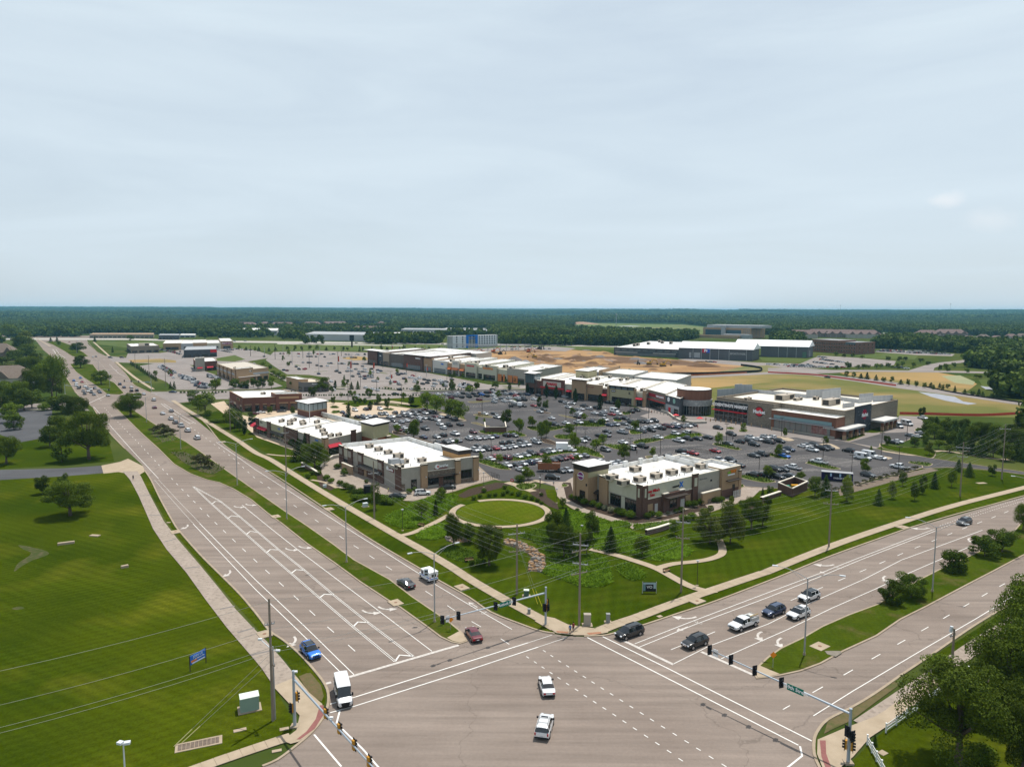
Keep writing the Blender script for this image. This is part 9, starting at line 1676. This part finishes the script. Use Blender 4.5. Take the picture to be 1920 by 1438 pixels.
# white post and rail fence
def fence(a,b,n,label):
    A=g(*a);B=g(*b); t=empty('rail_fence',A,0,label,'fence'); d=B-A; L_=d.length; u=d.normalized(); q=Vector((-u.y,u.x,0)); WF=M('white_fence_paint',(.72,.72,.70),(.8,.8,.78),2)
    R=Matrix((u,q,Vector((0,0,1)))).transposed().to_4x4()
    for k in range(n+1): e=MB(); s=L_*k/n; e.box(s-.07,s+.07,-.07,.07,0,1.3,0,R); e.box(s-.1,s+.1,-.1,.1,1.3,1.35,0,R); e.build('post',WF,t)
    for k in range(n):
        for z in (.35,.72,1.09): e=MB(); e.box(L_*k/n+.07,L_*(k+1)/n-.07,-.025,.025,z-.07,z+.07,0,R); e.build('rail',WF,t)
fence((1661,1374),(1815,1265),9,'white three rail fence running up beside the old right path'); fence((1626,1396),(1662,1462),4,'short white rail fence descending to the frame bottom')
# silt fences
def silt(pts,h,m,label):
    P=smooth_pts(PX(pts),False,3); t=empty('silt_fence',P[0],0,label,'silt fence'); Q=[p-P[0] for p in P]; e=MB(); kerb(e,Q,.08,.0,h); e.build('fabric',m,t)
    for k in range(0,len(Q),3): e=MB(); e.tube(Q[k],Q[k]+Vector((0,0,h+.15)),.06,n=4); e.build('stake',DARKM,t)
RF=M('red_safety_net',(.55,.07,.05)); BF=M('black_silt_cloth',(.02,.02,.022))
silt([(1687,777),(1742,778),(1805,780),(1855,780),(1925,776)],1.3,RF,'long red safety net along the field behind the market'); silt([(1440,699),(1480,701),(1530,704),(1555,707),(1592,712),(1680,724)],1.2,RF,'red safety net beside the pale far road'); silt([(1221,709),(1260,706.5),(1308,704),(1400,700)],1.0,M('orange_net',(.55,.16,.06)),'orange safety net below the graded dirt'); silt([(1224,704),(1329,702),(1400,699),(1427,697),(1424,691),(1389,686)],2.0,BF,'black silt cloth round the corner of the graded dirt'); silt([(1730,725),(1805,740),(1925,757)],1.0,BF,'black barrier along the far right road')
# construction plant
PL=M('plant_orange',(.45,.11,.03)); PD=M('plant_dark',(.05,.045,.04)); PY=M('plant_yellow',(.45,.28,.04))
def digger(x,y,s,a,m,l):
    t=empty('excavator',g(x,y),math.radians(a),l,'excavator','excavators on the building site'); t.scale=(s,s,s)
    for k in (-1,1): e=MB(); e.box(-2,2,k*1.1-.3,k*1.1+.3,0,.9); e.build('track',PD,t)
    e=MB(); e.box(-1.8,1.4,-1.3,1.3,1.0,2.3); e.build('body',m,t); e=MB(); e.box(.3,1.5,.2,1.25,2.3,3.3); e.build('cab',CGL,t)
    e=MB(); e.path([(1.2,-.3,1.8),(3.6,-.3,4.6),(6.2,-.3,3.2),(6.6,-.3,1.2)],[.35,.3,.25,.25],5); e.build('boom',m,t); e=MB(); e.box(6.0,7.2,-.8,.2,.3,1.3); e.build('bucket',PD,t)
for i,(x,y,s,a,m,l) in enumerate([(925,661,1.3,20,PL,'orange excavator in front of the steel frame'),(905,662,1.2,160,PL,'orange excavator left of the frame'),(991,661,1.2,10,PL,'orange excavator right of the frame'),(860,669,1.4,30,PD,'dark excavator nearest the brown store'),(938,665,1.2,40,PD,'dark excavator raising its boom'),(1002,671,1.2,200,PY,'yellow excavator among the rubble'),(1217,684,1.2,0,PY,'yellow earth mover on the turned soil, left'),(1243,687,1.3,20,PY,'yellow earth mover on the turned soil, right'),(1197,684,1.0,90,PD,'dark machine left of the yellow movers'),(1012,656,1.6,60,PD,'tall dark drilling rig near the tree belt')]): digger(x,y,s,a,m,l)
def pile(x,y,w,h,m,l,n=9):
    p=g(x,y); e=MB(); d=p.length/F; R_=w*d/2; vs=[];N=14
    for j,(q,z) in enumerate(((1,0),(.7,.45),(.35,.8),(.08,1))):
        for i in range(N): a=i/N*6.283; k=1+random.uniform(-.12,.12); vs.append((math.cos(a)*R_*q*k,math.sin(a)*R_*q*k*.8,h*z*(1+random.uniform(-.08,.08))))
    fs=[(j*N+i,j*N+(i+1)%N,(j+1)*N+(i+1)%N,(j+1)*N+i) for j in range(3) for i in range(N)]+[tuple(3*N+i for i in range(N))]; e.add(vs,fs); tag(e.build('spoil_pile',m,None,p),l,'pile')
pile(985,685,34,5.0,GRAVEL,'pale grey conical gravel pile on the building site'); pile(965,677,36,4.5,M('dark_rubble',(.12,.11,.11),(.2,.18,.17),.8,bump=.8),'dark rubble heap left of the gravel pile'); pile(1020,676,50,4,DIRTD,'long dark soil heap right of the rubble'); pile(1085,674,60,4,DIRTD,'dark soil heap before the sports offices'); pile(890,664,36,4.5,DIRT,'brown heap beside the far store row'); pile(1120,678,44,3,DIRT,'low tan heap in the middle of the graded dirt'); pile(1320,687,60,3,DIRTD,'dark ridge of soil before the sports hall'); pile(1090,608,70,9,M('far_tan_bank',(.30,.19,.12)),'reddish soil bank at the edge of the far green field'); pile(1180,612,50,2,GREYP,'flat grey slab heap on the far green field')
random.seed(77); e=MB()
for k in range(130):
    x=random.gauss(1000,90) if k%2 else random.uniform(870,1330); y=random.gauss(672,9) if k%2 else random.uniform(662,696)
    if not(655<y<700) or (x<900 and y>676) or (x<1010 and y>692): continue
    c=g(x,y); R_=random.uniform(2,8); h=R_*random.uniform(.12,.3); N=7; a0=random.random()*6
    vs=[c+Vector((math.cos(a0+i*.898)*R_*random.uniform(.8,1.2),math.sin(a0+i*.898)*R_*random.uniform(.6,1.6),.05)) for i in range(N)]+[c+Vector((math.cos(a0+i*.898)*R_*.4,math.sin(a0+i*.898)*R_*.5,h*random.uniform(.7,1.1))) for i in range(N)]
    e.add(vs,[(i,(i+1)%N,N+(i+1)%N,N+i) for i in range(N)]+[tuple(range(N,2*N))],random.choice((0,0,1,2,2,3)))
tag(e.build('spoil_heaps',[DIRTD,MATS['dark_rubble'],DIRT,MATS['far_tan_bank']]),kind='stuff')
# bollards, bike racks, trolley rails, umbrellas
for i,(a,b_) in enumerate([(1100,470),(1130,475),(1165,480),(1205,488),(1245,498),(1290,505),(1325,512),(1390,530)]):
    p=Z(SCc)(a,b_); e=MB(); e.tube(p,p+Vector((0,0,1.3)),.22,n=8); tag(e.build('bollard',GREYS),'grey bollard in the line before the cafe terrace, '+ORD[i],'bollard','bollards before the cafe terrace')
for i,(a,b_) in enumerate([(150,310),(205,320),(268,322),(330,330),(392,338),(455,345),(508,360),(575,370),(695,380),(818,398),(940,428),(1200,462)]):
    p=Z(SD)(a,b_); e=MB(); e.tube(p,p+Vector((0,0,1.4)),.25,n=8); tag(e.build('bollard',TANB),'tan bollard in the line before the market front, '+(ORD+['second from right','rightmost'])[i],'bollard','bollards before the market')
def carts(z,a,b,n,l):
    A=Z(z)(*a);B=Z(z)(*b); t=empty('cart_corral',A,0,l,'cart corral')
    for k in range(n): p=A.lerp(B,k/(n-1))-A; e=MB(); q=azv(54)*.7; e.path([p-q,p-q+Vector((0,0,1.1)),p+q+Vector((0,0,1.1)),p+q],.05,4); e.build('hoop',DARKM,t)
carts(SCc,(1540,930),(1790,960),14,'dark hooped cart rails between the red cars'); carts(SB,(1340,540),(1420,530),6,'small dark cart rails beside a white sedan'); carts(SCc,(380,515),(470,520),7,'cart rails beside the red sedan row')
for x,y,l in [(1267,786,'red parasol by the cafe wall'),(1312,792,'red parasol under the rotunda')]:
    p=g(x,y); t=empty('parasol',p,0,l,'parasol'); e=MB(); e.tube((0,0,0),(0,0,2.4),.04,n=5); e.build('pole',METAL,t); e=MB(); e.tube((0,0,2.0),(0,0,2.7),1.7,.05,8); e.build('canopy',REDS,t)
# masts and billboard far away
def thin(x,yb,yt,r,label,name='radio_mast',cat='mast'):
    p=g(x,yb); h=hpx(x,yb,yt); e=MB(); e.tube(p,p+Vector((0,0,h)),r,r*.7,5); e.tube(p+Vector((0,0,h*.93)),p+Vector((0,0,h)),r*2.2,n=6); tag(e.build(name,GALV),label,cat)
thin(1155,624,588,.8,'tall thin grey mast before the bright far field'); thin(1575,596,572,1.0,'hair thin radio mast on the right horizon, left one'); thin(1781,596,569,1.2,'hair thin radio mast on the far right horizon')
p=g(660,651); t=empty('billboard',p,0,'dark tall pylon sign standing by the highway grass','sign'); e=MB(); e.box(-1,1,-1,1,0,9); e.build('post',DARKM,t); e=MB(); e.box(-3,3,-1.2,1.2,9,17); e.build('sign_box',BLK,t)
# ---- people
SKIN=M('skin',(.42,.25,.18)); HAIR=M('dark_hair',(.03,.02,.015)); 
def person(x,y,label,top,low,az=0,stride=.22,arm=.15,hair=HAIR):
    J=[(0,0,.95),(0,0,1.18),(0,0,1.42),(0,0,1.52),(0,.01,1.62),(0,.01,1.74), (.17,0,1.42),(.24,arm*.5,1.14),(.25,arm,.90),(.25,arm+.03,.82),(-.17,0,1.42),(-.24,-arm*.5,1.14),(-.25,-arm,.90),(-.25,-arm-.03,.82),(.09,0,.90),(.10,stride*.5+.04,.50),(.10,stride*.9,.09),(.10,stride*.9+.15,.03),(-.09,0,.90),(-.10,-stride*.3+.05,.50),(-.10,-stride,.12),(-.10,-stride+.14,.04)]
    E_=[(0,1),(1,2),(2,3),(3,4),(4,5),(2,6),(6,7),(7,8),(8,9),(2,10),(10,11),(11,12),(12,13),(0,14),(14,15),(15,16),(16,17),(0,18),(18,19),(19,20),(20,21)]
    Rr=[.15,.14,.16,.06,.095,.085,.07,.05,.038,.035,.07,.05,.038,.035,.10,.068,.045,.04,.10,.068,.045,.04]
    me=bpy.data.meshes.new('body'); me.from_pydata(J,E_,[]); o=bpy.data.objects.new('body_src',me); COL.objects.link(o); md=o.modifiers.new('s','SKIN'); 
    for i,r in enumerate(Rr): me.skin_vertices[0].data[i].radius=(r,r*.8); 
    me.skin_vertices[0].data[0].use_root=True; sb=o.modifiers.new('u','SUBSURF'); sb.levels=1; sb.render_levels=1
    dg=bpy.context.evaluated_depsgraph_get(); m2=bpy.data.meshes.new_from_object(o.evaluated_get(dg)); bpy.data.objects.remove(o); m2.materials.clear()
    for m_ in (SKIN,top,low,DARKM): m2.materials.append(m_)
    for f in m2.polygons:
        c=f.center; f.material_index=1 if (.98<c.z<1.5 and (abs(c.x)<.2 or c.z>1.25)) else (2 if .48<c.z<=.98 and abs(c.x)<.22 else (3 if c.z<.1 else 0)); f.use_smooth=True
    t=empty('person',g(x,y),math.radians(-az),label,'person'); link('body',m2,t); e=MB(); e.tube((0,-.015,1.66),(0,-.02,1.80),.10,.07,8); e.build('hair',hair,t); return t
cl=lambda n,c:M('cloth_'+n,c)
person(1069,1189,'person in blue top and dark shorts waiting at the corner ramp, left of two',cl('blue',(.08,.16,.35)),cl('dark',(.03,.03,.04)),30,.08); person(1075,1185,'person in dark red top waiting at the corner ramp, right of two',cl('maroon',(.25,.05,.05)),cl('dark',(.03,.03,.04)),-20,.08)
person(250,901,'person in dark clothes walking away on the wide left path',cl('dark',(.03,.03,.04)),cl('navy',(.03,.04,.08)),-20); person(1038,911,'person in white top walking on the drive between the corner buildings',cl('white',(.6,.6,.6)),cl('dark',(.03,.03,.04)),10); person(1374,826,'person in dark clothes standing between parked cars before the market',cl('dark',(.03,.03,.04)),cl('dark',(.03,.03,.04)),0)
person(1308,804,'person in red top crossing towards the market',cl('red',(.4,.05,.04)),cl('dark',(.03,.03,.04)),60); person(1222,776,'person in orange top near the wine store bollards',cl('orange',(.5,.15,.04)),cl('dark',(.03,.03,.04)),60); person(1212,771,'person in pink top near the wine store',cl('pink',(.5,.25,.25)),cl('white',(.6,.6,.6)),120); person(1217,773,'person in blue shirt near the wine store',cl('blue',(.08,.16,.35)),cl('dark',(.03,.03,.04)),40); person(1181,760,'person in white by the shaded shopfront',cl('white',(.6,.6,.6)),cl('white',(.6,.6,.6)),90); person(1175,758,'person in red by the shaded shopfront',cl('red',(.4,.05,.04)),cl('dark',(.03,.03,.04)),90); person(728,924,'person in yellow vest beside the charcoal sedan at the drive window',cl('vest',(.55,.6,.05)),cl('dark',(.03,.03,.04)),90); person(1194,853,'person in black beside the parked jeep',cl('dark',(.03,.03,.04)),cl('dark',(.03,.03,.04)),150)
